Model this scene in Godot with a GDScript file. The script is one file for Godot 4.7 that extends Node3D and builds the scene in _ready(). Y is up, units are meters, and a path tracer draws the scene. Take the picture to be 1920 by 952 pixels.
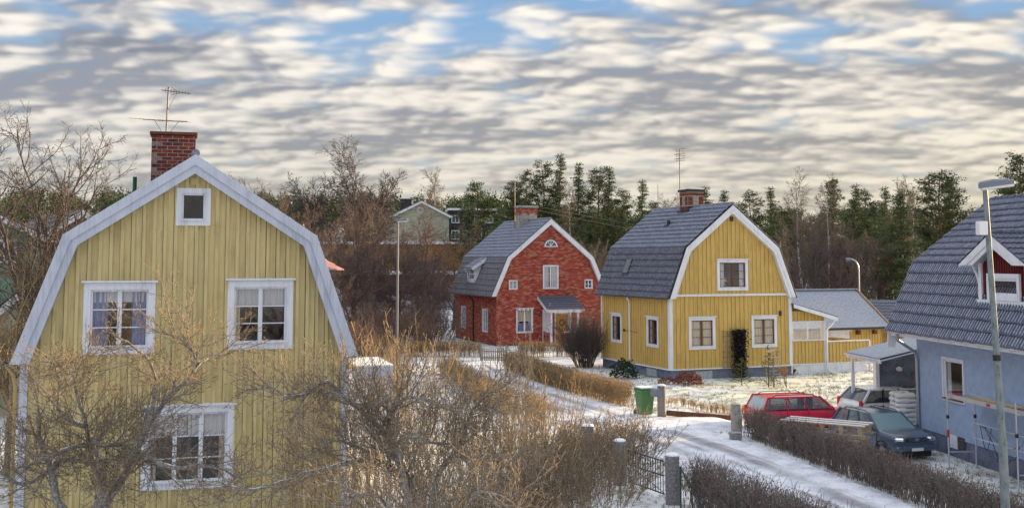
extends Node3D
# A winter street of wooden houses with gambrel roofs. Lengths in metres, x to the right, depth along -z, eye 6 m above the road.

class MB:                       # collects triangles for one mesh
	var v := PackedVector3Array()
	var n := PackedVector3Array()
	var c := PackedColorArray()
	var ix := PackedInt32Array()
	var col = null
	func _pt(p: Vector3, q: Vector3):
		v.append(p); n.append(q)
		if col != null: c.append(col)
	func quad(a: Vector3, b: Vector3, d: Vector3, e: Vector3):       # counter-clockwise seen from outside
		var q := (b - a).cross(d - a)
		if q.length_squared() < 1e-16: q = (d - a).cross(e - a)
		q = q.normalized()
		var k := v.size()
		_pt(a, q); _pt(b, q); _pt(d, q); _pt(e, q)
		ix.append_array(PackedInt32Array([k, k + 2, k + 1, k, k + 3, k + 2]))
	func tri(a: Vector3, b: Vector3, d: Vector3):
		var q := (b - a).cross(d - a).normalized()
		var k := v.size()
		_pt(a, q); _pt(b, q); _pt(d, q)
		ix.append_array(PackedInt32Array([k, k + 2, k + 1]))
	func hexa(p: Array):        # bottom ring 0..3 counter-clockwise from above, top ring 4..7
		quad(p[3], p[2], p[1], p[0]); quad(p[4], p[5], p[6], p[7])
		for k in 4: quad(p[k], p[(k + 1) % 4], p[4 + (k + 1) % 4], p[4 + k])
	func box(o: Vector3, s: Vector3, b := Basis()):
		var x := b.x * s.x * .5; var y := b.y * s.y * .5; var z := b.z * s.z * .5
		hexa([o - x - y + z, o + x - y + z, o + x - y - z, o - x - y - z, o - x + y + z, o + x + y + z, o + x + y - z, o - x + y - z])
	func cbox(o: Vector3, s: Vector3, r: float, b := Basis()):      # box with chamfered edges
		var h := s * .5
		var q := Vector3(maxf(h.x - r, 0), maxf(h.y - r, 0), maxf(h.z - r, 0))
		var f := func(x, y, z): return o + b.x * x + b.y * y + b.z * z
		for g in [1, -1]:
			quad(f.call(-g * q.x, -q.y, g * h.z), f.call(g * q.x, -q.y, g * h.z), f.call(g * q.x, q.y, g * h.z), f.call(-g * q.x, q.y, g * h.z))
			quad(f.call(g * h.x, -q.y, g * q.z), f.call(g * h.x, -q.y, -g * q.z), f.call(g * h.x, q.y, -g * q.z), f.call(g * h.x, q.y, g * q.z))
			quad(f.call(-q.x, g * h.y, g * q.z), f.call(q.x, g * h.y, g * q.z), f.call(q.x, g * h.y, -g * q.z), f.call(-q.x, g * h.y, -g * q.z))
		for sx in [1, -1]:
			for sy in [1, -1]:
				var e := [f.call(sx * h.x, sy * q.y, q.z), f.call(sx * h.x, sy * q.y, -q.z), f.call(sx * q.x, sy * h.y, -q.z), f.call(sx * q.x, sy * h.y, q.z)]
				if sx * sy < 0: e.reverse()
				quad(e[0], e[1], e[2], e[3])
			for sz in [1, -1]:
				var e := [f.call(sx * q.x, -q.y, sz * h.z), f.call(sx * h.x, -q.y, sz * q.z), f.call(sx * h.x, q.y, sz * q.z), f.call(sx * q.x, q.y, sz * h.z)]
				if sx * sz < 0: e.reverse()
				quad(e[0], e[1], e[2], e[3])
		for sy in [1, -1]:
			for sz in [1, -1]:
				var e := [f.call(-q.x, sy * q.y, sz * h.z), f.call(q.x, sy * q.y, sz * h.z), f.call(q.x, sy * h.y, sz * q.z), f.call(-q.x, sy * h.y, sz * q.z)]
				if sy * sz < 0: e.reverse()
				quad(e[0], e[1], e[2], e[3])
		for sx in [1, -1]:
			for sy in [1, -1]:
				for sz in [1, -1]:
					var e := [f.call(sx * h.x, sy * q.y, sz * q.z), f.call(sx * q.x, sy * h.y, sz * q.z), f.call(sx * q.x, sy * q.y, sz * h.z)]
					if sx * sy * sz < 0: e.reverse()
					tri(e[0], e[1], e[2])
	func bar(a: Vector3, b: Vector3, w: float, h: float, up := Vector3.UP):    # rectangular bar: w sideways, h along up
		var z := (b - a).normalized()
		var x := up.cross(z)
		if x.length() < 1e-4: x = Vector3.RIGHT
		x = x.normalized()
		box((a + b) * .5, Vector3(w, h, (b - a).length()), Basis(x, z.cross(x), z))
	func tube(p: PackedVector3Array, r: PackedFloat32Array, sides := 6, caps := false):
		var m := p.size()
		if m < 2: return
		var t := (p[1] - p[0]).normalized()
		var x := t.cross(Vector3(.37, .21, .91)).normalized()
		var k := v.size()
		for i in m:
			if i > 0:
				t = (p[mini(i + 1, m - 1)] - p[i - 1]).normalized()
				x = (x - t * x.dot(t)).normalized()
			var y := t.cross(x)
			for s in sides:
				var a := TAU * s / sides
				var q := x * cos(a) + y * sin(a)
				v.append(p[i] + q * r[i]); n.append(q)
				if col != null: c.append(col)
		for i in m - 1:
			for s in sides:
				var a := k + i * sides + s
				var b := k + i * sides + (s + 1) % sides
				ix.append(a); ix.append(a + sides); ix.append(b); ix.append(b); ix.append(a + sides); ix.append(b + sides)
		if caps:
			for e in 2:
				var o := p[0] if e == 0 else p[m - 1]
				var q := (p[0] - p[1]).normalized() if e == 0 else (p[m - 1] - p[m - 2]).normalized()
				var ring := k if e == 0 else k + (m - 1) * sides
				var j := v.size()
				_pt(o, q)
				for s in sides: _pt(v[ring + s], q)
				for s in sides:
					var a := j + 1 + s; var b := j + 1 + (s + 1) % sides
					ix.append_array(PackedInt32Array([j, b, a] if e == 1 else [j, a, b]))
	func rod(a: Vector3, b: Vector3, r: float, sides := 8, r2 := -1.0):
		tube(PackedVector3Array([a, b]), PackedFloat32Array([r, r if r2 < 0 else r2]), sides, true)
	func path(p: Array, r: float, sides := 6):
		var rr := PackedFloat32Array(); rr.resize(p.size()); rr.fill(r)
		tube(PackedVector3Array(p), rr, sides, true)
	func grid(rows: Array, flip := false, smooth := true):    # rows of equally many points
		var m: int = rows[0].size()
		if not smooth:
			for i in rows.size() - 1:
				for j in m - 1:
					if flip: quad(rows[i][j], rows[i + 1][j], rows[i + 1][j + 1], rows[i][j + 1])
					else: quad(rows[i][j], rows[i][j + 1], rows[i + 1][j + 1], rows[i + 1][j])
			return
		var k := v.size()
		for i in rows.size():
			for j in m:
				var du: Vector3 = rows[i][mini(j + 1, m - 1)] - rows[i][maxi(j - 1, 0)]
				var dv: Vector3 = rows[mini(i + 1, rows.size() - 1)][j] - rows[maxi(i - 1, 0)][j]
				var q := du.cross(dv)
				if flip: q = -q
				_pt(rows[i][j], q.normalized() if q.length_squared() > 1e-14 else Vector3.UP)
		for i in rows.size() - 1:
			for j in m - 1:
				var a := k + i * m + j
				if flip: ix.append_array(PackedInt32Array([a, a + 1, a + m + 1, a, a + m + 1, a + m]))
				else: ix.append_array(PackedInt32Array([a, a + m + 1, a + 1, a, a + m, a + m + 1]))
	func lathe(o: Vector3, prof: Array, seg := 16):           # prof: Vector2(radius, height)
		var rows := []
		for p in prof:
			var row := []
			for s in seg + 1: row.append(o + Vector3(cos(TAU * s / seg) * p.x, p.y, -sin(TAU * s / seg) * p.x))
			rows.append(row)
		grid(rows)
	func slab(poly: PackedVector2Array, z0: float, z1: float):     # polygon in x, y drawn out along z
		var t := Geometry2D.triangulate_polygon(poly)
		if Geometry2D.is_polygon_clockwise(poly): poly.reverse(); t = Geometry2D.triangulate_polygon(poly)
		for k in range(0, t.size(), 3):
			var a := poly[t[k]]; var b := poly[t[k + 1]]; var d := poly[t[k + 2]]
			if (b - a).cross(d - a) < 0: var e := b; b = d; d = e
			tri(Vector3(a.x, a.y, z1), Vector3(b.x, b.y, z1), Vector3(d.x, d.y, z1))
			tri(Vector3(a.x, a.y, z0), Vector3(d.x, d.y, z0), Vector3(b.x, b.y, z0))
		for k in poly.size():
			var a := poly[k]; var b := poly[(k + 1) % poly.size()]
			quad(Vector3(a.x, a.y, z1), Vector3(a.x, a.y, z0), Vector3(b.x, b.y, z0), Vector3(b.x, b.y, z1))
	func mesh(m: Material) -> ArrayMesh:
		var a := []
		a.resize(Mesh.ARRAY_MAX)
		a[Mesh.ARRAY_VERTEX] = v; a[Mesh.ARRAY_NORMAL] = n; a[Mesh.ARRAY_INDEX] = ix
		if c.size() == v.size() and c.size() > 0: a[Mesh.ARRAY_COLOR] = c
		var r := ArrayMesh.new()
		r.add_surface_from_arrays(Mesh.PRIMITIVE_TRIANGLES, a)
		r.surface_set_material(0, m)
		return r

var used := {}
var R := RandomNumberGenerator.new()
var M := {}                     # materials by name
var unit_boxes := {}

func numbered(called: String) -> String:
	used[called] = used.get(called, -1) + 1
	return called if used[called] == 0 else "%s_%03d" % [called, used[called]]

func meta(o: Node, label: String, category: String, group := "", kind := ""):
	if label: o.set_meta("label", label)
	if category: o.set_meta("category", category)
	if group: o.set_meta("group", group)
	if kind: o.set_meta("kind", kind)

func thing(called: String, label: String, category: String, at := Vector3.ZERO, turn := 0.0, group := "") -> Node3D:
	var o := Node3D.new()
	o.name = numbered(called); add_child(o)
	o.position = at; o.rotation.y = turn
	meta(o, label, category, group)
	return o

func copy_of(src: Node3D, label: String, at: Vector3, turn := 0.0, size := 1.0) -> Node3D:
	var o: Node3D = src.duplicate()
	o.name = numbered(src.get_meta("base_name") if src.has_meta("base_name") else String(src.name).rstrip("0123456789").trim_suffix("_"))
	add_child(o)
	o.position = at; o.rotation.y = turn; o.scale = Vector3.ONE * size
	if label: o.set_meta("label", label)
	return o

func part(called: String, mb: MB, m: Material, parent: Node3D, kind := "") -> MeshInstance3D:
	var o := MeshInstance3D.new()
	o.name = called; o.mesh = mb.mesh(m)
	parent.add_child(o, true)
	if kind: o.set_meta("kind", kind)
	return o

func single(called: String, mb: MB, m: Material, label: String, category: String, group := "", kind := "") -> MeshInstance3D:
	var o := MeshInstance3D.new()
	o.name = numbered(called); o.mesh = mb.mesh(m)
	add_child(o)
	meta(o, label, category, group, kind)
	return o

func pbox(called: String, o: Vector3, s: Vector3, m: Material, parent: Node3D, b := Basis()) -> MeshInstance3D:   # a box that shares one mesh per material
	if not unit_boxes.has(m):
		var mb := MB.new(); mb.box(Vector3.ZERO, Vector3.ONE); unit_boxes[m] = mb.mesh(m)
	var i := MeshInstance3D.new()
	i.name = called; i.mesh = unit_boxes[m]
	i.transform = Transform3D(b * Basis.from_scale(s), o)
	parent.add_child(i, true)
	return i

func pbar(called: String, a: Vector3, b: Vector3, w: float, h: float, m: Material, parent: Node3D, up := Vector3.UP) -> MeshInstance3D:
	var z := (b - a).normalized()
	var x := up.cross(z)
	if x.length() < 1e-4: x = Vector3.RIGHT
	x = x.normalized()
	return pbox(called, (a + b) * .5, Vector3(w, h, (b - a).length()), m, parent, Basis(x, z.cross(x), z))

func lin(r: float, g: float, b: float) -> Color: return Color(r, g, b).linear_to_srgb()

# ---- textures: two layers of noise mapped to a colour ramp
func noise_img(size: int, freq: float, oct: int, seed_: int, type := FastNoiseLite.TYPE_SIMPLEX_SMOOTH) -> PackedByteArray:
	var f := FastNoiseLite.new()
	f.seed = seed_; f.noise_type = type; f.frequency = freq; f.fractal_octaves = oct; f.fractal_gain = .55
	return f.get_seamless_image(size, size, false, false, .15, true).get_data()

func ramp_tex(size: int, layers: Array, cols: Array, stops: Array, seed_ := 1) -> ImageTexture:
	# layers: [frequency, octaves, weight, stretch down]; cols linear
	var g := Gradient.new()
	g.offsets = PackedFloat32Array(stops)
	var pc := PackedColorArray()
	for c in cols: pc.append(c)
	g.colors = pc
	var lut := []
	for k in 256: lut.append(g.sample(k / 255.0).linear_to_srgb())
	var datas := []
	for k in layers.size(): datas.append(noise_img(size, layers[k][0], layers[k][1], seed_ + 17 * k))
	var out := PackedByteArray(); out.resize(size * size * 3)
	var j := 0
	for y in size:
		for x in size:
			var t := 0.0
			for k in layers.size():
				var st: int = layers[k][3]
				t += (datas[k][(y / st) * size + x] if st > 1 else datas[k][y * size + x]) * layers[k][2]
			var c: Color = lut[clampi(int(t), 0, 255)]
			out[j] = int(c.r * 255.0 + .5); out[j + 1] = int(c.g * 255.0 + .5); out[j + 2] = int(c.b * 255.0 + .5)
			j += 3
	return ImageTexture.create_from_image(Image.create_from_data(size, size, false, Image.FORMAT_RGB8, out))

func bump_tex(size: int, freq: float, oct: int, seed_: int) -> ImageTexture:
	return ImageTexture.create_from_image(Image.create_from_data(size, size, false, Image.FORMAT_L8, noise_img(size, freq, oct, seed_)))

func flat(called: String, c: Color, rough := .8, metal := 0.0, spec := .5) -> StandardMaterial3D:
	var m := StandardMaterial3D.new()
	m.resource_name = called; m.albedo_color = c.linear_to_srgb(); m.roughness = rough; m.metallic = metal; m.metallic_specular = spec
	M[called] = m
	return m

func textured(called: String, t: Texture2D, scale: Vector3, rough := .85, bump: Texture2D = null, depth := 1.0, world := true, spec := .35) -> StandardMaterial3D:
	var m := flat(called, Color.WHITE, rough, 0, spec)
	m.albedo_texture = t
	m.uv1_triplanar = true; m.uv1_world_triplanar = world; m.uv1_scale = scale
	if bump: m.heightmap_enabled = true; m.heightmap_texture = bump; m.heightmap_scale = depth
	return m

func glass(called: String, c: Color, a: float) -> StandardMaterial3D:
	var m := flat(called, c, .03, 0, .6)
	m.transparency = BaseMaterial3D.TRANSPARENCY_ALPHA; m.albedo_color.a = a
	return m

func sky_colour(az: float, el: float, f1: FastNoiseLite, f2: FastNoiseLite, f3: FastNoiseLite) -> Color:
	# rows of altocumulus on a level deck seen in perspective, blue between them, cream light low down towards the sun
	var s := sin(maxf(el, 0.0))
	var q := 1.0 / (s + .15)
	var p := Vector2(sin(az), cos(az)) * q
	var big := f3.get_noise_2d(p.x * .6 + 3.0, p.y)
	var w := Vector2(p.x + p.y * .15, p.y * 1.1 - p.x * .12)
	var a := f1.get_noise_2d(w.x, w.y)
	var b := f1.get_noise_2d(w.x + .035, w.y + .06)                 # the side towards the low light
	var r := Vector2(w.x * .8 + a * .05, w.y) + Vector2(a, b) * .03
	var fine := -f2.get_noise_2d(r.x, r.y) - .35                    # rounded clumps
	var fineb := -f2.get_noise_2d(r.x + .02, r.y + .03) - .35
	var deg := rad_to_deg(el)
	var open := ss(6.5, 12.5, deg) * (1.0 - .3 * ss(15.0, 30.0, deg))
	var dens := ss(-.50, .40, a * .75 + fine * .85 + big * .5 + .44 - .52 * open)
	var lit := ss(-.12, 1.12, .37 + (a - b) * .6 + (fine - fineb) * .8 + fine * .5 - big * .5 + a * .25)
	var sun := exp(-absf(wrapf(az - .96, -PI, PI)) / .8)            # how near the direction of the sun is
	var blue := Color(.088, .165, .275).lerp(Color(.24, .285, .31), ss(15.0, 2.0, deg))
	var grey := Color(.085, .10, .135).lerp(Color(.19, .175, .15), sun * .75)
	var white := Color(.385, .37, .35).lerp(Color(.50, .44, .34), sun * .9)
	var c := blue.lerp(grey.lerp(white, lit), dens)
	var low := exp(-maxf(deg, 0.0) / 2.3)
	var hor := Color(.37, .36, .31).lerp(Color(.58, .49, .30), clampf(sun * 1.3, 0, 1))
	# a clouded sky grows brighter from the horizon to the zenith
	return c.lerp(hor, clampf(low * 1.02 + .08 * ss(9.0, 2.5, deg), 0, .95)) * ((1.0 + 2.0 * s) / 1.28)

func make_sky() -> ImageTexture:
	var f1 := FastNoiseLite.new(); f1.seed = 11; f1.frequency = 3.0; f1.fractal_octaves = 3; f1.fractal_gain = .45
	var f2 := FastNoiseLite.new(); f2.seed = 5; f2.frequency = 9.0; f2.noise_type = FastNoiseLite.TYPE_CELLULAR; f2.cellular_distance_function = FastNoiseLite.DISTANCE_EUCLIDEAN; f2.cellular_return_type = FastNoiseLite.RETURN_DISTANCE; f2.fractal_octaves = 3; f2.fractal_gain = .4
	var f3 := FastNoiseLite.new(); f3.seed = 23; f3.frequency = 1.5; f3.fractal_octaves = 2
	var lw := 720; var lh := 360
	var low := Image.create(lw, lh, false, Image.FORMAT_RGBF)
	for y in lh:
		var el := (.5 - (y + .5) / lh) * PI
		for x in lw:
			low.set_pixel(x, y, sky_colour((x + .5) / lw * TAU, el, f1, f2, f3) if el > -.02 else Color(.35, .35, .36))
	var W := 4096; var H := 2048
	low.resize(W, H, Image.INTERPOLATE_BILINEAR)
	for y in range(1024 - 190, 1026):          # finer where the eye looks: the same sky, more pixels
		var el := (.5 - (y + .5) / H) * PI
		for x in range(-360, 360):
			low.set_pixel(posmod(x, W), y, sky_colour((x + .5) / W * TAU, el, f1, f2, f3))
	return ImageTexture.create_from_image(low)

func setup():
	var cam := Camera3D.new()
	cam.name = "camera"
	cam.projection = Camera3D.PROJECTION_FRUSTUM       # a lens shifted down a little
	cam.near = .1; cam.far = 1500
	cam.size = 952.0 / 2100.0 * .1
	cam.frustum_offset = Vector2(0, -164.0 / 2100.0 * .1)
	add_child(cam)
	cam.position = Vector3(0, 6, 0)
	cam.rotation.x = atan(175.0 / 2100.0)
	cam.make_current()
	var e := Environment.new()
	e.background_mode = Environment.BG_SKY
	var sky := Sky.new()
	var ps := PanoramaSkyMaterial.new()
	ps.panorama = make_sky()
	ps.energy_multiplier = 1.0
	sky.sky_material = ps
	e.sky = sky
	e.tonemap_mode = Environment.TONE_MAPPER_LINEAR
	e.tonemap_exposure = 2.3
	e.sdfgi_enabled = true; e.ssao_enabled = true; e.ssil_enabled = true
	var we := WorldEnvironment.new()
	we.name = "world_environment"; we.environment = e
	add_child(we)
	var sun := DirectionalLight3D.new()
	sun.name = "sun"
	sun.light_energy = 1.6
	sun.light_color = Color(1, .86, .62)
	sun.light_angular_distance = .6
	sun.shadow_enabled = true
	add_child(sun)
	# low winter sun, to the right and ahead, just outside the view
	var up := deg_to_rad(9.0); var ahead := deg_to_rad(33.0)
	sun.look_at_from_position(Vector3.ZERO, -Vector3(cos(up) * cos(ahead), sin(up), -cos(up) * sin(ahead)))

func ss(a: float, b: float, x: float) -> float: return smoothstep(a, b, x)

func land(x: float, d: float) -> float:
	var hx := 8.08 + (39.2 - d) * .2
	var y := -.3 * ss(hx + .25, hx + 1.7, x) * ss(22.0, 30.0, d) * (1.0 - ss(46.0, 50.0, d))
	y += 5.2 * ss(122.0, 158.0, d) * (1.0 - .62 * ss(-4.0, 30.0, x))
	y += 1.1 * ss(94.0, 110.0, d) * (1.0 - ss(0.0, 20.0, x))
	y += 9.0 * ss(175.0, 330.0, d)
	y += 1.4 * ss(45.0, 90.0, absf(x) - 10.0) * ss(20.0, 60.0, d)
	return y

func on(x: float, d: float, up := 0.0) -> Vector3: return Vector3(x, land(x, d) + up, -d)

func materials():
	var w := Color(1, 1, 1)
	var bump := bump_tex(256, .02, 4, 3)
	# snow with grass and earth showing through, frozen
	M.snow = textured("snow", ramp_tex(1024, [[.006, 4, .45, 1], [.045, 4, .28, 1], [.22, 3, .27, 1]], [Color(.09, .075, .035), Color(.24, .215, .12), Color(.62, .635, .66), Color(.82, .85, .92), Color(.87, .90, .96)], [0, .30, .44, .60, 1], 4), Vector3.ONE * .11, .75, bump, 3.0)
	M.snow.vertex_color_use_as_albedo = true
	M.road = textured("road_snow", ramp_tex(1024, [[.006, 3, .34, 1], [.05, 4, .30, 1], [.22, 3, .36, 1]], [Color(.24, .25, .29), Color(.52, .55, .62), Color(.76, .79, .88), Color(.85, .88, .95)], [.15, .38, .55, .9], 9), Vector3.ONE * .16, .65, bump, 2.0)
	M.road.vertex_color_use_as_albedo = true
	# painted boards
	var boards := func(called: String, dark: Color, mid: Color, light: Color, sd: int):
		return textured(called, ramp_tex(512, [[.006, 4, .40, 1], [.05, 3, .40, 16], [.2, 3, .2, 1]], [dark * .82, mid, light], [.16, .5, .85], sd), Vector3(.6, .3, .6), .7)
	boards.call("yellow_paint", Color(.47, .38, .185), Color(.625, .52, .265), Color(.675, .57, .30), 2)
	boards.call("yellow_batten", Color(.45, .36, .175), Color(.605, .505, .255), Color(.66, .555, .29), 3)
	boards.call("ochre_paint", Color(.45, .295, .08), Color(.61, .43, .14), Color(.67, .48, .17), 4)
	boards.call("ochre_batten", Color(.43, .28, .075), Color(.59, .41, .13), Color(.65, .46, .16), 5)
	boards.call("white_paint", Color(.55, .58, .65), Color(.75, .78, .86), Color(.79, .82, .89), 6)
	boards.call("worn_white", Color(.36, .40, .50), Color(.53, .575, .69), Color(.62, .66, .76), 11)
	boards.call("red_paint", Color(.07, .012, .015), Color(.14, .02, .022), Color(.17, .028, .03), 7)
	boards.call("brown_paint", Color(.08, .035, .022), Color(.14, .06, .038), Color(.17, .08, .05), 8)
	boards.call("grey_wood", Color(.12, .105, .09), Color(.24, .215, .19), Color(.33, .30, .27), 9)
	boards.call("pale_wood", Color(.28, .20, .12), Color(.46, .36, .24), Color(.56, .47, .35), 10)
	boards.call("door_wood", Color(.36, .19, .05), Color(.52, .30, .09), Color(.58, .36, .13), 12)
	for a in [["yellow_paint", 2], ["ochre_paint", 4]]:
		var l := [M[a[0]]]
		for k in 2:
			var m: StandardMaterial3D = M[a[0]].duplicate()
			m.resource_name = a[0] + ["_worn", "_fresh"][k]; m.albedo_color = [Color(.955, .95, .95), Color(.985, .98, .96)][k]; m.uv1_offset = Vector3(.37, .21, .13) * (k + 1)
			l.append(m)
		tones[M[a[0]]] = l
	# roof coverings, frost included
	M.tile_frost = textured("tile_frost", ramp_tex(512, [[.01, 3, .35, 1], [.09, 4, .65, 1]], [Color(.035, .04, .06), Color(.10, .115, .16), Color(.28, .31, .40), Color(.48, .52, .62)], [.15, .40, .64, .9], 13), Vector3.ONE * .8, .6)
	M.tile_dark = textured("tile_dark", ramp_tex(512, [[.01, 3, .35, 1], [.09, 4, .65, 1]], [Color(.025, .028, .038), Color(.06, .066, .09), Color(.17, .185, .24), Color(.34, .37, .45)], [.15, .45, .68, .92], 14), Vector3.ONE * .8, .55)
	M.tile_blue = textured("tile_blue", ramp_tex(512, [[.012, 3, .3, 1], [.1, 4, .7, 1]], [Color(.03, .034, .05), Color(.075, .083, .125), Color(.17, .19, .27), Color(.36, .40, .50)], [.15, .45, .68, .92], 15), Vector3.ONE * 1.1, .5)
	M.frost = textured("frost", ramp_tex(256, [[.03, 4, .5, 1], [.12, 3, .5, 1]], [Color(.10, .115, .17), Color(.32, .36, .46), Color(.52, .57, .67)], [.25, .5, .8], 61), Vector3.ONE * 1.3, .8)
	M.crest_highlight = textured("crest_highlight", ramp_tex(128, [[.05, 4, 1, 1]], [Color(.08, .09, .12), Color(.24, .26, .33), Color(.38, .41, .50)], [.25, .5, .75], 62), Vector3.ONE * 1.3, .8)  # pale tone for highlights painted along the tile crests of the ochre house
	M.tile_brown = textured("tile_brown", ramp_tex(512, [[.01, 3, .4, 1], [.09, 4, .6, 1]], [Color(.04, .038, .042), Color(.10, .098, .11), Color(.22, .22, .26), Color(.42, .44, .52)], [.15, .42, .66, .9], 16), Vector3.ONE * .8, .65)
	M.metal_roof = textured("metal_roof", ramp_tex(256, [[.02, 4, 1, 1]], [Color(.22, .25, .31), Color(.30, .335, .41), Color(.38, .415, .49)], [.25, .5, .8], 17), Vector3.ONE * 1.2, .5)
	# masonry
	M.brick = flat("brick", w, .85, 0, .3); M.brick.vertex_color_use_as_albedo = true
	M.brick.albedo_texture = ramp_tex(256, [[.05, 4, 1, 1]], [Color(.55, .55, .55), Color(.9, .9, .9), w], [.2, .5, .8], 18)
	M.brick.uv1_triplanar = true; M.brick.uv1_world_triplanar = true; M.brick.uv1_scale = Vector3.ONE * 1.5
	M.mortar = textured("mortar", ramp_tex(256, [[.06, 4, 1, 1]], [Color(.12, .09, .085), Color(.20, .155, .145)], [.2, .8], 19), Vector3.ONE, .9)
	M.grey_mortar = textured("grey_mortar", ramp_tex(256, [[.06, 4, 1, 1]], [Color(.30, .27, .25), Color(.46, .43, .40)], [.2, .8], 19), Vector3.ONE, .9)
	for k in 4: textured("chimney_brick_%d" % k, ramp_tex(128, [[.03, 4, 1, 1]], [[Color(.10, .02, .015), Color(.20, .045, .03)], [Color(.15, .03, .02), Color(.28, .06, .04)], [Color(.06, .022, .02), Color(.13, .045, .038)], [Color(.22, .12, .11), Color(.36, .24, .22)]][k], [.25, .75], 30 + k), Vector3.ONE * 2.0, .85, bump, 1.0)
	M.plinth = textured("plinth", ramp_tex(256, [[.015, 4, .6, 1], [.1, 3, .4, 1]], [Color(.085, .10, .145), Color(.15, .175, .245), Color(.19, .22, .29)], [.2, .5, .8], 20), Vector3.ONE * .5, .9)
	M.blue_render = textured("blue_render", ramp_tex(512, [[.008, 4, .4, 1], [.16, 3, .6, 1]], [Color(.25, .32, .46), Color(.35, .45, .64), Color(.39, .49, .68)], [.2, .5, .8], 21), Vector3.ONE * .6, .9, bump_tex(256, .12, 3, 8), .8)
	M.pale_render = textured("pale_render", ramp_tex(256, [[.02, 4, 1, 1]], [Color(.30, .32, .25), Color(.42, .44, .36)], [.2, .8], 22), Vector3.ONE * .3, .9)
	M.granite = textured("granite", ramp_tex(256, [[.03, 4, .4, 1], [.2, 3, .6, 1]], [Color(.10, .10, .105), Color(.24, .24, .25), Color(.40, .40, .41)], [.25, .5, .75], 23), Vector3.ONE * 1.5, .9, bump, 2.0)
	M.concrete = textured("concrete", ramp_tex(256, [[.02, 4, .6, 1], [.15, 3, .4, 1]], [Color(.20, .19, .17), Color(.34, .33, .31), Color(.42, .41, .39)], [.2, .5, .8], 24), Vector3.ONE * .7, .9)
	# bark and twigs
	var bark := func(called: String, a: Color, b: Color, c: Color, sd: int, sc := 3.0):
		textured(called, ramp_tex(128, [[.04, 4, 1, 1]], [a, b, c], [.25, .5, .75], sd), Vector3.ONE * sc, .9, null, 1, true, .2)
	bark.call("apple_bark", Color(.10, .09, .085), Color(.23, .21, .195), Color(.40, .40, .385), 40)
	bark.call("apple_twig", Color(.12, .09, .066), Color(.265, .205, .145), Color(.43, .345, .25), 41)
	bark.call("shoot", Color(.25, .17, .10), Color(.46, .335, .20), Color(.60, .47, .31), 42)
	bark.call("grey_twig", Color(.05, .043, .042), Color(.105, .09, .086), Color(.175, .15, .14), 43)
	bark.call("red_twig", Color(.085, .06, .056), Color(.165, .12, .11), Color(.26, .20, .18), 44)
	bark.call("hedge_twig", Color(.11, .085, .08), Color(.21, .17, .155), Color(.32, .27, .24), 45)
	bark.call("gold_twig", Color(.16, .10, .055), Color(.31, .215, .115), Color(.45, .335, .195), 46)
	bark.call("birch_bark", Color(.12, .11, .10), Color(.55, .53, .50), Color(.66, .64, .61), 47, .8)
	bark.call("birch_twig", Color(.11, .085, .065), Color(.21, .165, .125), Color(.30, .24, .18), 48)
	bark.call("pine_bark", Color(.06, .04, .03), Color(.13, .08, .055), Color(.22, .13, .08), 49, .7)
	for k in 3:
		var t: float = [1.7, 2.1, 2.5][k]
		textured("needles_%d" % k, ramp_tex(128, [[.03, 4, 1, 1]], [Color(.018, .030, .016) * t, Color(.040, .058, .026) * t, Color(.085, .095, .040) * t], [.25, .5, .8], 50 + k), Vector3.ONE * .35, .75, null, 1, true, .25)
	bark.call("spruce_green", Color(.05, .07, .02), Color(.11, .14, .045), Color(.19, .21, .08), 55)
	bark.call("dark_leaf", Color(.015, .03, .015), Color(.03, .055, .025), Color(.07, .09, .05), 56)
	bark.call("brown_leaf", Color(.11, .035, .02), Color(.22, .075, .04), Color(.32, .13, .08), 57)
	bark.call("dry_grass", Color(.10, .085, .035), Color(.22, .19, .085), Color(.36, .32, .17), 59)
	bark.call("creeper", Color(.012, .010, .012), Color(.03, .024, .026), Color(.06, .05, .05), 58)
	# metal, plastics, glass, cloth
	flat("steel", Color(.42, .45, .50), .4, .7)
	flat("aluminium", Color(.62, .64, .68), .35, .8)
	flat("dark_metal", Color(.035, .037, .042), .5, .3)
	flat("antenna", Color(.20, .17, .16), .5, .5)
	textured("pole_paint", ramp_tex(256, [[.015, 4, .6, 1], [.08, 3, .4, 1]], [Color(.08, .085, .085), Color(.17, .21, .22), Color(.24, .28, .29)], [.18, .4, .8], 60), Vector3(1.5, .6, 1.5), .5)
	flat("lamp_body", Color(.16, .19, .25), .45)
	flat("lamp_glass", Color(.74, .74, .70), .25)
	flat("white_plastic", Color(.76, .77, .80), .4)
	flat("white_cloth", Color(.78, .79, .82), .9)
	flat("blue_cloth", Color(.26, .33, .58), .9)
	flat("cream_cloth", Color(.78, .70, .55), .9)
	flat("warm_room", Color(.30, .14, .06), .9)
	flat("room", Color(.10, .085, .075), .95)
	flat("black", Color(.012, .012, .014), .5)
	flat("rubber", Color(.022, .022, .024), .8)
	flat("bin_green", Color(.07, .20, .075), .5)
	flat("dark_green", Color(.012, .07, .045), .5)
	flat("sack", Color(.74, .75, .77), .45)
	flat("red_ornament", Color(.40, .03, .03), .5)
	flat("wreath", Color(.035, .055, .02), .8)
	flat("chrome", Color(.7, .72, .75), .15, 1.0)
	flat("plate_white", Color(.7, .7, .7), .4)
	flat("red_label", Color(.5, .03, .03), .5)
	flat("dry_flower", Color(.38, .19, .09), .9)
	flat("car_screen", Color(.2, .3, .33), .1)
	flat("fresh_snow", Color(.84, .86, .90), .8)
	flat("copper_stain", Color(.45, .33, .12), .6)
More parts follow.
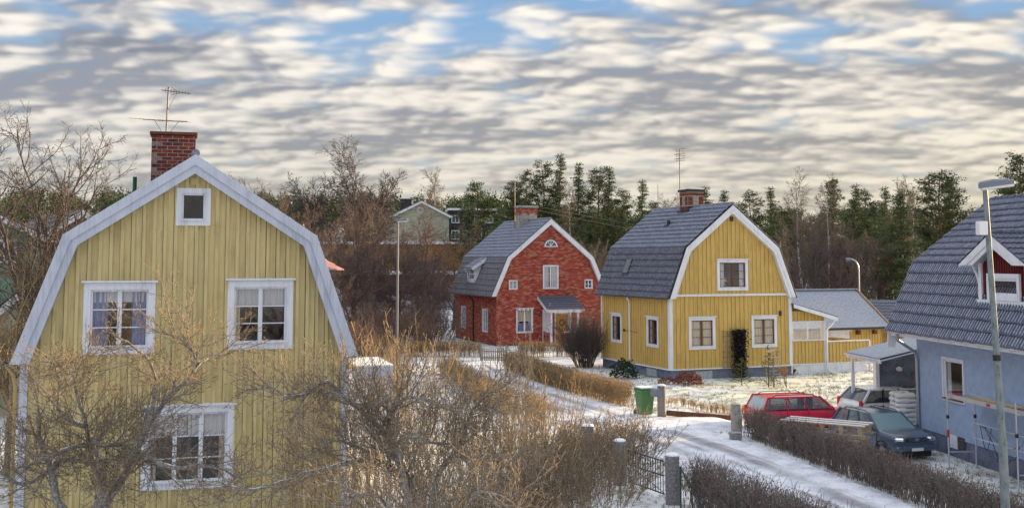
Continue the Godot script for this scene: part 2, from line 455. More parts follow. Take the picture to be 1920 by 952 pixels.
	for a in [["green_render", Color(.26, .38, .28)], ["pink_render", Color(.36, .20, .19)], ["ochre_render", Color(.34, .19, .06)], ["dark_facade", Color(.055, .05, .055)], ["garage_brick", Color(.16, .075, .055)], ["pink_roof", Color(.40, .22, .22)], ["red_roof", Color(.13, .05, .045)]]:
		textured(a[0], ramp_tex(128, [[.03, 4, 1, 1]], [a[1] * .72, a[1], a[1] * 1.15], [.2, .5, .8], 70), Vector3.ONE * .3, .9)
	glass("pane_glass", Color(.02, .025, .03), .12)
	glass("car_glass", Color(.10, .14, .17), .62)
	glass("tinted_glass", Color(.02, .03, .045), .88)
	glass("frosted_glass", Color(.38, .46, .50), .8)
	glass("clear_cover", Color(.9, .9, .9), .18)

func spread_list(lo: float, hi: float, core0: float, core1: float, step: float) -> PackedFloat32Array:
	var a := PackedFloat32Array()
	var x := core0; var s := step
	var left := []
	while x > lo: s *= 1.22; x -= s; left.push_front(maxf(x, lo))
	a.append_array(PackedFloat32Array(left))
	x = core0
	while x < core1: a.append(x); x += step
	s = step
	while x < hi: a.append(x); s *= 1.14; x += s
	a.append(hi)
	return a

func ground():
	var xs := spread_list(-900, 900, -34, 44, 1.0)
	var ds := spread_list(-160, 1300, 16, 74, 1.0)
	var f := FastNoiseLite.new(); f.seed = 8; f.frequency = .09; f.fractal_octaves = 3
	var g := FastNoiseLite.new(); g.seed = 18; g.frequency = .5; g.fractal_octaves = 2
	var mb := MB.new()
	var rows := []
	for d in ds:
		var row := []
		for x in xs: row.append(Vector3(x, land(x, d) + g.get_noise_2d(x, d) * .035, -d))
		rows.append(row)
	mb.grid(rows)
	for p in mb.v:                      # grass shows through the thin snow in patches, most on the lawn of the ochre house
		var d := -p.z
		var t := ss(-.1, .45, f.get_noise_2d(p.x, d))
		var lawn := ss(5.0, 8.0, p.x) * (1.0 - ss(17.0, 21.0, p.x)) * ss(46.0, 49.0, d) * (1.0 - ss(60.0, 64.0, d))
		var wild := ss(100.0, 130.0, d)
		var c := Color(1, 1, 1).lerp(Color(.80, .78, .66), t * .5).lerp(Color(.88, .91, .72), lawn * (.35 + .4 * t)).lerp(Color(.42, .39, .36), wild * (.35 + .65 * t))
		mb.c.append(c)
	single("ground", mb, M.snow, "", "", "", "structure")

const ROAD_L := [[-3.4, 66.0], [-2.9, 62.0], [-1.2, 53.0], [.3, 46.0], [2.5, 40.5], [4.3, 35.0], [5.5, 30.0], [6.9, 24.0], [8.6, 16.0], [10.6, 6.0], [13, -6.0]]
const ROAD_R := [[-.6, 66.0], [-.3, 63.0], [1.3, 55.5], [3.2, 50.0], [4.9, 45.6], [7.2, 39.0], [8.55, 34.0], [9.75, 28.0], [11.3, 19.0], [13.4, 8.0], [16, -6.0]]

func curve_pts(a: Array, n: int) -> Array:
	var c := Curve3D.new()
	for k in a.size():
		var p := Vector3(a[k][0], 0, a[k][1])
		var p0 := Vector3(a[maxi(k - 1, 0)][0], 0, a[maxi(k - 1, 0)][1]); var p1 := Vector3(a[mini(k + 1, a.size() - 1)][0], 0, a[mini(k + 1, a.size() - 1)][1])
		c.add_point(p, -(p1 - p0) / 6.0, (p1 - p0) / 6.0)
	var out := []
	for k in n + 1: out.append(c.sample_baked(c.get_baked_length() * k / n))
	return out

func roads():
	var f := FastNoiseLite.new(); f.seed = 3; f.frequency = .35; f.fractal_octaves = 3
	var n := 240; var m := 72
	var l := curve_pts(ROAD_L, n); var r := curve_pts(ROAD_R, n)
	var rows := []; var cols := PackedColorArray()
	for i in n + 1:
		var row := []
		for j in m + 1:
			var t := float(j) / m
			var p: Vector3 = l[i].lerp(r[i], t)
			var wob := f.get_noise_2d(p.x * .6, p.z * .6)
			row.append(Vector3(p.x, land(p.x, p.z) + .05 + .02 * wob - (.07 if j == 0 or j == m else 0.0), -p.z))
			var tr := maxf(exp(-pow((t - .28 + wob * .03) / .075, 2)), exp(-pow((t - .66 + wob * .03) / .075, 2)))    # wheel tracks, packed and dirty
			for rut in [.235, .30, .345, .62, .675, .73, .5]:               # narrow tyre ruts
				tr = maxf(tr, 1.15 * ss(-.35, .25, f.get_noise_2d(rut * 90.0, i * .12)) * exp(-pow((t - rut - .035 * sin(i * .06 + rut * 9.0)) / .012, 2)))
			tr = maxf(tr, .6 * exp(-pow((t - .47) / .05, 2)) * ss(-.1, .3, wob))
			cols.append(Color(1, 1, 1).lerp(Color(.36, .35, .36), clampf(tr * (.75 + wob), 0, .9)))
		rows.append(row)
	var mb := MB.new(); mb.grid(rows); mb.c = cols
	single("road", mb, M.road, "", "", "", "structure")
	# cross street in front of the brick house, and the drive between the gate posts
	for a in [["cross_street", [[-40, 64.5], [-12, 65.0], [0, 65.6], [9, 66.5], [30, 69], [60, 74]], 3.4], ["driveway", [[4.4, 41.6], [6.4, 41.5], [8.6, 41.8], [11.4, 42.4], [14, 43]], 3.6]]:
		var c := curve_pts(a[1], 60); var rr := []
		cols = PackedColorArray()
		for i in 61:
			var row := []
			for j in 13:
				var t := j / 12.0 - .5
				var p: Vector3 = c[i] + Vector3(0, 0, t * a[2])
				var wob := f.get_noise_2d(p.x, p.z)
				row.append(Vector3(p.x, land(p.x, p.z) + .066 + .015 * wob - (.09 if j == 0 or j == 12 else 0.0), -p.z))
				cols.append(Color(1, 1, 1).lerp(Color(.72, .72, .73), ss(0, .5, wob)))
			rr.append(row)
		mb = MB.new(); mb.grid(rr, true); mb.c = cols
		single(a[0], mb, M.road, "", "", "", "structure")

# ---- building blocks of a house: wall frames have x along the wall, y up, z outwards
func gable_at(oe: float, ye: float, uk: float, yk: float, yr: float, u: float) -> float:
	u = absf(u)
	return lerpf(yr, yk, u / uk) if u < uk else lerpf(yk, ye, (u - uk) / (oe - uk))

func gaps(y0: float, y1: float, a0: float, a1: float, holes: Array) -> Array:      # what is left of a strip beside the openings
	var out := [[y0, y1]]
	for h in holes:
		if h[0] >= a1 - .002 or h[1] <= a0 + .002: continue
		var nx := []
		for s in out:
			if h[3] <= s[0] or h[2] >= s[1]: nx.append(s); continue
			if h[2] > s[0]: nx.append([s[0], h[2]])
			if h[3] < s[1]: nx.append([h[3], s[1]])
		out = nx
	return out

func cuts(a0: float, a1: float, pitch: float, extra: Array) -> Array:
	var b := [a0, a1]
	var x := a0 + pitch
	while x < a1 - .02: b.append(x); x += pitch
	for e in extra:
		if e > a0 and e < a1: b.append(e)
	b.sort()
	var out := [b[0]]
	for e in b:
		if e - out[-1] > .004: out.append(e)
	return out

var tones := {}              # a painted board may have weathered a little more or less than the next
func board_wall(par: Node3D, xf: Transform3D, a0: float, a1: float, yb: float, top: Callable, holes: Array, pitch: float, mb: Material, mt: Material, bw := .055, bt := .03, gap := .016):
	var e := []
	for h in holes: e.append(h[0]); e.append(h[1])
	var cs := cuts(a0, a1, pitch, e)
	for k in cs.size() - 1:
		var c0: float = cs[k]; var c1: float = cs[k + 1]
		for s in gaps(yb, minf(top.call(c0), top.call(c1)), c0, c1, holes):
			if s[1] - s[0] < .03: continue
			var tone := mb
			if tones.has(mb): tone = tones[mb][R.randi() % tones[mb].size()]
			pbox("board", xf * Vector3((c0 + c1) / 2, (s[0] + s[1]) / 2, -.011), Vector3(c1 - c0 - (gap if not e.has(c0) and not e.has(c1) else .001), s[1] - s[0], .022), tone, par, xf.basis)
	solid_wall(par, "dark_backing", Transform3D(xf.basis, xf * Vector3(0, 0, -.026)), a0, a1, yb, func(u): return top.call(u) - .12, holes, M.room, [-2.8, 0.0, 2.8], .03)  # added dark sheet; seen through the gaps it draws the batten shadow lines
	var x := a0 + pitch
	while x < a1 - .02:
		var j := R.randf_range(-.012, .012)
		for s in gaps(yb, minf(top.call(x), top.call(x + bw)), x, x + bw, holes):
			if s[1] - s[0] < .03: continue
			pbox("batten", xf * Vector3(x + j * .3 + bw / 2 + .001, (s[0] + s[1]) / 2, bt / 2 + .001), Vector3(bw, s[1] - s[0], bt), mt, par, xf.basis)
		x += pitch

func solid_wall(par: Node3D, called: String, xf: Transform3D, a0: float, a1: float, yb: float, top: Callable, holes: Array, m: Material, extra := [], thick := .2):
	var e := extra.duplicate()
	for h in holes: e.append(h[0]); e.append(h[1])
	var cs := cuts(a0, a1, 99, e)
	var w := MB.new()
	for k in cs.size() - 1:
		var c0: float = cs[k]; var c1: float = cs[k + 1]
		var t0: float = top.call(c0); var t1: float = top.call(c1)
		var g := gaps(yb, maxf(t0, t1), c0, c1, holes)
		for s in g:
			var up: bool = s[1] >= maxf(t0, t1) - .001
			var p := []
			for z in [0, -thick]: p.append([xf * Vector3(c0, s[0], z), xf * Vector3(c1, s[0], z), xf * Vector3(c1, t1 if up else s[1], z), xf * Vector3(c0, t0 if up else s[1], z)])
			w.quad(p[0][0], p[0][1], p[0][2], p[0][3]); w.quad(p[1][1], p[1][0], p[1][3], p[1][2])
			w.quad(p[0][3], p[0][2], p[1][2], p[1][3]); w.quad(p[1][0], p[1][1], p[0][1], p[0][0])
			for i in [1, 3]: w.quad(p[0][i], p[1][i], p[1][(i + 1) % 4], p[0][(i + 1) % 4])
	return part(called, w, m, par)

func brick_face(w: MB, xf: Transform3D, a0: float, a1: float, yb: float, top: Callable, holes: Array, pal: Array, bl := .25, bh := .068, j := .012, out := .012):
	var y := yb; var odd := false
	while true:
		var x := a0 - (bl * .5 if odd else 0.0)
		var any := false
		while x < a1:
			var x0 := maxf(x, a0); var x1 := minf(x + bl, a1)
			for s in gaps(x0, x1, y, y + bh, holes.map(func(h): return [h[2], h[3], h[0], h[1]])):
				var t := minf(top.call(s[0]), top.call(s[1]))
				if y + bh > t or s[1] - s[0] < .02: continue
				any = true
				w.col = pal[R.randi() % pal.size()] * R.randf_range(.85, 1.12)
				var o := out * R.randf_range(.7, 1.3)
				var p := [xf * Vector3(s[0], y, 0), xf * Vector3(s[1], y, 0), xf * Vector3(s[1], y + bh, 0), xf * Vector3(s[0], y + bh, 0)]
				var q := xf.basis.z * o
				w.quad(p[0] + q, p[1] + q, p[2] + q, p[3] + q)
				for i in 4: w.quad(p[i], p[(i + 1) % 4], p[(i + 1) % 4] + q, p[i] + q)
			x += bl + j
		y += bh + j; odd = not odd
		if not any or y > 20: break

func tile_rows(w: MB, eave: Vector3, along: Vector3, up: Vector3, length: float, slope: float, rowh: float, wave: float, seg := 5, amp := .055, liph := .045):
	var nrm := along.cross(up).normalized()
	var rows := int(round(slope / rowh)); rowh = slope / rows
	var nw := int(round(length / wave)); var n := nw * seg
	for r in rows:
		var lo := []; var hi := []; var lip := []
		var jit := R.randf_range(-.008, .008)
		for k in n + 1:
			var x := length * k / n
			var h := amp * (.35 + .65 * pow(absf(sin(PI * x / length * nw)), .8) * (1.0 if int(float(k) / seg) % 2 == 0 else .92))
			var o := eave + along * x
			lip.append(o + up * (r * rowh - .035 + jit) + nrm * (h - .012))
			lo.append(o + up * (r * rowh - .035 + jit) + nrm * (h + liph))
			hi.append(o + up * ((r + 1) * rowh) + nrm * (h + .004))
		w.grid([lo, hi]); w.grid([lip, lo], false)

# pantiles laid one by one on one slope, the nearest as parts, the rest joined; crest strips are frost, on the ochre house painted highlights
func pantiles(par: Node3D, a: Vector2, b: Vector2, zb: float, zf: float, rows: int, tw: float, m: Material, frost: Material, limit: int, zmax := 99.0) -> int:
	var up := Vector3(b.x - a.x, b.y - a.y, 0).normalized(); var al := Vector3(0, 0, 1); var nrm := al.cross(up).normalized()
	var rh := a.distance_to(b) / rows; var amp := .07
	var var_mesh := []
	for k in 3:
		var w := MB.new(); tile_rows(w, Vector3.ZERO, Vector3(1, 0, 0), Vector3(0, 1, 0), tw, rh, rh, tw / 2, 6, amp, .06)
		var am := w.mesh(m)
		if frost:
			var f := MB.new(); frost_highlight_strips(f, Vector3.ZERO, Vector3(1, 0, 0), Vector3(0, 1, 0), Vector3(0, 0, 1), tw, rh, amp)
			am.add_surface_from_arrays(Mesh.PRIMITIVE_TRIANGLES, f.mesh(frost).surface_get_arrays(0)); am.surface_set_material(1, frost)
		var_mesh.append(am)
	var rest := MB.new(); var rf := MB.new(); var n := 0
	var cols := int(round((zf - zb) / tw)); tw = (zf - zb) / cols
	for ci in cols:
		var c := cols - 1 - ci
		for r in rows:
			var o := Vector3(a.x, a.y, zb + c * tw) + up * (r * rh) + nrm * R.randf_range(.01, .018)
			if n < limit and o.z < zmax:
				var i := MeshInstance3D.new(); i.name = "roof_tile"; i.mesh = var_mesh[R.randi() % 3]
				i.transform = Transform3D(Basis(al, up, nrm) * Basis(Vector3(0, 0, 1), R.randf_range(-.012, .012)), o)
				par.add_child(i, true); n += 1
			else:
				tile_rows(rest, o, al, up, tw, rh, rh, tw / 2, 6, amp, .06)
				if frost: frost_highlight_strips(rf, o, al, up, nrm, tw, rh, amp)
	if rest.v.size() > 0: part("roof_tiles", rest, m, par, "stuff")
	if rf.v.size() > 0: part("frost_and_highlights", rf, frost, par, "stuff")
	return n

func frost_highlight_strips(w: MB, o: Vector3, al: Vector3, up: Vector3, nrm: Vector3, tw: float, rh: float, amp: float):
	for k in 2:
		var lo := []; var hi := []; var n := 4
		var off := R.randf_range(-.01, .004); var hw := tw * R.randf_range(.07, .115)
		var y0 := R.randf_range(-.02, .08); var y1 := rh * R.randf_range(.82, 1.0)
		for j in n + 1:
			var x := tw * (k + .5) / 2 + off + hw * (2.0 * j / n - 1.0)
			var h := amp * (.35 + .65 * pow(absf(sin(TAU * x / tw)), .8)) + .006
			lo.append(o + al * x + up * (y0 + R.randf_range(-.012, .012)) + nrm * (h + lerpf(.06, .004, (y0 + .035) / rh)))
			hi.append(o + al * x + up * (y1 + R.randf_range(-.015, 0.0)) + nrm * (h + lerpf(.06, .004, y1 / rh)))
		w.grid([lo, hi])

func offset_line(p: Array, d: float) -> Array:       # inwards (below) a roof outline drawn from left to right
	var out := []
	for k in p.size():
		var a: Vector2 = (p[k] - p[k - 1]).normalized() if k > 0 else (p[1] - p[0]).normalized()
		var b: Vector2 = (p[k + 1] - p[k]).normalized() if k < p.size() - 1 else a
		var na := Vector2(a.y, -a.x); var nb := Vector2(b.y, -b.x)
		var m := (na + nb).normalized()
		if k == 0 or k == p.size() - 1: out.append(p[k] + Vector2(d / na.x * 1.0 if absf(na.x) > .3 else 0.0, 0) if absf(na.x) > .3 else p[k] + na * d)
		else: out.append(p[k] + m * d / m.dot(na))
	return out

func verge(par: Node3D, line: Array, d0: float, d1: float, z0: float, z1: float, m: Material, called := "verge_board", xf := Transform3D()):
	var a := offset_line(line, d0); var b := offset_line(line, d1)
	for k in line.size() - 1:
		var w := MB.new()
		var g := func(q: Vector2, z: float): return xf * Vector3(q.x, q.y, z)
		w.hexa([g.call(b[k], z1), g.call(b[k + 1], z1), g.call(b[k + 1], z0), g.call(b[k], z0), g.call(a[k], z1), g.call(a[k + 1], z1), g.call(a[k + 1], z0), g.call(a[k], z0)])
		part(called, w, m, par)

func gambrel_line(h: Dictionary) -> Array:
	return [Vector2(-h.oe, h.ye), Vector2(-h.uk, h.yk), Vector2(0, h.yr), Vector2(h.uk, h.yk), Vector2(h.oe, h.ye)]

func roof_deck(par: Node3D, line: Array, zf: float, zb: float, m: Material, d0 := .05, d1 := .15):
	var a := offset_line(line, d0); var b := offset_line(line, d1)
	for k in line.size() - 1:
		var w := MB.new()
		w.hexa([Vector3(b[k].x, b[k].y, zf), Vector3(b[k + 1].x, b[k + 1].y, zf), Vector3(b[k + 1].x, b[k + 1].y, zb), Vector3(b[k].x, b[k].y, zb), Vector3(a[k].x, a[k].y, zf), Vector3(a[k + 1].x, a[k + 1].y, zf), Vector3(a[k + 1].x, a[k + 1].y, zb), Vector3(a[k].x, a[k].y, zb)])
		part("roof_deck", w, m, par)

func slope_tiles(line: Array, k: int, zf: float, zb: float, rowh: float, wave: float, seg := 5) -> MB:   # slopes 0, 1 face left, 2, 3 face right
	var w := MB.new()
	if k < 2: tile_rows(w, Vector3(line[k].x, line[k].y, zb), Vector3(0, 0, 1), Vector3(line[k + 1].x - line[k].x, line[k + 1].y - line[k].y, 0).normalized(), zf - zb, line[k].distance_to(line[k + 1]), rowh, wave, seg)
	else: tile_rows(w, Vector3(line[k + 1].x, line[k + 1].y, zf), Vector3(0, 0, -1), Vector3(line[k].x - line[k + 1].x, line[k].y - line[k + 1].y, 0).normalized(), zf - zb, line[k].distance_to(line[k + 1]), rowh, wave, seg)
	return w

func curtain(par: Node3D, x0: float, x1: float, y0: float, y1: float, z: float, m: Material, folds := 5):
	var rows := [[], []]
	var n := folds * 6
	for k in n + 1:
		var x := lerpf(x0, x1, float(k) / n)
		var dz := .022 * sin(TAU * folds * k / n + x * 3.0) + .008 * sin(k * 1.7)
		rows[0].append(Vector3(x, y0, z + dz)); rows[1].append(Vector3(x, y1, z + dz * .8))
	var w := MB.new(); w.grid(rows); part("curtain", w, m, par)

# o: cas (width of casing), n (casements), rows, cols, casing, sash (materials), hood, curtains [[x0,x1,y0,y1 as shares, material]]
func window(par: Node3D, xf: Transform3D, r: Array, o: Dictionary) -> Node3D:
	var w := Node3D.new()
	w.name = "window"; par.add_child(w, true)
	var W: float = r[1] - r[0]; var H: float = r[3] - r[2]
	w.transform = Transform3D(xf.basis, xf * Vector3((r[0] + r[1]) / 2, (r[2] + r[3]) / 2, 0))
	var c: float = o.get("cas", .12); var cm: Material = o.get("casing", M.white_paint); var sm: Material = o.get("sash", M.white_paint)
	var pr: float = o.get("proud", .05)
	var iw := W - 2 * c; var ih := H - 2 * c
	for s in [-1, 1]:
		pbox("casing", Vector3(s * (W - c) / 2, 0, pr / 2), Vector3(c, H - 2 * c, pr), cm, w)
		pbox("casing", Vector3(0, s * (H - c) / 2, pr / 2 + .002), Vector3(W, c, pr + .004), cm, w)
		pbox("reveal", Vector3(s * (iw / 2 + .02), 0, -.115), Vector3(.04, ih + .08, .23), cm, w)
		pbox("reveal", Vector3(0, s * (ih / 2 + .02), -.1165), Vector3(iw, .04, .227), cm, w)
	if o.get("hood", false):
		pbox("head_board", Vector3(0, H / 2 + .03, pr / 2 + .02), Vector3(W + .1, .045, pr + .09), cm, w)
	pbox("sill", Vector3(0, -ih / 2 + .012, .03), Vector3(iw + .05, .03, pr + .09), o.get("sill", cm), w)
	var n: int = o.get("n", 2); var rows: int = o.get("rows", 3); var cols: int = o.get("cols", 1)
	var cw := iw / n; var f: float = o.get("stile", .05); var mu: float = o.get("muntin", .025)
	for k in n:
		var x0 := -iw / 2 + k * cw
		for s in [0, 1]:
			pbox("stile", Vector3(x0 + (f / 2 if s == 0 else cw - f / 2), 0, -.03), Vector3(f - .002, ih, .045), sm, w)
			pbox("rail", Vector3(x0 + cw / 2, (ih - f) / 2 * (1 if s == 0 else -1), -.03), Vector3(cw - 2 * f, f, .043), sm, w)
		var gw := cw - 2 * f; var gh := ih - 2 * f
		for j in range(1, rows): pbox("muntin", Vector3(x0 + cw / 2, -gh / 2 + gh * j / rows, -.026), Vector3(gw, mu, .034), sm, w)
		for j in range(1, cols): pbox("muntin", Vector3(x0 + f + gw * j / cols, 0, -.0255), Vector3(mu, gh, .030), sm, w)
		for j in rows:
			for i in cols:
				pbox("pane", Vector3(x0 + f + gw * (i + .5) / cols, -gh / 2 + gh * (j + .5) / rows, -.03), Vector3(gw / cols - mu * .8, gh / rows - mu * .8, .004), o.get("glass", M.pane_glass), w)
	for q in o.get("curtains", []):
		curtain(w, -iw / 2 + iw * q[0], -iw / 2 + iw * q[1], -ih / 2 + ih * q[2], -ih / 2 + ih * q[3], -.1, q[4], q[5] if q.size() > 5 else 5)
	return w

func hole(r: Array, c := .12) -> Array: return [r[0] + c - .015, r[1] - c + .015, r[2] + c - .015, r[3] - c + .015]

func chimney_bricks(par: Node3D, c: Vector3, sx: float, sz: float, h: float, mats: Array):   # single bricks round a core, c at the foot
	var p := Node3D.new(); p.name = "chimney"; par.add_child(p, true)
	p.position = c
	pbox("core", Vector3(0, h / 2, 0), Vector3(sx - .022, h, sz - .022), M.grey_mortar, p)
	var y := 0.0; var odd := false
	while y < h - .05:
		for side in 3:                    # front, left, right
			var b: Basis = [Basis(), Basis(Vector3.UP, -PI / 2), Basis(Vector3.UP, PI / 2)][side]
			var len_: float = [sx, sz - .2, sz - .2][side]; var off: float = [sz, sx, sx][side] / 2
			var x := -len_ / 2 - (.125 if odd else 0.0)
			while x < len_ / 2:
				var x0 := maxf(x, -len_ / 2); var x1 := minf(x + .25, len_ / 2)
				if x1 - x0 > .03:
					var mt: Material = mats[[0, 0, 1, 1, 2, 2, 0][R.randi() % 7]]
					if x1 < -len_ * .18 and side == 0 and R.randf() < .55: mt = mats[3]      # paler bricks on one side
					pbox("brick", b * Vector3((x0 + x1) / 2, y + .04, off - .05 + R.randf_range(-.004, .004)), Vector3(x1 - x0 - .006, .076, .1), mt, p, b)
				x += .266
		y += .095; odd = not odd
	return p

func side_frame(W: float, L: float) -> Transform3D: return Transform3D(Basis(Vector3(0, 0, 1), Vector3.UP, Vector3(-1, 0, 0)), Vector3(-W, 0, -L))

func gutter(par: Node3D, x: float, y: float, z0: float, z1: float, m: Material, r := .06):
	var w := MB.new(); var rows := []
	for z in [z0, z1]:
		var row := []
		for k in 9: row.append(Vector3(x - cos(PI * k / 8) * r, y - sin(PI * k / 8) * r, z))
		rows.append(row)
	w.grid(rows); part("gutter", w, m, par)

func antenna_elements(mb: MB, o: Vector3, dir: Vector3, n: int, gap: float, l0: float, l1: float, cross: Vector3):
	mb.rod(o - dir * .1, o + dir * (gap * n), .012, 5)
	for k in n: mb.rod(o + dir * gap * k - cross * lerpf(l0, l1, k / float(n)) / 2, o + dir * gap * k + cross * lerpf(l0, l1, k / float(n)) / 2, .007, 4)

func near_house():
	var h := {"W": 3.6, "oe": 3.84, "ye": 3.70, "uk": 2.83, "yk": 6.56, "yr": 8.44, "L": 8.5}
	var t := thing("yellow_house", "big pale yellow wooden house with white edged gambrel gable behind the apple trees", "house", Vector3(-7.474, 0, -26.311), deg_to_rad(16.05))
	var line := gambrel_line(h)
	var top := func(u): return gable_at(h.oe, h.ye, h.uk, h.yk, h.yr, u) - .26
	var wins := [[-2.38, -.82, 3.85, 5.47], [.8, 2.32, 3.9, 5.51], [-1.05, 1.0, .76, 2.63], [-.41, .37, 6.8, 7.68]]
	var holes := wins.map(func(r): return hole(r, .15 if r[3] < 7 else .12))
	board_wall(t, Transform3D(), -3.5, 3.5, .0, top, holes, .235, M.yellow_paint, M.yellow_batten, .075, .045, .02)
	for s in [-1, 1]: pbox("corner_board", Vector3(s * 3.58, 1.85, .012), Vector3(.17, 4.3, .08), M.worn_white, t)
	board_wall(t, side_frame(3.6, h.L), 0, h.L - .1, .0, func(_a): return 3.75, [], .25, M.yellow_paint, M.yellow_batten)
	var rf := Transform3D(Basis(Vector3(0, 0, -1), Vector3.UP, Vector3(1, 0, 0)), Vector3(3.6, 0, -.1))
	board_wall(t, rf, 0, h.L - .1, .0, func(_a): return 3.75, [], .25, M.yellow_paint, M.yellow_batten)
	solid_wall(t, "back_wall", Transform3D(Basis(Vector3.UP, PI), Vector3(0, 0, -h.L)), -3.55, 3.55, 0, top, [], M.yellow_paint, [-2.83, 0, 2.83])
	pbox("floor_slab", Vector3(0, 2.95, -h.L / 2 - .1), Vector3(7.0, .3, h.L - .4), M.room, t)
	pbox("floor_slab", Vector3(0, 6.1, -h.L / 2 - .1), Vector3(5.6, .2, h.L - .4), M.room, t)
	pbox("inner_wall", Vector3(0, 1.4, -3.4), Vector3(6.9, 2.8, .1), M.warm_room, t)
	pbox("inner_wall", Vector3(0, 4.55, -3.4), Vector3(5.8, 2.9, .1), M.warm_room, t)
	pbox("inner_wall", Vector3(0, 2.9, -1.7), Vector3(.1, 5.9, 3.2), M.room, t)
	# roof
	var edge := line
	line = offset_line(line, .07)
	roof_deck(t, line, .28, -h.L - .4, M.grey_wood)
	part("upper_tiles", slope_tiles(line, 1, .295, -h.L - .4, .36, .15), M.tile_frost, t, "stuff")
	part("lower_tiles", slope_tiles(line, 0, .295, -h.L - .4, .36, .15), M.tile_dark, t, "stuff")
	part("upper_tiles", slope_tiles(line, 2, .295, -h.L - .4, .36, .15), M.tile_frost, t, "stuff")
	part("lower_tiles", slope_tiles(line, 3, .295, -h.L - .4, .36, .15), M.tile_dark, t, "stuff")
	verge(t, edge, -.01, .19, .30, .345, M.worn_white)
	verge(t, edge, .19, .36, .26, .302, M.worn_white, "verge_under_board")
	verge(t, edge, .32, .35, .02, .258, M.worn_white, "soffit_board")
	var w := MB.new(); w.rod(Vector3(0, 8.48, .3), Vector3(0, 8.48, -h.L - .4), .1, 8); part("ridge_tiles", w, M.tile_frost, t)
	gutter(t, -3.95, 3.72, .2, -h.L - .3, M.dark_metal); gutter(t, 3.95, 3.72, .2, -h.L - .3, M.dark_metal)
	w = MB.new(); w.path([Vector3(-3.93, 3.64, .05), Vector3(-3.8, 3.45, .05), Vector3(-3.75, 3.2, .05), Vector3(-3.75, 0, .05)], .045, 8); part("downpipe", w, M.copper_stain, t)
	# windows
	var a := window(t, Transform3D(), wins[0], {"cas": .15, "hood": true, "curtains": [[.0, .30, 0, 1, M.blue_cloth, 5], [.72, 1.0, 0, 1, M.blue_cloth, 4], [.0, 1.0, .78, 1, M.white_cloth, 9]]})
	pbox("cabinet", Vector3(.2, -.2, -.55), Vector3(.5, .7, .3), M.warm_room, a)
	window(t, Transform3D(), wins[1], {"cas": .15, "hood": true, "curtains": [[.0, 1.0, .66, 1, M.white_cloth, 14], [.0, .12, 0, .7, M.cream_cloth, 2]]})
	window(t, Transform3D(), wins[2], {"cas": .15, "n": 3, "rows": 3, "hood": true, "curtains": [[.0, 1.0, .64, 1, M.white_cloth, 14], [.0, .1, 0, .7, M.cream_cloth, 2], [.9, 1, 0, .7, M.cream_cloth, 2]]})
	window(t, Transform3D(), wins[3], {"cas": .12, "n": 1, "rows": 1, "stile": .05})
	w = MB.new()
	w.box(Vector3(0, 7.84, .03), Vector3(.2, .16, .03))
	var v := part("vent", w, M.yellow_batten, t)
	for k in 4: pbox("slat", Vector3(0, 7.79 + k * .033, .05), Vector3(.16, .012, .015), M.yellow_paint, v)
	# chimney, vent pipe, far chimney
	chimney_bricks(t, Vector3(-.55, 7.45, -3.4), 1.1, .75, 1.78, [M.chimney_brick_0, M.chimney_brick_1, M.chimney_brick_2, M.chimney_brick_3])
	w = MB.new(); w.cbox(Vector3(-.55, 9.29, -3.4), Vector3(1.2, .08, .86), .015); part("chimney_cap", w, M.brown_paint, t)
	w = MB.new(); w.rod(Vector3(-1.53, 7.2, -4.0), Vector3(-1.53, 8.2, -4.0), .055, 10); part("vent_pipe", w, M.dark_green, t)
	# television aerials on the chimney
	var an := thing("tv_antenna", "rusty mast with two aerials on the brick chimney of the pale yellow house", "antenna", t.transform * Vector3(-.75, 9.33, -3.3), deg_to_rad(16))
	w = MB.new(); w.rod(Vector3.ZERO, Vector3(.03, 1.22, 0), .022, 6); part("mast", w, M.antenna, an)
	w = MB.new(); antenna_elements(w, Vector3(-.05, 1.12, 0), Vector3(1, -.12, .2).normalized(), 9, .075, .18, .1, Vector3(.1, .5, .9).normalized())
	w.rod(Vector3(.1, 1.22, 0), Vector3(.28, 1.1, -.1), .008, 4); w.rod(Vector3(.12, 1.0, .1), Vector3(.3, 1.05, .1), .008, 4); w.path([Vector3(.25, 1.05, 0), Vector3(.12, .8, .02), Vector3(.04, .6, 0)], .006, 4); part("upper_aerial", w, M.antenna, an)
	w = MB.new(); antenna_elements(w, Vector3(-.5, .33, 0), Vector3(1, -.06, .35).normalized(), 5, .22, 1.1, .7, Vector3(.75, .03, -.66).normalized()); part("lower_aerial", w, M.antenna, an)
	w = MB.new(); w.rod(Vector3(.3, .3, 0), Vector3(.1, 0, .1), .008, 4); w.rod(Vector3(-.3, .32, 0), Vector3(-.1, 0, .1), .008, 4); part("stay", w, M.antenna, an)
	# lean-to with a scalloped white edge on the far side of the house
	var p := thing("garden_canopy", "white garden canopy with scalloped edge and snow beside the pale yellow house", "canopy", t.transform * Vector3(4.05, 0, -.9), deg_to_rad(16))
	pbox("roof_board", Vector3(.35, 3.32, -1.0), Vector3(1.0, .07, 2.4), M.worn_white, p)
	pbox("snow_layer", Vector3(.35, 3.37, -1.0), Vector3(.98, .03, 2.38), M.fresh_snow, p)
	for k in 2:
		var sc := MB.new()
		var poly := PackedVector2Array([Vector2(-.2 + k * .52, 3.28)])
		for j in 13: poly.append(Vector2(-.2 + k * .52 + j * .5 / 12, 3.12 - .09 * absf(sin(j * PI / 4))))
		poly.append(Vector2(.3 + k * .52, 3.28))
		sc.slab(poly, .2, .23); part("pelmet", sc, M.worn_white, p)
	for x in [-.1, .78]:
		for z in [.15, -2.1]: pbox("post", Vector3(x, 1.65, z), Vector3(.08, 3.3, .08), M.worn_white, p)
